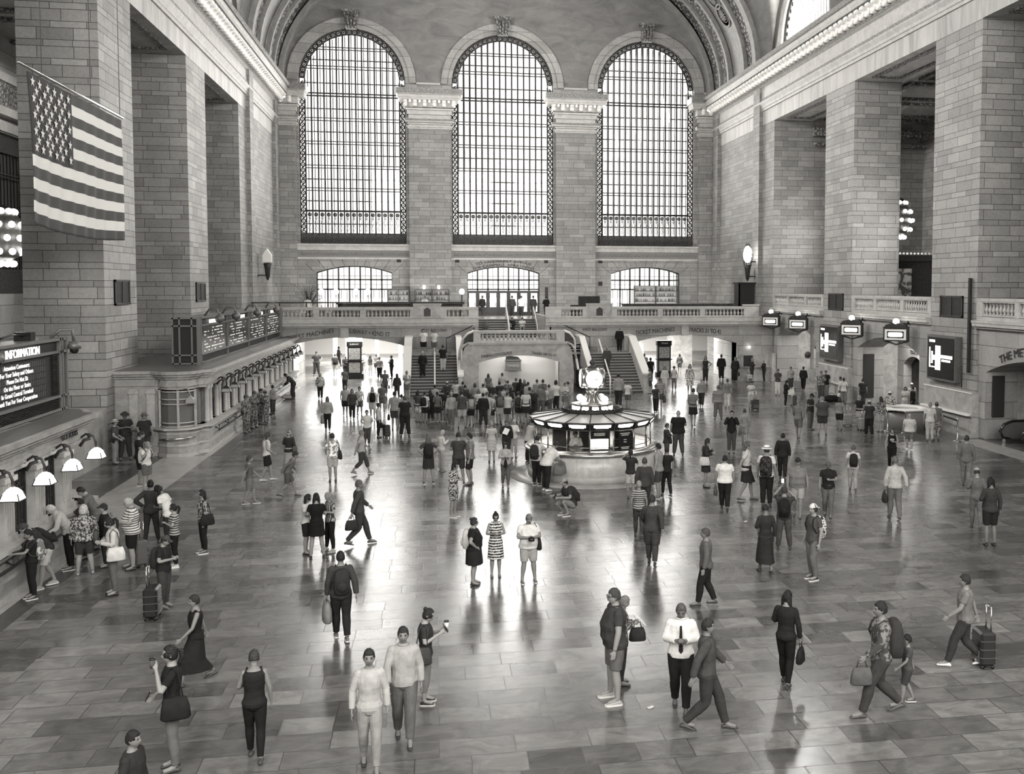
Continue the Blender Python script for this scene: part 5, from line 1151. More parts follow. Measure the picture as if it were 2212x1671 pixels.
def skinm(v):
    return plain('skin_%s'%v,v,.55,spec=.4,warm=1.2)
def hairm(v): return plain('hair_%s'%v,v*.8,.5,nz=.4,nscale=40,bump=.5,spec=.25)
def lerp(a,b,t): return a+(b-a)*t
def headpts(c,M,sc_=1.0,nu=28,nv=20,fn=None):
    vs=[];fs=[]
    for j in range(nv+1):
        ph=PI*j/nv
        for i in range(nu):
            th=2*PI*i/nu; d=Vector((math.sin(ph)*math.sin(th),-math.sin(ph)*math.cos(th),math.cos(ph)))
            vs.append(M@(fn(d)*sc_)+c)
    for j in range(nv):
        for i in range(nu):
            i2=(i+1)%nu; fs.append((j*nu+i,(j+1)*nu+i,(j+1)*nu+i2,j*nu+i2))
    fs.append(tuple(range(nu))[::-1]) if 0 else None
    return vs,fs
def gs(a,b,s): return math.exp(-((a*a+b*b)/(s*s)))
def headf(d):
    x,y,z=d.x*.076,d.y*.097,d.z*.12
    if z<-.01: t=min(1,(-z-.01)/.11); x*=1-.28*t*t; 
    if y>0: y*=1.0; z_=z
    if z<-.06 and y>0: y*=1-.35*min(1,(-z-.06)/.06)
    if y<0:
        fr=max(0,-d.y)
        y-= (.024*gs(x,(z+.018)*.8,.017)+.006*gs(x*.35,z-.028,.012)+.008*gs(x*.6,z+.058,.012)+.01*gs(x*.6,z+.1,.02))*fr
        y+= (.013*gs(abs(x)-.031,z-.008,.014)+.005*gs(x*.7,z+.044,.006))*fr
    return Vector((x,y,z))
def hairf(style):
    def f(d):
        x,y,z=d.x*.076,d.y*.097,d.z*.12
        line=.055 if abs(d.x)<.75 else .02
        if style in('l','y','b','w'): line=.06 if abs(d.x)<.62 else -.03
        cover=(z>line) or (y>.0 and z>(-.075 if style!='s' else -.06)) or (abs(d.x)>.8 and z>(-.01 if style=='s' else -.06) and y>-.03)
        k=1.1 if cover else .86
        if style=='a' and cover: k=1.4
        if style=='w' and cover: k=1.18
        k*=1+.02*math.sin(d.x*21+d.z*17)
        return Vector((x*k*(1.02),y*k,z*k+ (.004 if cover else 0)))
    return f
ARM={'d':((.245,.02,1.15),(.26,-.04,.90)),'h':((.40,.09,1.22),(.21,-.03,1.04)),'c':((.25,-.02,1.17),(.07,-.24,1.20)),'p':((.24,-.02,1.17),(.10,-.27,1.31)),
 'u':((.25,-.24,1.46),(.10,-.33,1.66)),'x':((.25,-.07,1.18),(-.05,-.20,1.22)),'f':((.24,-.10,1.17),(.22,-.29,1.00)),'b':((.25,.15,1.18),(.27,.22,.94)),
 'k':((.27,-.14,1.20),(.09,-.19,1.47)),'o':((.26,-.20,1.22),(.16,-.44,1.22)),'g':((.30,.14,1.19),(.10,.17,1.02)),'e':((.33,-.10,1.40),(.12,-.08,1.60)),'s':((.25,.0,1.16),(.22,-.20,1.02)),'r':((.26,-.10,1.22),(.18,-.42,1.36))}
SH=(.185,0,1.42)
def V(p): return Vector(p)
def person(x,y,z0,h,rz,pose,build,top,bottom,hair,shoe,label,group=None,near=True,lean=0,glasses=False,extra=''):
    s=h/1.75; b0=build[0]; sk=float(build[1:] or .24); wf={'m':1.0,'f':.86,'h':1.28,'c':.85}[b0]; hs=1.12 if b0=='c' else 1.0
    root=thing('person',label,'person',(x,y,z0),rz,group)
    tilt=math.radians(float(pose[3:] or 0)); legs,aL,aR=pose[0],pose[1],pose[2]
    pel=Vector((0,0,.95))
    LEG={'S':[((.09,-.01,.49),(.095,.02,.09)),((-.09,-.01,.49),(-.105,.02,.09))],'A':[((.12,-.02,.49),(.16,.0,.09)),((-.12,-.03,.49),(-.17,-.03,.09))],
     'W':[((.09,-.19,.53),(.08,-.30,.10)),((-.09,.02,.48),(-.09,.34,.17))],'w':[((.09,-.12,.50),(.085,-.17,.09)),((-.09,.03,.49),(-.09,.20,.11))],
     'Q':[((.09,.02,.48),(.09,.34,.17)),((-.09,-.19,.53),(-.08,-.30,.10))],
     'K':[((.10,-.10,.50),(.12,-.02,.09)),((-.09,-.01,.49),(-.1,.04,.09))]}
    if legs=='R':
        pel=Vector((0,.1,.36)); L=[((.13,-.28,.50),(.12,-.08,.09)),((-.13,-.36,.40),(-.13,-.10,.09))]
    elif legs=='T':
        pel=Vector((0,.05,.50)); L=[((.12,-.36,.52),(.12,-.34,.09)),((-.12,-.36,.52),(-.12,-.38,.09))]
    else: L=LEG[legs]
    dz=pel-Vector((0,0,.95)); RT=Matrix.Rotation(tilt,3,'X')
    def U(p):  # upper body point (upright rest) -> posed
        p=Vector(p); q=p-Vector((0,0,.95)); t=max(0,min(1,(p.z-.92)/.3)); 
        return pel+ (Matrix.Rotation(tilt*t,3,'X')@q)
    def S_(p): return Vector(p)*s
    vox=(.0085 if near==2 else .011) if near else .02
    hd=0; hdir=1
    HT=Matrix.Rotation(tilt*.75+(.32 if ('c' in (aL,aR) or 'p' in (aL,aR)) else 0)*(0 if 'u' in pose else 1)+(0.25 if 'o' in pose[1:3] else 0),3,'X')
    neck=U((0,.005,1.49)); hc=neck+HT@Vector((0,-.018,.135*hs))
    hips=[pel+Vector((.095*min(1,wf),0,-.05)),pel+Vector((-.095*min(1,wf),0,-.05))]
    sec=[(.83,.10,.10,0),(.88,.165,.12,.01),(.94,.178,.125,.01),(1.02,.158,.108,0),(1.12,.148,.103,-.005),(1.22,.162,.112,-.005),(1.32,.18,.118,0),(1.39,.178,.105,.005),(1.44,.135,.082,.008),(1.475,.085,.066,.008),(1.51,.058,.058,.005),(1.55,.054,.055,0)]
    if b0=='f': sec=[(a,b*(1.0 if a<.97 else .9),c*(1.02 if a<.97 else (.9 if a<1.2 else 1.04)),d) for a,b,c,d in sec]
    def wide(a,b,c): 
        k=lerp(wf,1,max(0,min(1,(a-1.36)/.1))) if b0!='f' else 1
        if b0=='h' and 1.0<a<1.3: return b*k*1.04,c*k*1.18
        return b*k,c*k
    n=14
    def torso(m,inf,za,zb,flare=0):
        rings=[]
        S2=[q for q in sec if za-.001<=q[0]<=zb+.001]
        for a,b,c,d in S2:
            b,c=wide(a,b,c); low=max(0,(1.05-a)/.2) if flare else 0
            if inf: b,c=b+inf+flare*low,c+inf+flare*low
            rings.append([S_(U((math.cos(2*PI*k/n)*b,math.sin(2*PI*k/n)*c+d-(.03 if b0=='h' and 1<a<1.3 else 0),a))) for k in range(n)])
        vs=[v for r in rings for v in r]; fs=[tuple(range(n))[::-1],tuple((len(rings)-1)*n+k for k in range(n))]
        for i in range(len(rings)-1):
            for k in range(n): fs.append((i*n+k,i*n+(k+1)%n,(i+1)*n+(k+1)%n,(i+1)*n+k))
        m.add(vs,fs)
    arms=[]
    for sx,code in ((1,aL),(-1,aR)):
        e,w=ARM[code]; e=Vector(e);w=Vector(w); k=wf if b0!='f' else .93
        k=min(k,1.15)
        mx=lambda p:Vector((sx*(p.x if abs(p.x)<.12 and p.x<.2 else p.x+ .19*(k-1)),p.y-(.04 if b0=='h' else 0),p.z))
        sh=Vector((sx*.165*k,.005,1.405)); arms.append((U(sh),U(mx(e)),U(mx(w)),code))
    af=1.12 if b0=='h' else (.85 if b0 in'fc' else 1)
    lf=1.15 if b0=='h' else 1
    def arm_t(m,a,inf,f0,f1):
        sh,e,w,_=a; pts=[(0,.056),(.5,.05),(.97,.041),(1.2,.043),(1.6,.036),(2,.027)]
        def at(t): return sh.lerp(e,t) if t<=1 else e.lerp(w,t-1)
        def rad(t):
            for (t0,r0),(t1,r1) in zip(pts,pts[1:]):
                if t<=t1: return lerp(r0,r1,(t-t0)/(t1-t0))
            return pts[-1][1]
        ts=[f0]+[t for t in (0.25,.5,.75,.97,1.03,1.3,1.6) if f0<t<f1]+[f1]
        m.tube([S_(at(t)) for t in ts],[(rad(t)*af+inf)*s for t in ts],10)
        if f0==0: m.sphere(S_(sh),(.055*af+inf*.8)*s,10)
    def leg_t(m,i,inf,f0,f1,flare=0):
        hp=hips[i]; kn=Vector(L[i][0]); an=Vector(L[i][1]); pts=[(0,.092),(.35,.085),(.95,.058),(1.05,.056),(1.3,.058),(1.75,.04),(2,.037)]
        def at(t): return hp.lerp(kn,t) if t<=1 else kn.lerp(an,t-1)+Vector((0,.012*math.sin(PI*(t-1)),0))
        def rad(t):
            for (t0,r0),(t1,r1) in zip(pts,pts[1:]):
                if t<=t1: return lerp(r0,r1,(t-t0)/(t1-t0))
            return pts[-1][1]
        ts=[f0]+[t for t in (.2,.4,.6,.8,.95,1.08,1.3,1.5,1.75) if f0<t<f1]+[f1]
        m.tube([S_(at(t)) for t in ts],[(rad(t)*lf+inf+flare*max(0,t-.9))*s for t in ts],12)
        if f0==0: m.sphere(S_(hp),(.095*lf+inf)*s,10)
    # body
    m=MB(); torso(m,0,.83,1.56); 
    for a in arms: arm_t(m,a,0,0,2)
    for i in(0,1): leg_t(m,i,0,0,2); an=S_(L[i][1]); m.tube([an,an+S_((0,-.06,-.03)),an+S_((0,-.15,-.05))],[.036*s,.036*s,.028*s],8)
    m.tube([S_(neck-Vector((0,0,.04))),S_(hc-HT@Vector((0,-.01,.07)))],[.056*s*(1 if b0!='f' else .85),.052*s*(1 if b0!='f' else .85)],10)
    vs,fs=headpts(S_(hc),HT,s*hs,fn=headf); m.add(vs,fs)
    for sx in(-1,1): m.sphere(S_(hc+HT@Vector((sx*.077*hs,.008,-.0))),.03*s*hs,8,.35,.6,1.05)
    for (sh,e,w,code),sx in zip(arms,(1,-1)):
        d=(w-e).normalized(); 
        if code in 'cpx': d=(d+Vector((0,-.2,.25))).normalized()
        if code=='h': d=Vector((-sx*.5,-.55,-.6)).normalized()
        side=Vector((sx,0,0)); nrm=d.cross(Vector((0,1,0)) if abs(d.y)<.7 else Vector((0,0,1))).normalized()
        pn=Vector((-sx,0,0)) if abs(d.x)<.6 else Vector((0,0,-1)); pn=(pn-d*pn.dot(d)).normalized(); lat=d.cross(pn).normalized()
        if lat.y>0: lat=-lat     # thumb side forward
        hw=w+d*.008; k=.9 if b0 in'fc' else 1
        P=[hw,hw+d*.04*k,hw+d*.085*k]
        for q in (-.024,-.008,.008,.024): m.tube([S_(hw+lat*q*.5),S_(hw+d*.05*k+lat*q*.9),S_(hw+d*.088*k+lat*q)],[.014*s,.014*s,.012*s],6)
        if near:
            cu=.5 if code in 'dfbhg' else .95
            for q,l in ((.030,.068),(.010,.078),(-.010,.073),(-.029,.058)):
                b=hw+d*.085*k+lat*q; p1=b+(d+pn*.25*cu).normalized()*l*.45*k; p2=p1+(d+pn*.9*cu).normalized()*l*.33*k; p3=p2+(d*.7+pn*1.4*cu).normalized()*l*.25*k
                m.tube([S_(b-d*.01),S_(p1),S_(p2),S_(p3)],[.0098*s,.0092*s,.0085*s,.0072*s],6)
            b=hw+d*.025+lat*.024; p1=b+(lat*.8+d*.8+pn*.35).normalized()*.034; p2=p1+(lat*.25+d+pn*.4).normalized()*.03; m.tube([S_(b-lat*.01),S_(p1),S_(p2)],[.0125*s,.011*s,.009*s],6)
        else:
            m.tube([S_(hw+d*.08),S_(hw+d*.15+pn*.03)],[.025*s,.016*s],6); m.tube([S_(hw+d*.02),S_(hw+d*.07+lat*.045)],[.014*s,.01*s],5)
    def fin(m,name,mt,v=None):
        o=m.build(name,mt,root,recalc=False); r=o.modifiers.new('r','REMESH'); r.mode='VOXEL'; r.voxel_size=(v or vox); r.use_smooth_shade=True
        if near: q=o.modifiers.new('s','SMOOTH'); q.factor=.5; q.iterations=1
        return o
    fin(m,'body',skinm(sk))
    # top
    tt=top.split(':'); tk=tt[0]; tv=float(tt[1]); tp=tt[2] if len(tt)>2 else ''; tm=cloth(tv,tp); cv=.024 if not near else .014
    bk=bottom.split(':'); 
    m=MB(); lowz={'t':.88,'l':.88,'k':.88,'j':.83,'c':.83,'d':.88,'e':.88}[tk]
    torso(m,cv+(.012 if tk in'jc' else .004)+(.012 if b0!='f' and tk in 'tl' else 0),lowz,1.44 if tk in 'kd' else 1.475,flare=.012 if b0!='f' or tk in'jc' else 0)
    sl={'t':.62,'l':1.93,'k':0,'j':1.95,'c':1.95,'d':0,'e':.6}[tk]
    if sl:
        for a in arms: arm_t(m,a,cv+(.01 if tk in'jc' else .004),0,sl)
    if tk in 'c':
        for i in(0,1): leg_t(m,i,.05,0,.95)
    nmz={'t':'shirt','l':'long_sleeved_top','k':'tank_top','j':'jacket','c':'coat','d':'dress','e':'dress'}[tk]
    def skirt(m,z1,w):
        k0=U((0,0,1.0)); rings=[]; cxm=[(hips[0]+hips[1])/2,(Vector(L[0][0])+Vector(L[1][0]))/2,(Vector(L[0][1])+Vector(L[1][1]))/2]
        sp=[abs(L[0][0][1]-L[1][0][1])/2,abs(L[0][1][1]-L[1][1][1])/2]
        zz=[1.04,.97,.9,.8,.7,.6,.5,.4,.3,.2]; zz=[z for z in zz if z>z1]+[z1]
        for z in zz:
            if z>.9: c=U((0,0,z)); rx,ry=.17*wf+.03,.125*wf+.035; 
            else:
                t=(.9-z)/.42; c=cxm[0].lerp(cxm[1],min(1,t)) if t<=1 else cxm[1].lerp(cxm[2],min(1,t-1)); c=Vector((c.x,c.y,z+dz.z*max(0,1-t)))
                spy=sp[0]*min(1,t) if t<=1 else lerp(sp[0],sp[1],t-1); rx=.185*wf+.03+w*t; ry=.135*wf+.03+w*t+spy*.8
            rings.append([S_(c+Vector((math.cos(2*PI*k/20)*rx*(1+.03*math.sin(k*2.5)*(z<.9)),math.sin(2*PI*k/20)*ry*(1+.03*math.cos(k*3)),0))) for k in range(20)])
        vs=[v for r in rings for v in r]; fs=[tuple(range(20))[::-1],tuple((len(rings)-1)*20+k for k in range(20))]
        for i in range(len(rings)-1):
            for k in range(20): fs.append((i*20+k,i*20+(k+1)%20,(i+1)*20+(k+1)%20,(i+1)*20+k))
        m.add(vs,fs)
    if tk in 'de': skirt(m,float(bk[1]) if len(bk)>1 and bk[0]=='-' else .52,.035)
    if tk=='k' or tk=='d':
        for sx in(-1,1): m.tube([S_(U((sx*.09,-.085,1.38))),S_(U((sx*.105,-.02,1.475))),S_(U((sx*.09,.09,1.38)))],.022*s,6)
    to=fin(m,nmz,tm)
    # bottom
    if bk[0]!='-':
        bm_=cloth(float(bk[1]),bk[2] if len(bk)>2 else ''); m=MB(); bt=bk[0]
        if bt in 'psc':
            torso(m,cv,.83,1.02); e={'p':1.94,'s':.88,'c':1.6}[bt]
            for i in(0,1): leg_t(m,i,cv+(.0 if b0=='f' and bt!='s' else .012),0,e,flare=.012 if bt=='s' else 0)
            fin(m,{'p':'trousers','s':'shorts','c':'cropped_trousers'}[bt],bm_)
        else:
            torso(m,cv,.88,1.02); skirt(m,.56 if bt=='k' else .28,.03); fin(m,'skirt',bm_)
    # shoes
    sv=float(shoe.rstrip('w')); sole='w' in shoe; smt=plain('shoe_%s'%sv,sv,.5)
    for i in(0,1):
        an=Vector(L[i][1]); lift=max(0,an.z-.10); toe=-lift*.7; m=MB(); c=an+Vector((0,0,-.09+.002))
        secs=[(.075,.03,.045,.04),(.05,.038,.06,.05),(0,.041,.08,.065),(-.06,.042,.062,.05),(-.12,.046,.045,.042),(-.165,.04,.034,.034),(-.19,.02,.022,.024)]
        rings=[]
        for yy,rx,hh,_ in secs:
            drop=min(0,0)+ (yy+.06)/.25*lift*.9 if lift>0.03 else 0
            rings.append([S_(Vector((c.x+math.cos(2*PI*k/10)*rx,c.y+yy,max(.0,(an.z-.09) if lift<.03 else max(0,an.z-.09+min(0,yy-.05)*lift*3.2))+hh*.5+.004+math.sin(2*PI*k/10)*hh*(.5 if math.sin(2*PI*k/10)<0 else .62)))) for k in range(10)])
        vs=[v for r in rings for v in r]; fs=[tuple(range(10))[::-1],tuple((len(rings)-1)*10+k for k in range(10))]
        for a in range(len(rings)-1):
            for k in range(10): fs.append((a*10+k,a*10+(k+1)%10,(a+1)*10+(k+1)%10,(a+1)*10+k))
        m.smooth=True; m.add(vs,fs); o=m.build('shoe',smt,root,recalc=False); q=o.modifiers.new('s','SUBSURF'); q.levels=q.render_levels=1
        if sole and near:
            m=MB(); zb=max(.0,(an.z-.09)) if lift<.03 else None
            if zb is not None:
                pl=[(.08,.02),(.06,.04),(0,.044),(-.06,.045),(-.12,.05),(-.17,.043),(-.198,.015)]; P=[(x_,y_) for y_,x_ in pl]+[(-x_,y_) for y_,x_ in reversed(pl)]
                m.prism(P,lambda u,v,w_:S_((c.x+u,c.y+v,zb+w_)),.0,.024); m.build('sole',WHITE,o)
    # hair / headwear
    hh=hair.split(':'); hk=hh[0]; hv=float(hh[1]) if len(hh)>1 else .02; hcS=S_(hc); hk2=hh[2] if len(hh)>2 else ''
    if hk!='n':
        m=MB(); m.smooth=True; st='s' if hk in 'cho' else hk
        vs,fs=headpts(hcS,HT,s*hs,26,18,hairf(st)); m.add(vs,fs)
        if hk in 'l' or hk2=='l':
            R=[]
            for z,rx,ry,yy in ((.06,.075,.05,.05),(0,.09,.05,.055),(-.08,.10,.05,.06),(-.17,.10,.042,.065),(-.26,.085,.03,.07),(-.33,.05,.016,.072)):
                R.append([S_(hc+HT@Vector((0,yy,min(z,0)*.3 if z>0 else 0)))+S_(Vector((math.cos(2*PI*k/12)*rx,math.sin(2*PI*k/12)*ry+(.0),z))) for k in range(12)])
            vs=[v for r in R for v in r]; fs=[tuple(range(12))[::-1],tuple((len(R)-1)*12+k for k in range(12))]
            for a in range(len(R)-1):
                for k in range(12): fs.append((a*12+k,a*12+(k+1)%12,(a+1)*12+(k+1)%12,(a+1)*12+k))
            m.add(vs,fs)
        if hk=='y': m.tube([S_(hc+HT@Vector(p)) for p in ((0,.09,.05),(0,.14,.04),(0,.155,-.03),(0,.13,-.12),(0,.11,-.2))],[.022*s,.034*s,.036*s,.028*s,.01*s],8)
        if hk=='b': m.sphere(S_(hc+HT@Vector((0,.08,.09))),.042*s,10)
        base=hv if hk not in 'cho' else .03
        m.build('hair',hairm(base),root,recalc=False)
        if hk=='c':
            m=MB(); 
            def cf(d): 
                k=1.16 if d.z>.28 else .8
                return Vector((d.x*.078*k,d.y*.099*k,d.z*.122*k+.004))
            m.smooth=True; vs,fs=headpts(hcS,HT,s*hs,24,16,cf); m.add(vs,fs); bd=1 if hk2=='r' else -1
            m.prism([(-.07,0),(-.06,.06),(-.03,.085),(.03,.085),(.06,.06),(.07,0)],lambda u,v,w_:hcS+HT@Vector((u*s,bd*(.085+v)*s,(.045+w_-v*.25)*s)),0,.012)
            m.build('cap',cloth(hv),root,recalc=False)
        if hk=='h':
            m=MB(); m.lathe([(.0001,.15),(.06,.148),(.085,.12),(.092,.06),(.155,.045),(.16,.052),(.1,.075),(.0001,.07)],hcS,18,Matrix.Scale(s,3)@HT); m.build('hat',cloth(hv),root)
            m=MB(); m.lathe([(.0925,.06),(.095,.08),(.091,.092)],hcS,18,Matrix.Scale(s,3)@HT); m.build('hat_band',cloth(.05),root)
        if hk=='o':
            m=MB(); m.smooth=True; vs,fs=headpts(hcS,HT,s*hs*1.06,22,16,lambda d:Vector((d.x*.085,d.y*.105+.006,d.z*.128)) if (d.y>-.45 or d.z>.6 or d.z<-.62) else Vector((d.x*.06,d.y*.08,d.z*.1))); m.add(vs,fs)
            m.tube([S_(hc+Vector((0,.01,-.08))),S_(U((0,.0,1.42)))],[.09*s,.13*s],12); m.build('headscarf',cloth(hv,'m'),root,recalc=False)
    if near==2:
        m=MB(); 
        for sx in(-1,1): m.sphere(hcS+HT@Vector((sx*.031*s*hs,-.083*s*hs,.008*s*hs)),.0105*s*hs,8,1.3,.7,.75)
        m.build('eyes',plain('eye_dark',.015,.2),root)
        m=MB()
        for sx in(-1,1): m.tube([hcS+HT@Vector((sx*q*s*hs,(-.093+abs(q-.03)*.4)*s*hs,zq*s*hs)) for q,zq in ((.015,.026),(.03,.031),(.047,.026))],.0042*s*hs,5)
        m.build('eyebrows',hairm(.03),root)
        m=MB(); m.tube([hcS+HT@Vector((q*s*hs,(-.103+abs(q)*.35)*s*hs,-.05*s*hs)) for q in (-.024,-.012,0,.012,.024)],.0052*s*hs,5); m.build('mouth',plain('lip',.09,.5),root)
        if glasses:
            m=MB()
            for sx in(-1,1): m.torus(hcS+HT@Vector((sx*.033*s,-.104*s,.006*s)),.024*s,.0035*s,HT@Matrix.Rotation(PI/2,3,'X'),12,4); m.tube([hcS+HT@Vector((sx*.056*s,-.1*s,.01*s)),hcS+HT@Vector((sx*.08*s,0,.01*s))],.003*s,4)
            m.tube([hcS+HT@Vector((-.01*s,-.108*s,.008*s)),hcS+HT@Vector((.01*s,-.108*s,.008*s))],.003*s,4); m.build('glasses',BLK,root)
    if 'tie' in extra:
        m=MB(); m.prism([(-.015,.42),(.015,.42),(.035,.02),(0,-.02),(-.035,.02)],lambda u,v,w_:S_(U((u,-.118-cv-.018-w_+.02*0,.99+v))) ,0,.012); m.build('tie',cloth(.02),root)
    if 'logo' in extra:
        m=MB(); cc_=U((0,-.155,1.27))*s; m.torus(cc_,.062*s,.008*s,Matrix.Rotation(PI/2,3,'X')@Matrix.Diagonal((1.2,.7,1)),16,4)
        for q in(-.04,-.01,.02): m.tube([cc_+Vector((q,0,.02))*s,cc_+Vector((q+.012,0,-.02))*s,cc_+Vector((q+.025,0,.02))*s],.006*s,4)
        m.build('shirt_print',WHITE,root)
    if 'collar' in extra:
        m=MB(); m.tube([S_(U((.07*math.cos(a),.075*math.sin(a)-.0,1.487))) for a in [2*PI*k/12 for k in range(13)]],.016*s,6); m.build('collar',tm,root)
    if 'belt' in extra or 'duty' in extra:
        m=MB(); 
        wx,wy=wide(1.02,.158,.108)
        m.tube([S_(U(((wx+.035)*math.cos(a),(wy+.035)*math.sin(a),1.0))) for a in [2*PI*k/20 for k in range(21)]],.022*s,6)
        if 'duty' in extra: 
            for sx in(-1,1): m.cbox(S_(U((sx*(wx+.06),0,.95))),.05*s,.09*s,.16*s)
        m.build('belt',BLK,root)
    if 'phones' in extra:
        m=MB(); m.tube([S_(hc+HT@Vector((.1*math.cos(a),.0,.13*math.sin(a)))) for a in [PI*k/10 for k in range(11)]],.012*s,6)
        for sx in(-1,1): m.sphere(S_(hc+HT@Vector((sx*.095,0,0))),.04*s,10,.5,1,1)
        m.build('headphones',BLK,root)
    J={'hands':[(w+(w-e).normalized()*.09)*s for (sh,e,w,c) in arms],'sh':[a[0]*s for a in arms],'U':U,'s':s,'root':root,'hc':hcS,'wr':[a[2]*s for a in arms]}
    return root,J
def toW(root,p): return Matrix.LocRotScale(root.location,root.rotation_euler,None)@Vector(p)
# ---- carried things (own top-level objects)
def placed(name,label,cat,root,p,group=None):
    w=toW(root,p); t=thing(name,label,cat,w,root.rotation_euler.z,group); return t
def backpack(root,J,v,label,pat='',size=1.0):
    s=J['s']; U=J['U']; c=U((0,.115,1.22))*s; a=U((0,.115,1.42))*s-U((0,.115,1.02))*s; t=placed('backpack',label,'backpack',root,c); m=MB(); m.smooth=True
    ax=a.normalized(); R=[]
    for q,rx,ry in ((-.27,.09,.05),(-.25,.14,.085),(-.12,.155,.11),(.05,.155,.1),(.18,.13,.075),(.23,.07,.04)):
        R.append([ax*q*size*s+Vector((math.copysign(abs(math.cos(2*PI*k/16))**.6,math.cos(2*PI*k/16))*rx*size,.075*size+math.copysign(abs(math.sin(2*PI*k/16))**.6,math.sin(2*PI*k/16))*ry*size,0))*s for k in range(16)])
    vs=[x for r in R for x in r]; fs=[tuple(range(16))[::-1],tuple((len(R)-1)*16+k for k in range(16))]
    for i in range(len(R)-1):
        for k in range(16): fs.append((i*16+k,i*16+(k+1)%16,(i+1)*16+(k+1)%16,(i+1)*16+k))
    m.add(vs,fs); m.build('main_bag',cloth(v,pat),t,recalc=False)
    m=MB(); m.smooth=True; cc=ax*-.1*s*size+Vector((0,.18*s*size,0)); m.sphere(cc,.1*s*size,12,1.1,.45,1.0); m.build('front_pocket',cloth(v,pat),t)
    m=MB()
    for sx in(-1,1):
        P=[U((sx*.09,.10,1.40)),U((sx*.10,.02,1.49)),U((sx*.11,-.10,1.42)),U((sx*.13,-.14,1.28)),U((sx*.17,-.06,1.12)),U((sx*.13,.12,1.04))]; m.tube([p*s-c for p in P],.017*s,6)
    m.build('strap',cloth(min(v,.05)),t); return t
def handbag(root,J,v,label,side=1,high=False,pat='',size=1.0):
    s=J['s']; U=J['U']
    if high: c=U((side*.26,.04,.98))*s
    else: c=J['hands'][0 if side>0 else 1]+Vector((0,0,-.22*s))
    t=placed('handbag',label,'bag',root,c); m=MB(); w=.17*size; R=[]
    for q,ry,rx in ((-.14,.15,.05),(-.12,.17,.065),(0,.16,.06),(.1,.13,.04),(.12,.12,.02)):
        R.append([Vector((math.cos(2*PI*k/14)*rx*size,math.copysign(abs(math.sin(2*PI*k/14))**.55,math.sin(2*PI*k/14))*ry*size,q*size))*s for k in range(14)])
    vs=[x for r in R for x in r]; fs=[tuple(range(14))[::-1],tuple((len(R)-1)*14+k for k in range(14))]
    for i in range(len(R)-1):
        for k in range(14): fs.append((i*14+k,i*14+(k+1)%14,(i+1)*14+(k+1)%14,(i+1)*14+k))
    m.smooth=True; m.add(vs,fs); m.build('bag_body',cloth(v,pat),t,recalc=False)
    m=MB()
    if high: P=[Vector((0,-.1*s,.1*s)),U((side*.19,-.07,1.42))*s-c,U((side*.15,.0,1.50))*s-c,U((side*.19,.08,1.42))*s-c,Vector((0,.1*s,.1*s))]
    else: P=[Vector((0,-.08,.11))*s,Vector((0,-.05,.22))*s,Vector((0,.05,.22))*s,Vector((0,.08,.11))*s]
    m.tube(P,.01*s,5); m.build('strap',cloth(min(v,.06)),t); return t
def suitcase(x,y,v,label,rz=0,h=.62,v2=None):
    t=thing('suitcase',label,'suitcase',(x,y,0),rz); k=h/.62
    m=MB(); m.box(-.21*k,.21*k,-.13*k,.13*k,.06,h); o=m.build('shell',plain('case_%s'%v,v,.35),t,bevel=.04)
    m=MB(); 
    for q in(.25,.5,.75): m.box(-.215*k,.215*k,-.135*k,.135*k,.06+(h-.06)*q-.006,.06+(h-.06)*q+.006)
    m.box(-.15*k,.15*k,-.15*k,-.13*k,.12,h*.5); m.build('trim',plain('case_trim',min(1,v*2+.05),.4),t)
    m=MB(); 
    for sx in(-1,1): m.tube([(sx*.1*k,.08,h-.02),(sx*.1*k,.08,h+.42)],.012,6)
    m.tube([(-.1*k,.08,h+.42),(.1*k,.08,h+.42)],.018,6); m.build('handle',CHROME,t)
    for a in(-1,1):
        for b in(-1,1): m=MB(); m.tube([(a*.17*k-.012,b*.09,.032),(a*.17*k+.012,b*.09,.032)],.032,8); m.build('wheel',BLK,t)
    return t
def phone(root,J,label,side=0,glow_=False,off=(0,-.03,.05)):
    p=J['hands'][side]+Vector(off)*J['s']; t=placed('phone',label,'phone',root,p); m=MB(); m.cbox((0,0,0),.075,.01,.15,M=Matrix.Rotation(-.5,3,'X')); m.build('case',BLK,t)
    m=MB(); m.cbox((0,.007,.003),.066,.003,.135,M=Matrix.Rotation(-.5,3,'X')); m.build('screen',glow('phone_screen',1,1.3) if glow_ else plain('screen_dim',.2,.2),t); return t
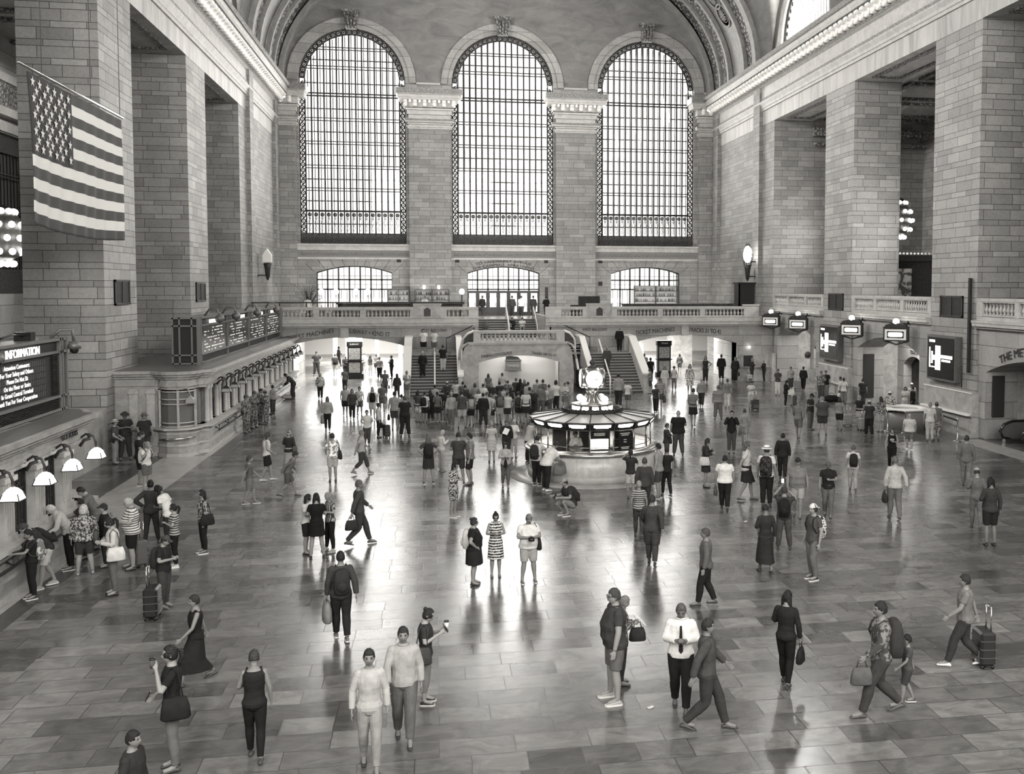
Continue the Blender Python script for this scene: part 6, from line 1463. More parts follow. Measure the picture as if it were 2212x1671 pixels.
# u, v of the feet, v of the head top (0 = 1.7 m), turn (0 to camera, 90 right, 180 away, 270 left), pose, build, top, bottom, hair, shoes, carried, label
PEOPLE=[
# ---- foreground
(375,1662,1393,270,'Sks','f.26','t:.018','p:.14','y:.02','.05','sb=.02 ph:1 cup:0','person in black tee and jeans drinking, ponytail, at lower left'),
(425,1476,1290,280,'Wfb','f.2','k:.015','m:.02','s:.03','.05','','person striding left in black top and long skirt behind the drinker'),
(292,1850,1590,60,'wdd','m.2','l:.03','p:.03','s:.02','.3w','','person cut off by the bottom edge, dark head only'),
(552,1640,1404,175,'wcd','f.2','k:.02','p:.015','s:.05','.05','','person in black tank top and black trousers alone at the lower left'),
(800,1660,1400,0,'wdd','f.22','l:.42','p:.28','s:.03','.03','','person in pale loose suit walking forward, left of a pair'),
(873,1600,1352,0,'wdf','m.22','l:.36','p:.12','s:.03','.03','','person in beige shirt and brown trousers walking forward, right of a pair'),
(920,1518,1312,82,'Spp','f.3','t:.035','c:.2','b:.025','.018w','sb=.06 ph:1 cup2:0','person in dark tee and khakis holding up a coffee cup'),
(738,1380,1190,185,'wdb','m.2','j:.045','p:.02','s:.02','.12w','tote=.2 bp=.03','person in olive jacket walking away with a big tote, centre left'),
(1024,1262,1130,85,'Shh','h.26','t:.015','k:.02','b:.03','.02','bp=.5','person in black tee and skirt, hand on hip, white backpack'),
(1071,1245,1108,5,'Scc','f.24','d:.03:g','-:.5','b:.015','.06','','person in black and white patterned sundress in the middle trio'),
(1142,1256,1108,10,'Acc','h.22','t:.62','s:.33','c:.15','.04w','sb=.02 cam','heavy person in white tee, cargo shorts and cap holding a camera'),
(1328,1513,1270,285,'Adh','h.26','t:.045','s:.12','s:.06','.35w','','tall heavy person in dark polo, cargo shorts and glasses, front centre'),
(1342,1478,1285,100,'Scc','f.24','l:.3:p','p:.04','s:.2','.05','hb=.03 paper','person in patterned shirt hidden behind the dark polo, holding a white bag'),
(1470,1533,1298,0,'wcc','m.13','l:.68','p:.018','s:.1','.03','tie','balding person in white shirt and black tie reading a sheet'),
(1526,1578,1335,92,'Wfb','m.18','j:.06','p:.04','s:.03','.04','','person in dark jacket crossing with a long stride below the white shirt'),
(1524,1307,1140,270,'wdd','m.2','j:.1','p:.018','s:.08','.03','','person in grey jacket and black trousers walking left, right of centre'),
(1697,1480,1275,165,'wcd','f.2','l:.018','p:.012','l:.015','.03','hb=.02 paper','person in black with long hair carrying a paper and a black handbag'),
(1900,1546,1298,290,'Wfb','m.2','j:.13:m','p:.05','s:.025','.06','bp=.04 hb=.1','person in grey jacket with backpack striding left, lower right'),
(1958,1520,1372,290,'wfb','c.22','t:.07','s:.05','s:.02','.04w','','child in dark tee and shorts following the grey jacket'),
(2082,1440,1240,275,'Wfb','m.22','t:.16','p:.04','s:.03','.75','sc=42,-4,.02','person in grey top and white shoes pulling a black suitcase, lower right'),
(1756,1250,1088,310,'Kdd','m.26','t:.07','p:.13','c:.6:r','.03w','bp=.02:p phones','person in white backward cap and headphones with torn jeans'),
(1693,1186,1050,180,'Aue','m.22','t:.045','p:.07','s:.05','.05','bp=.015 phg:0','person seen from behind holding a phone overhead'),
(1653,1237,1088,200,'wcd','f.16','l:.03','m:.025','s:.02','.03','hb=.2','person in dark dress suit walking away, left of the phone holder'),
(1408,1218,1068,175,'wfb','m.2','c:.05','p:.05','s:.04','.03','','person in long dark coat walking away, right of centre'),
(1380,1160,1040,185,'wdd','f.2','t:.4:s','p:.05','s:.3','.05','','blond person in striped top left of the dark coat'),
(1392,1108,988,180,'Sdd','m.24','j:.05','p:.03','s:.07','.03','hb=.03','person in brown jacket seen from behind near the kiosk'),
(1362,1076,970,175,'Sek','f.24','t:.03','s:.45','y:.02','.1','','person in dark top and pale shorts, arms raised, at the kiosk'),
(1422,1076,957,250,'Sdd','m.26','t:.25','s:.06','s:.02','.12w','','teenager in grey tee and shorts right of the kiosk'),
(1440,1072,965,200,'wdd','f.2','t:.02','p:.015','s:.02','.08','','person in black beside the grey-tee teenager'),
(1440,1000,917,95,'Sxx','m.24','l:.03','p:.06','s:.04','.04','','person in dark hoodie with crossed arms right of the kiosk'),
(1465,984,885,180,'Adc','h.2','t:.015','p:.06','n','.04','hb=.03','broad person in black tee seen from behind, right of the kiosk'),
(1524,1052,945,90,'Spc','f.24','l:.03','k:.03','l:.03','.03','sb=.5','person in dark dress with white shoulder bag facing right'),
(1565,1100,983,180,'wdd','h.22','t:.68','p:.018','s:.02','.03','hb=.08','broad person in white shirt seen from behind carrying a bag'),
(1612,1080,952,90,'wfb','f.24','t:.5','k:.03','l:.1','.06','','person in white top and short black skirt beside the white shirt'),
(1655,1094,953,175,'Sdd','m.22','t:.6','p:.02','h:.7','.03','bp=.03:m','person in white sun hat and white tee with a huge backpack'),
(1690,1035,935,180,'wdd','m.16','j:.02','p:.02','s:.015','.02','hb=.02','person in black suit walking away behind the sun hat'),
(1722,1115,988,0,'wdd','h.2','t:.17','s:.3','c:.03','.06','','broad person in grey tee, pale shorts and dark cap walking forward'),
(1788,1115,995,0,'wcd','m.22','t:.02','p:.12','c:.1','.04','belt','person in black polo, khaki trousers and cap walking forward'),
(1842,1060,963,185,'wdd','m.24','t:.5','p:.3','s:.1','.05','bp=.02','person in white with small black backpack, right of the black polo'),
(1926,1015,923,0,'wcd','f.24','k:.012','p:.012','y:.05','.05','logo','person in black tank top with a round white print'),
(1932,1120,985,195,'wdb','m.24','l:.4','p:.14','s:.15','.05','hb=.03','person in pale shirt and grey trousers walking away on the right'),
(2086,1050,940,180,'wdd','m.2','j:.12','p:.15','s:.03','.06','','person in grey jacket alone before the escalator arch'),
(2108,1142,1010,190,'wcd','f.24','l:.12','p:.15','c:.3','.05','','person in grey top and pale cap at the right edge'),
(2138,1178,1030,200,'Scd','f.16','l:.04','s:.02','l:.01','.02','hb=.03','person with black curly hair in dark top at the right edge'),
(1228,1112,1037,300,'Rrr20','m.24','t:.035','s:.2','c:.25','.08w','bp=.03 ph:0','person in cap and backpack crouching to take a picture'),
(440,1194,1057,285,'Sdg','f.2','l:.3:p','p:.015','l:.012','.03w','sb=.02','person in patterned blouse and black trousers with big shoulder bag'),
(662,1196,1070,80,'Scc','f.24','t:.55','s:.02','l:.02','.02','','person in white tee and black shorts, left of the huddled three'),
(685,1206,1064,180,'Acc','f.24','e:.012','-:.62','l:.012','.02','','person in short black dress seen from behind in the huddled three'),
(714,1190,1063,300,'Acc','f.26','t:.3:v','p:.012','l:.25','.3','','fair-haired person in striped vest, right of the huddled three'),
(776,1177,1036,100,'Wfb','m.18','j:.05','p:.04','s:.1','.05','hb=.03','person in dark jacket with bag striding right behind the huddled three'),
(540,1088,985,85,'wfb','c.2','t:.1','s:.15','s:.06','.02w','','small person in grey with sneakers hurrying at left'),
(622,1073,1012,85,'Wfb25','c.2','l:.12','s:.08','s:.03','.03','','child bending forward with a trolley at left'),
(577,1038,932,95,'wps','f.24','k:.55','s:.02','l:.06','.65','ph:0','person in white tank top, black shorts and white shoes near the far booth'),
(625,1020,945,160,'Spd','f.24','j:.03','m:.3','o:.2','.05','sb=.08 ph:0','person in headscarf and dark jacket holding up a tablet'),
(719,1040,935,185,'Sss','f.22','t:.6:m','s:.4','s:.03','.04','sb=.03','person in white lace top and beige shorts seen from behind'),
(781,1024,928,90,'Wfb','m.2','t:.35','c:.05','s:.2','.15','','person in pale top and dark trousers striding right, centre left'),
(926,1045,938,185,'Ahh','f.24','t:.05','k:.03','l:.12','.05w','bp=.02','person with long fair hair, skirt and patterned backpack'),
(954,1018,930,120,'Scp','f.24','l:.5','p:.42','l:.4','.4','','blond person all in white beside the backpack'),
(991,1046,933,180,'Acx','m.22','t:.05','s:.04','s:.02','.06w','','person in dark tee and shorts seen from behind, centre'),
(1016,1046,935,270,'Kdd','m.24','t:.17','s:.02','s:.015','.03','','teenager in grey tee and black shorts looking down'),
(980,1116,996,60,'Scc','f.22','l:.45:p','s:.4:p','l:.012','.3w','','person in white floral jacket and shorts, dark hair'),
(1062,997,910,185,'Sdd','f.24','e:.2:s','-:.5','s:.3','.1','','person in striped knee dress seen from behind'),
(1094,990,908,0,'Sdc','m.22','j:.03','p:.04','s:.08','.02','paper','person in dark jacket holding papers behind the trousers-suit walker'),
(1110,988,908,20,'Scd','f.28','l:.65','p:.4','s:.45','.2','','blond person in white blouse beside the dark jacket'),
(1092,1052,955,5,'wcc','f.26','l:.35','p:.1','b:.02','.1','hb=.02','person in pale sweater and grey trousers walking forward with bag'),
(1160,1048,940,150,'Soo','m.22','t:.5','p:.02','s:.015','.05w','bp=.03','person with black backpack at the left side of the kiosk'),
(1180,1060,962,120,'Soo30','h.22','t:.62','p:.02','s:.02','.7','tote=.15','person in white shirt leaning on the kiosk counter'),
(1142,1000,925,120,'Soo15','m.2','t:.55','p:.03','s:.015','.05','','person in white tee at the far left of the kiosk'),
(303,1048,930,90,'Sdc','m.24','t:.02','s:.025','s:.03','.15w','','person in black tee and shorts beside the small white backpack'),
(318,1058,952,40,'Sck','f.26','t:.6','s:.12','y:.3','.3','bp=.6','person in white top and denim shorts with white backpack'),
(249,1002,906,80,'Sss','m.22','t:.06','p:.2','h:.4','.02','duty','officer in pale campaign hat, leftmost of three by the booth'),
(271,984,885,10,'Acc','m.2','t:.03','p:.04','h:.05','.02','duty','officer in dark uniform, middle of three by the booth'),
(313,982,892,20,'Sss','m.2','t:.03','p:.04','h:.12','.02','duty','officer in dark hat, rightmost of three by the booth'),
(531,934,852,60,'Add','h.18','l:.12:m','p:.12:m','c:.1','.07','duty','soldier in camouflage nearest the camera, hands low'),
(548,924,843,50,'Acc','m.18','l:.11:m','p:.11:m','c:.1','.07','','soldier in camouflage second from the left at the far booth'),
(562,915,838,70,'Acc','m.18','l:.1:m','p:.1:m','s:.02','.07','','bareheaded soldier in the middle of the camouflage group'),
(576,916,842,250,'Acc','m.2','l:.13:m','p:.13:m','c:.14','.07','','soldier in pale cap facing the other soldiers'),
(590,894,832,240,'Add','m.2','t:.17','p:.04','s:.02','.04','','person in grey tee and dark trousers behind the soldiers'),
(634,862,806,270,'Koo38','m.12','j:.03','p:.03','s:.015','.03','','person in dark brown leaning far over the booth counter'),
# ---- queue at the near booth
(62,1293,1150,285,'Soo','f.2','t:.015','p:.015','s:.012','.02w','bp=.3:m','person with grey backpack and black clothes at the near counter'),
(100,1268,1112,290,'woo40','m.26','t:.03','s:.5','s:.05','.3w','bp=.02','young person in white shorts leaning on the near counter'),
(146,1230,1088,280,'Soo30','m.3','l:.35','p:.015','s:.5','.03w','','grey-haired person in pale shirt and black trousers leaning over'),
(158,1208,1090,290,'Soo','f.22','t:.04','p:.05','l:.012','.05','','person with long dark hair at the counter behind the pale shirt'),
(184,1240,1092,180,'Add','h.28','l:.35:p','s:.04','a:.5','.3','sb=.08','curly grey-haired person in patterned cardigan and dark shorts'),
(208,1185,1048,270,'Soo25','m.26','t:.11','p:.13','s:.02','.04','','tall person in olive polo leaning at the booth window'),
(228,1224,1088,275,'Sdx','m.26','j:.015','p:.02','c:.03','.04','','person in black jacket and dark cap in the queue'),
(246,1284,1115,275,'Scc','f.28','l:.5','p:.11','y:.02','.02','sb=.6','person in cream sweater and khaki trousers with white bag'),
(286,1228,1073,275,'Ach','h.28','t:.1:s','s:.015','s:.45','.03','map sc=14,-6,.1','grey-haired person in striped polo holding a map'),
(328,1174,1036,175,'Ahd','f.12','j:.035','p:.03','b:.01','.05','hb=.08','person in brown jacket with a brown bag, seen from behind'),
(366,1186,1063,240,'Scd20','f.12','t:.6','p:.03','l:.012','.3','','person with dreadlocks in white top behind the striped tee'),
(378,1224,1092,275,'Sxd','f.28','t:.4:s','p:.012','y:.015','.5w','','person in narrow-striped tee and black trousers'),
(356,1312,1155,60,'Scc','m.24','t:.02','p:.05','c:.06','.1','bp=.03 sc=-26,22,.015','person in dark tee and cap beside an upright suitcase'),
# ---- middle distance left
(684,811,759,0,'Ahh','m.2','t:.03','p:.03','c:.02','.02','duty','officer with hands on hips in the left low arch'),
(692,862,805,0,'wdd','f.24','j:.03:p','p:.02','l:.3','.03','','blond person in dark coat and pale scarf near the left arch'),
(708,930,856,180,'wdd','f.2','l:.3','p:.02','l:.12','.03','tote=.2','fair-haired person in grey sweater walking away, left aisle'),
(724,811,764,180,'wdd','m.2','t:.03','s:.25','s:.02','.03','bp=.02','person in dark tee, pale shorts and backpack in the left arch'),
(732,790,748,100,'wfb','m.2','j:.06','p:.05','s:.02','.03','','person in dark jacket deep inside the left passage'),
(747,815,767,0,'Scd','m.12','t:.04','p:.03','n','.03','','person in dark tee before the left map kiosk'),
(745,846,802,0,'wdd','f.2','t:.15','p:.04','s:.02','.05','','person in grey top and black trousers below the map kiosk'),
(746,898,832,0,'wdd','m.24','t:.3','s:.03','n','.1','','bald person in pale polo walking with a couple'),
(761,906,840,0,'wdf','f.22','j:.05','p:.02','l:.03','.03','sb=.4','person with white shoulder bag in the middle of a walking three'),
(777,898,835,10,'wdd','f.22','t:.14:p','s:.1','s:.02','.03','','person in patterned top and shorts, right of a walking three'),
(780,804,762,180,'Sdd','m.22','t:.5','p:.03','s:.02','.03','','person in white tee right of the left map kiosk'),
(787,803,764,180,'Sdd','f.22','l:.45','p:.4','s:.2','.3','','person in pale clothes close beside the white tee'),
(800,810,767,180,'Sdd','f.22','k:.04','s:.35','l:.02','.03','','long-haired person in black tank and pale shorts in the left passage'),
(813,806,765,180,'wdd','f.22','t:.12','s:.03','l:.05','.03','','long-haired person in grey tee in the left passage'),
(820,818,770,180,'wdd','m.22','t:.28','p:.02','s:.1','.03','','person in grey shirt and dark trousers entering the left passage'),
(846,818,767,270,'Sxx','m.14','l:.015','p:.015','s:.02','.02','','person all in black with folded arms by the arch jamb'),
(832,853,799,0,'wdd','m.2','t:.1','p:.1','s:.04','.04','hb=.05','person in olive tee and trousers walking out of the left arch'),
(805,906,835,180,'wdd','f.26','l:.4','s:.45','l:.3','.05','bp=.015','blond person in white with black drawstring backpack'),
(826,890,828,185,'wdd','m.2','t:.1','s:.12','s:.08','.05','','broad person in grey-brown shirt behind the drawstring backpack'),
(793,963,890,0,'Sgg','f.24','t:.5','p:.06','s:.02','.05','','person in white tee, dark jeans and short dark hair, hands behind'),
(818,945,870,90,'Sdd','f.24','l:.4','p:.02','b:.03','.03','hb=.02 sc=17,0,.03','person in white cardigan with a dark suitcase'),
(853,928,845,180,'Sdd','m.24','t:.25','s:.06','s:.02','.04','hb=.03','person in grey tee and dark shorts with a side bag'),
(868,922,851,185,'Add','m.24','t:.4:s','s:.2','s:.02','.3','','person in pale striped tee next to the side bag'),
(875,943,854,180,'Add','m.2','t:.02','p:.02','s:.08','.02','','person in black tee and black trousers standing with legs apart'),
(858,862,810,190,'wdd','f.2','l:.03','p:.04','l:.02','.03','','person in dark top at the foot of the left parapet'),
(879,860,800,0,'Scc','f.22','t:.12:p','s:.12','b:.2','.06','','person in patterned top leaning by the left stair parapet'),
# ---- crowd before the dining arch
(903,912,843,150,'Sdd','f.22','t:.06','k:.1:p','l:.02','.03','','person in dark top and patterned skirt at the left end of the crowd'),
(918,912,846,160,'Sdd','m.22','t:.5','s:.02','s:.02','.04','bp=.02','person in white tee, black shorts and backpack by the left stairs'),
(945,912,848,180,'Scd','f.22','t:.12','s:.03','y:.02','.04','','ponytailed person in grey tee before the left stairs'),
(957,906,847,180,'Sdd','m.2','t:.02','s:.05','s:.02','.03','','person in black tee before the left stair handrail'),
(975,922,846,0,'wdd','f.2','l:.3','p:.12','s:.35','.1','','blurred pale-haired person just before the crowd'),
(998,924,843,180,'Add','m.24','t:.06','s:.35','s:.03','.04','','person in dark tee and pale shorts at the front of the crowd'),
(1018,918,850,180,'Sdd','f.22','t:.15','s:.02','l:.03','.03','bp=.3','person with pale backpack at the front of the crowd'),
(1034,905,848,180,'Sdd','f.22','t:.5','k:.03','l:.12','.03','','person in white tee and black skirt in the crowd'),
(1052,921,846,185,'Scd','m.22','t:.35','s:.3','s:.1','.3w','','person in pale tee and pale shorts, front row of the crowd'),
(1070,908,842,180,'Sdd','f.2','t:.45:s','s:.04','b:.03','.04','','bun-haired person in striped tee in the crowd'),
(1088,912,833,180,'Add','m.24','t:.3','s:.25','s:.03','.04','','tall person in grey shirt and khaki shorts in the crowd'),
(1104,900,845,180,'Sdd','f.2','k:.03','k:.3','l:.02','.03','','person in black tank and pale skirt in the crowd'),
(1120,912,846,175,'Sdd','m.2','t:.12','s:.02','s:.02','.04','bp=.04','person with dark backpack and grey tee mid-crowd'),
(1136,915,840,180,'Sdd','f.22','t:.45','k:.02','l:.25','.05','','fair-haired person in white tee and dark skirt mid-crowd'),
(1152,908,838,180,'Sdd','m.12','t:.03','p:.03','n','.03','bp=.02','bald person in black with backpack near the kiosk roof'),
(1168,900,830,185,'Add','m.22','l:.12','p:.1','s:.12','.05','','person in brown sweater at the right of the crowd'),
(1201,888,822,180,'Sdd','f.22','t:.5','p:.02','a:.015','.03','hb=.03','person with big dark hair, white blouse and black trousers'),
(1220,886,830,10,'Scc','f.24','l:.4','k:.12','s:.1','.1','','person in pale cardigan right of the big dark hair'),
(1229,884,831,270,'Scc','m.24','t:.25','p:.2','s:.03','.06','','person in grey tee checking a phone beside the pale cardigan'),
(1005,893,838,170,'Sdd','m.2','j:.04','p:.03','s:.02','.03','','person in dark jacket in the second row of the crowd, left'),
(1026,888,835,180,'Sdd','f.2','l:.2','p:.05','l:.05','.03','','person in grey sweater in the second row of the crowd'),
(1044,890,838,180,'Sdd','m.2','t:.5','p:.05','s:.02','.03','','person in white tee in the second row of the crowd'),
(1062,887,834,180,'Sdd','f.2','t:.03','s:.1','l:.2','.03','','fair-haired person in black in the second row of the crowd'),
(1079,884,830,180,'Sdd','m.2','l:.03','p:.04','s:.02','.03','','person in black sweater in the second row of the crowd'),
(1097,880,826,180,'Sdd','m.2','t:.12:m','s:.05','c:.2','.03','','person in mottled tee and pale cap in the crowd'),
(1115,875,816,180,'Sdd','m.24','t:.05','p:.04','s:.1','.03','','tall brown-haired person in dark tee by the arch'),
(1124,876,819,175,'Sdd','f.2','l:.02','p:.02','l:.012','.03','','long dark-haired person beside the tall one by the arch'),
(1141,885,828,180,'Sdd','m.2','t:.3','p:.05','s:.02','.03','','short-haired person in grey tee behind the bald head'),
(1160,878,821,180,'Sdd','m.2','t:.5:s','p:.05','s:.03','.03','','person in broad-striped tee by the right side of the arch'),
(1173,880,819,180,'Sdd','f.2','t:.08','p:.05','b:.02','.03','','person in dark grey tee with high bun by the arch'),
(1186,893,830,185,'Sdd','m.22','l:.25','p:.08','s:.03','.04','','person in grey shirt between the bald head and big dark hair'),
(1055,862,812,180,'wdd','f.2','t:.12','p:.1','l:.04','.03','','person entering the dining arch, left'),
(1085,860,810,180,'wdd','m.2','t:.35','p:.05','s:.03','.03','','person entering the dining arch, middle'),
(940,893,838,180,'Sdd','f.2','t:.3','p:.04','s:.02','.03','','person in grey tee half hidden by the stair handrail'),
(966,884,836,180,'Sdd','m.2','t:.04','p:.04','c:.5','.03','','person in white cap at the foot of the left stairs'),
(985,880,835,180,'Sdd','f.2','t:.45','s:.05','y:.1','.03','','ponytailed person in white tee at the foot of the left stairs'),
(1011,916,845,185,'Sdd','f.22','t:.02','k:.05','l:.02','.03','','person in black tee and dark skirt, front of the crowd left of centre'),
(1044,922,848,175,'Add','m.22','l:.02','p:.03','s:.02','.03','','person in black long sleeves, front of the crowd'),
(1061,918,850,180,'Sdd','f.24','t:.4','k:.02','y:.1','.05','','ponytailed person in white tee and black skirt in the crowd'),
(1079,917,843,190,'Sdd','f.22','t:.05','s:.3','l:.05','.03','bp=.1','long-haired person with brown backpack in the crowd'),
(1096,915,846,180,'Sdd','m.22','t:.25:s','s:.03','s:.05','.03','','person in thin-striped tee and black shorts mid-crowd'),
(1128,905,842,180,'Sdd','f.2','k:.03','s:.05','l:.012','.03','','person in black tank with very long dark hair mid-crowd'),
(1144,904,836,180,'Sdd','m.22','t:.2','p:.05','c:.02','.03','','person in grey tee and dark cap right of mid-crowd'),
(1177,896,834,180,'Sdd','f.22','t:.4','s:.04','l:.1','.03','','person in white tee and black shorts at the right of the crowd'),
(968,915,845,180,'Sdd','f.2','t:.02','k:.3','b:.02','.03','','bun-haired person in black tee and pale skirt before the stairs'),
(930,908,850,180,'Sdd','f.2','j:.02','p:.02','l:.02','.03','','person in black jacket left of the stair handrail foot'),
(1000,884,838,180,'Sdd','m.2','t:.1','p:.05','s:.02','.03','','person in grey-brown tee behind the crowd, left'),
(1133,878,825,180,'Sdd','f.2','l:.04','p:.05','l:.15','.03','','fair long-haired person in dark sweater near the arch'),
# ---- right of the kiosk, far
(1336,879,805,180,'wdd','m.22','l:.25','p:.03','s:.02','.03','','person in grey sweater climbing toward the right stairs'),
(1356,882,830,180,'wfb','f.2','t:.5','s:.1','s:.1','.05','','person in white top hurrying at the foot of the right stairs'),
(1405,850,796,270,'Scc','m.24','t:.12','s:.05','s:.02','.04','','person in grey tee reading by the right parapet'),
(1405,826,772,180,'wdd','m.14','t:.02','p:.02','s:.015','.03','bp=.02','person in black with backpack entering the right arch'),
(1382,812,766,180,'wdd','f.22','t:.3','p:.3','s:.1','.05','','person in pale clothes at the left side of the right arch'),
(1392,815,763,190,'wdd','m.22','t:.25:m','p:.12','s:.2','.05','','person in mottled tee in the right arch'),
(1416,892,832,170,'wfb','f.2','t:.04','p:.02','s:.1','.03','','person in dark tee striding, left of the shopping bag'),
(1425,883,817,0,'wdd','m.22','t:.4:s','s:.06','c:.05','.05','tote=.06','person in pale striped tee and dark cap with a shopping bag'),
(1436,845,791,0,'wdd','f.22','l:.45','p:.45','l:.05','.2','','person in white dress suit near the right map kiosk'),
(1456,843,790,185,'wdd','f.24','k:.4','p:.15','b:.03','.05','','person in pale tank and grey leggings near the right map kiosk'),
(1468,806,765,180,'wdd','f.22','l:.1','s:.1','l:.02','.03','','long-haired person in the bright right doorway'),
(1490,850,786,0,'wdd','f.22','e:.03:p','-:.5','l:.05','.05','','person in dark floral dress before the right arch'),
(1497,921,838,175,'Wfb','f.22','t:.3:s','k:.02','s:.03','.06','','person in striped tee and black skirt striding, right of the kiosk'),
(1515,878,818,175,'wdd','m.22','l:.2','p:.03','s:.25','.04','','grey-haired person in grey sweater beyond the striped tee'),
(1551,905,832,180,'Add','h.24','t:.35:s','p:.12','s:.1','.04','','person in bold striped shirt and khaki trousers, hands in front'),
(1571,881,818,180,'wdd','f.22','t:.15','p:.5','s:.05','.05','','person in grey top and white trousers beside the bold stripes'),
(1524,793,756,0,'Shd','f.22','k:.03','p:.03','l:.02','.03','','person leaning on the back wall of the right passage'),
(1558,820,765,180,'Sdd','m.2','j:.02','p:.02','s:.02','.02','','person in black jacket standing in the right arch'),
(1588,822,770,0,'Sdd','f.22','j:.02','p:.02','l:.02','.02','hb=.02','person in black with handbag at the right arch jamb'),
(1624,824,772,90,'Sxx','m.18','l:.03','p:.03','n','.03','','person in dark sweater leaning by the wall panel'),
(1650,826,776,270,'Sxx','m.18','l:.02','p:.02','n','.03','','person in black reading at the corner ledge'),
(1622,882,824,10,'Scc','f.24','t:.45','p:.4','s:.02','.1','sc=9,3,.04','young person in white with a patterned rolling bag'),
(1680,854,796,0,'Scd','f.22','t:.05','p:.55','s:.03','.04','','person in black top and white trousers near the far right niche'),
(1708,842,794,0,'Scd','m.24','t:.5:s','p:.05','s:.02','.03','','person in white striped shirt inside the far right niche'),
(1697,879,820,90,'Scc','f.22','l:.015','p:.015','l:.012','.3','tote=.6 sc=18,-3,.05','person in black with white tote and suitcase'),
(1735,842,792,170,'wdd','m.12','j:.02','p:.02','s:.012','.02','sc=-12,0,.2','person in dark coat pulling a pale suitcase into the niche'),
(1773,864,800,0,'Scd','m.22','t:.15:m','p:.06','s:.1','.03','','person in patterned shirt beside the pier with a companion'),
(1783,862,799,5,'Sdc','m.26','t:.02','p:.2','s:.05','.04','','tall person in black tee and khaki trousers at the pier plinth'),
(1822,874,821,180,'Sdd','f.16','t:.12:v','p:.12','s:.012','.03','','person in narrow-striped top facing the pier ledge'),
(1851,872,816,0,'Scd','f.22','t:.5','m:.4:s','b:.02','.04','','person in white top and striped skirt at the pier corner'),
(1863,876,820,180,'Sdd','m.2','t:.02','p:.03','s:.02','.03','','person in black tee seen from behind at the pier corner'),
(1893,869,813,280,'Sdd','f.14','j:.5','p:.02','s:.015','.03','hb=.65','person in white jacket with a white handbag in the second niche'),
(1750,929,849,60,'Scc','m.14','t:.03','p:.12','c:.02','.05','','person in dark tee and cap before the advert pier'),
(1776,939,856,180,'Adc','h.24','t:.06','s:.04','s:.2','.04w','','broad person in dark polo and shorts seen from behind, far right'),
(1724,948,862,170,'Wfb','f.22','l:.15','s:.12','s:.2','.1','','blurred person in grey hurrying, left of the dark polo'),
(1813,928,865,185,'wfb','f.2','t:.2','s:.02','l:.03','.05','sc=18,-8,.25','person in grey tee and black shorts with a large pale suitcase'),
(1856,922,856,175,'Sdd','f.22','t:.02','k:.3','s:.25','.05','','fair-haired person in black top and pale skirt, far right'),
(1877,943,864,200,'wdd','m.22','t:.03','p:.015','c:.4','.03','sc=-14,-14,.3','person in black with pale cap pulling a box-like suitcase'),
(1902,933,856,200,'Sdd','f.22','t:.3:p','s:.3','l:.03','.05','','person in flowered tee and pale shorts before the queue belt'),
(1921,919,845,180,'Sdd','m.26','l:.5:p','p:.3','c:.65','.1','','person in leopard-patterned shirt and white cap'),
(1955,897,838,0,'Scc','f.24','t:.45','p:.35','l:.03','.05','','person in white tee behind the queue belt'),
(1971,897,843,270,'Sdd','m.22','j:.015','p:.02','c:.05','.03','','person in black jacket and cap behind the queue belt'),
(1969,888,830,200,'Sdd','m.22','t:.3','p:.2','c:.6','.03','','person in white cap half hidden behind the queue belt'),
(1964,972,896,185,'wdd','h.24','t:.45','s:.12','n','.6w','','blurred broad person in white tee and white sneakers by the desk'),
(2008,953,868,185,'Sdd','m.22','t:.45','p:.35','s:.25','.05','','person in white tee and pale jeans at the desk'),
(2022,951,868,185,'Sdd','m.2','t:.12','p:.2:m','c:.1','.04','','person in grey tee and camouflage trousers at the desk'),
(1608,960,884,180,'wdd','f.22','l:.22','s:.22','s:.05','.05','hb=.12','person in grey sweater and shorts carrying a bag, right of the black blazer'),
(1580,978,886,0,'Skk','m.22','j:.015','p:.06','s:.02','.02','','person in black blazer with both hands at the face'),
]
STAIRS=[ # u,v,z,vh
(915,767,2.3,715,0,'Sdd','m.24','t:.6','s:.02','s:.03','.1','','person in white tee and dark shorts standing on the left stair landing'),
(938,768,2.3,720,0,'Sdd','f.24','t:.5','s:.1','b:.03','.1','','person in pale tank at the top of the left stairs'),
(1338,0,2.3,745,180,'wdd','m.18','j:.015','p:.015','n','.02','','bald person in black climbing the right stairs'),
(1106,0,4.3,636,180,'wdd','m.16','j:.015','p:.02','s:.012','.02','','person in black jacket walking toward the avenue doors'),
(1126,0,4.3,640,180,'wdd','m.2','t:.55','p:.02','s:.02','.02','','person in white shirt walking toward the avenue doors'),
(1152,0,4.3,636,180,'Sdd','m.12','l:.012','p:.012','s:.012','.02','','person all in black before the right avenue doors'),
(1042,0,4.3,638,160,'wdd','f.2','j:.02','p:.05','s:.1','.02','hb=.03','person with bag at the head of the balcony stairs'),
(1180,0,4.3,637,200,'Scc','m.2','l:.02','p:.05','s:.02','.02','','person in dark clothes beside a pushchair on the balcony'),
(664,0,4.3,626,180,'Sdd','m.2','l:.62','p:.02','s:.02','.02','','waiter in white shirt on the left terrace'),
(918,0,4.3,624,0,'Scc','m.24','t:.55','p:.02','s:.1','.02','','bartender in white before the lit back bar'),
]
def horiz_h(u,vh,P,z0):
    r=ray(u,vh); t=P.y/r.y; return H+t*r.z-z0
CARRY=[]
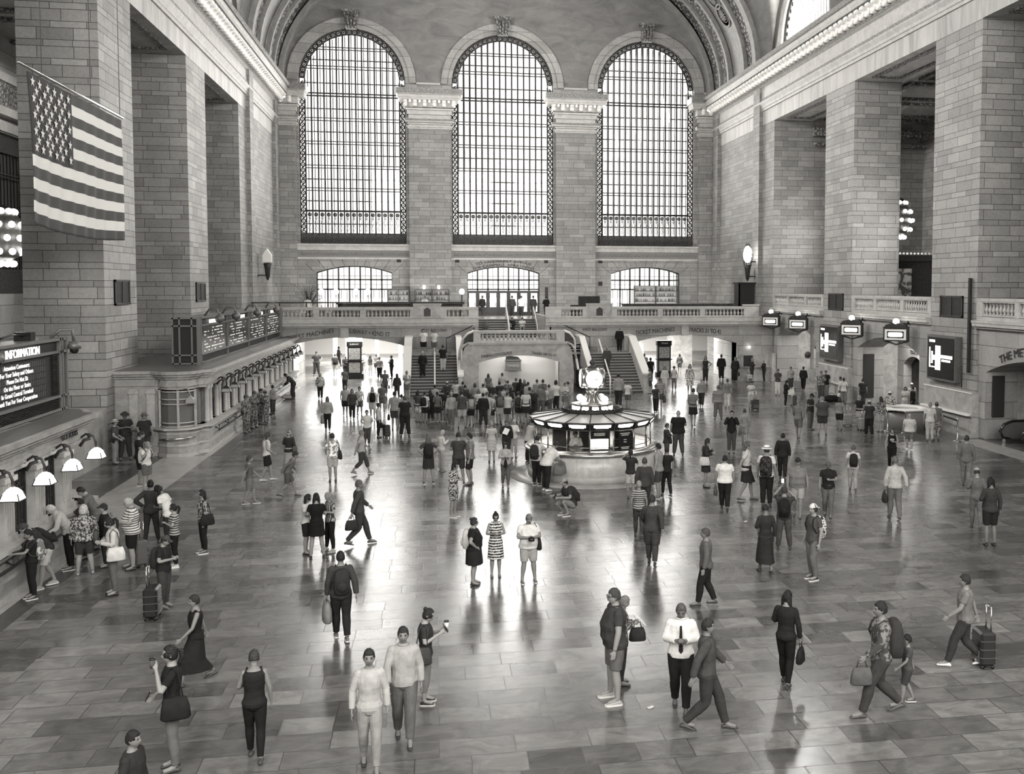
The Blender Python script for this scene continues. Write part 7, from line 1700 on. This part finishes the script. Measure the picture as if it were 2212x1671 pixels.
def place(row,P,z0,h):
    u,v,vh,turn,pose,build,top,bottom,hair,shoe,ex,label=row
    phi=math.atan2(P.x,P.y); rz=math.radians(turn)-phi
    near=2 if P.y<27 else (1 if P.y<40 else 0)
    root,J=person(P.x,P.y,z0,h,rz,pose,build,top,bottom,hair,shoe,label,near=near,glasses='glasses' in label or 'sundress' in label,extra=ex+(' collar' if 'shirt' in label or 'polo' in label else ''))
    short=label; 
    for pre in ('person ','young person '): 
        if short.startswith(pre): short=short[len(pre):]; break
    short=' '.join(short.replace(',','').split()[:9])
    for tok in ex.split():
        k,_,val=tok.partition('='); k,_,sd=k.partition(':'); vv=val.split(':'); 
        ad=lambda q: 'black' if q<.05 else ('brown' if q<.15 else ('grey' if q<.4 else 'white'))
        def lab(w,q): return '%s %s of the one %s'%(ad(q),w,short)
        if k=='bp': q=float(vv[0]); backpack(root,J,q,lab('backpack',q),vv[1] if len(vv)>1 else '',1.15 if 'huge' in label or 'grey jacket' in label else 1.0)
        elif k=='hb': q=float(vv[0]); handbag(root,J,q,lab('handbag',q),-1 if turn<180 and near else 1)
        elif k=='sb': q=float(vv[0]); handbag(root,J,q,lab('shoulder bag',q),-1 if 45<turn<200 else 1,True,size=1.15)
        elif k=='tote': q=float(vv[0]); handbag(root,J,q,lab('tote bag',q),1,False,size=1.5)
        elif k=='sc':
            a=val.split(','); G=ground(u+float(a[0]),v+float(a[1])); q=float(a[2]); suitcase(G.x,G.y,q,'%s upright suitcase of the one %s'%(ad(q),short),rz+.3,.66 if P.y<30 else .6)
        elif k=='ph': phone(root,J,'phone held by the one '+short,int(sd or 0))
        elif k=='phg': phone(root,J,'lit phone held up by the one '+short,int(sd or 0),True,(0,0,.1))
        elif k in('cup','cup2'):
            if k=='cup2' or True:
                p=J['hands'][int(sd or 0)]+Vector((0,-.03,.05 if k=='cup2' else .0))*J['s']; t=placed('cup','cup held by the one '+short,'cup',root,p); m=MB(); m.lathe([(.028,-.06),(.04,.06)],n=12); m.build('cup_body',WHITE if k=='cup2' else cloth(.1),t); m=MB(); m.lathe([(.043,.06),(.043,.07),(.036,.085),(.0001,.085)],n=12); m.build('lid',BLK,t)
        elif k=='cam':
            p=J['hands'][0]*.5+J['hands'][1]*.5+Vector((0,-.05,-.02)); t=placed('camera','black camera held by the one '+short,'camera',root,p); m=MB(); m.box(-.07,.07,-.03,.03,-.045,.045); m.box(-.03,.03,-.03,.03,.04,.065); m.build('body',BLK,t,bevel=.006); m=MB(); m.lathe([(.035,0),(.038,.08),(.03,.09)],n=14,M=Matrix.Rotation(PI/2,3,'X')); m.build('lens',BLK,t)
        elif k=='paper':
            p=J['hands'][1]+Vector((0,-.06,.02))*J['s']; t=placed('paper','white paper of the one '+short,'paper',root,p); m=MB(); m.cbox((0,0,.04),.21,.006,.28,M=Matrix.Rotation(-.7,3,'X')@Matrix.Rotation(.4,3,'Y')); m.build('sheet',WHITE,t)
        elif k=='map':
            p=J['hands'][0]+Vector((0,-.1,.02)); t=placed('map','folded map held by the one '+short,'map',root,p); m=MB()
            for q in range(4): m.prism([(0,-.15),(.11,-.13),(.11,.17),(0,.15)] if q%2==0 else [(0,-.13),(.11,-.15),(.11,.15),(0,.17)],lambda a,b,c_:(-.22+q*.11+a,c_+ (a if q%2==0 else .11-a)*.4,b),0,.004)
            m.build('sheet',cloth(.35,'m'),t)
    return root,J
used=set()
def clampP(P):
    x,y=P.x,P.y
    if x<-9.3 and 38.5<y<43:
        k=min(1,40.5/y); return Vector((x*k,y*k,0))
    if (y<28.8 or 41.6<y<68.2) and x<-8.72 and y<68.2: x=-8.72
    if 38.5<y<41.6 and x<-9.0: y=min(y,40.7)
    if y>66.6 and not(-9.6<x<-2.4 or 13.8<x<21.0): x,y=x*66.55/y,66.55
    if x>XR-.75 and not(y>59.8 and y<66.4) and not(46.3<y<52.9): x=XR-.75
    if 59.8<y<66.4: x=min(x,XR+1.6)
    if 46.3<y<52.9: x=min(x,XR+1.6)
    return Vector((x,y,P.z))
for row in PEOPLE:
    u,v,vh=row[:3]; P=clampP(ground(u,v)); child=row[5][0]=='c'
    tilt=float(row[4][3:] or 0)
    h=horiz_h(u,vh,P,0)
    if tilt>12 or row[4][0]=='R': h=1.74
    h=max(1.1,min(1.5,h)) if child else max(1.55,min(1.9,h))
    assert row[-1] not in used,row[-1]; used.add(row[-1])
    place(row,P,0.0,h)
for row in STAIRS:
    u,v,z,vh=row[:4]
    if v: P=ground(u,v,z); 
    else:
        # head height gives the distance for a 1.72 m figure
        r=ray(u,vh); t=(z+1.72-H)/r.z if abs(r.z)>1e-3 else 80; P=Vector((0,0,H))+r*t
    if z>4 and not(74<P.y<82.3): 
        yy={664:75,918:78.2,1042:75.6,1180:76.5}.get(u,79); r=ray(u,vh); P=Vector((0,0,0))+r*(yy/r.y)
    if z==2.3 and not v: r=ray(u,vh); P=r*(65.7/r.y)
    if z==2.3: P=Vector((P.x*min(1,66.2/P.y),min(P.y,66.2),0))
    hh=1.72; place((u,0,vh)+tuple(row[4:]),P,z,hh)
# people on the treads
for (u,vh,n_,x0,row) in ((913,805,6,0,('f.2','l:.02','p:.02','s:.4','person in dark top climbing the left stairs, lower')),(957,790,8,0,('m.22','t:.02','p:.45','s:.02','person in black tee and white trousers climbing the left stairs')),(1311,780,7,0,('m.2','l:.06','p:.05','s:.3','person in grey coming down the right stairs'))):
    y=61+.3*n_-.12; r=ray(u,vh); P=r*(y/r.y); place((u,0,vh,180 if u<1300 else 0,'Sdd',row[0],row[1],row[2],row[3],'.03','',row[4]),P,n_*.164,1.72)
for (u,n_,row) in ((1050,2,('f.2','t:.12','c:.1','s:.1','person in grey sitting at the left of the upper steps')),(1098,2,('m.22','t:.2','s:.2','s:.03','person sitting on the upper steps left of the rail')),(1106,3,('m.2','l:.02','p:.03','s:.02','person in black sitting on the upper steps by the rail')),(1128,3,('m.24','t:.6','s:.1','s:.02','person in white tee sitting on the upper steps'))):
    y=72.1+.36*n_; z=3.0+.1625*n_; r=ray(u,700); P=r*((y+.2)/r.y); place((u,0,0,0,'Tcc',row[0],row[1],row[2],row[3],'.05','',row[4]),P,z+.1625-.45*.97,1.7)
for (x,y,tr,r_) in ((KX-.75,KY-1.0,0,('f.24','l:.55','p:.03','s:.02','clerk in white seated inside the kiosk, left of the arrivals screen')),(KX+.95,KY+.2,60,('m.2','t:.03','p:.03','s:.02','clerk in black inside the kiosk, right side'))):
    place((0,0,0,tr,'Scc',r_[0],r_[1],r_[2],r_[3],'.05','',r_[4]),Vector((x,y,0)),.12,1.6)
G=ground(1609,822); suitcase(G.x,min(G.y,66.4),.4,'pale patterned suitcase standing by the wall panel at the right arch',0,.55)
# stray things on the floor
def bagpile(u,v,l,c,s=.3):
    P=ground(u,v); t=thing('luggage_bag',l,'bag',(P.x,P.y,0)); m=MB(); m.sphere((0,0,s*.5),s,14,1.3,.8,.5); m.build('bag_body',cloth(c),t); m=MB(); m.tube([(-.2,0,s*.9),(-.1,0,s*1.25),(.1,0,s*1.25),(.2,0,s*.9)],.015,5); m.build('strap',cloth(.03),t)
bagpile(1796,868,'black duffel bag on the floor by the pier plinth',.015,.42); bagpile(1808,868,'second black bag leaning on the duffel by the plinth',.02,.3); bagpile(622,862,'pale plastic bag on the floor below the leaning figure',.35,.3)
P=ground(1831,921)
for u,v,l in ((1405,1528,'small white scrap of paper on the floor, front right'),(1610,1126,'tiny white scrap on the floor right of the dark coat')):
    P=ground(u,v); m=MB(); m.cbox((P.x,P.y,.006),.1,.06,.006,.4); m.cbox((P.x+.03,P.y+.01,.014),.05,.05,.01,.9); tag(m.build('paper_scrap',WHITE),l,'litter')
WIN_P=3100; CL_P=1500; EXPO=.88; EAST_P=3400; PASS_P=1100; AIS_P=350; UP_P=160
# ================================================================ light
wd=bpy.data.worlds.new('world'); sc.world=wd; wd.use_nodes=True
bg=wd.node_tree.nodes['Background']; bg.inputs[0].default_value=(1,.985,.955,1); bg.inputs[1].default_value=1.0
def area(name,loc,rot,sx,sy,power,spread=PI):
    l=bpy.data.lights.new(name,'AREA'); l.shape='RECTANGLE'; l.size=sx; l.size_y=sy; l.energy=power; l.color=(1,.985,.955); l.spread=spread
    o=bpy.data.objects.new(name,l); COL.objects.link(o); o.location=loc; o.rotation_euler=rot; return o
for i,c in enumerate(WC): area('daylight_window',(c,D+2.2,18.5),(-PI/2,0,0),8,17,WIN_P)
for i,c in enumerate(BC):
    cp=CL_P*(.3,.5,1.1,2.2,4.0)[i]
    area('daylight_clerestory',(XR+1.2,c,25.4),(0,PI/2-.25,0),3.8,8,cp); area('daylight_clerestory',(XL-1.2,c,25.4),(0,-PI/2+.25,0),3.8,8,cp)
sc.view_settings.view_transform='Standard'; sc.view_settings.look='None'; sc.view_settings.gamma=1; sc.view_settings.use_curve_mapping=False
sc.view_settings.exposure=EXPO
cy=sc.cycles; cy.use_denoising=True; cy.max_bounces=4; cy.diffuse_bounces=2; cy.glossy_bounces=2; cy.transparent_max_bounces=12; cy.transmission_bounces=3
cy.caustics_reflective=False; cy.caustics_refractive=False; cy.sample_clamp_indirect=6; cy.use_adaptive_sampling=True; cy.adaptive_threshold=.07; cy.adaptive_min_samples=12
try: cy.denoiser='OPENIMAGEDENOISE'
except Exception: pass
for i in range(3): area('daylight_east',(WC[i],-6,18.5),(PI/2,0,0),8,17,EAST_P)
for x in (-6,17.5):
    for y in (F+8,D+7): area('passage_light',(x,y,3.4),(0,0,0),7,6,PASS_P*(1 if y<F+9 else 2.5))
for c in (-6.6,5.7,18): area('terrace_uplight',(c,D-5.5,BZ+1.2),(PI*.62,0,0),9,.4,UP_P)
area('recess_light',(5.2,63,2.9),(0,0,0),4,1.4,400)
for y in (49.3,62.8): area('aisle_lamp',(XR+4,y,10),(0,PI/2,0),1.5,1.5,AIS_P)
for y in (49.3,62.8): area('niche_lamp',(XR+1.9,y,4.2),(0,0,0),1,4,260)
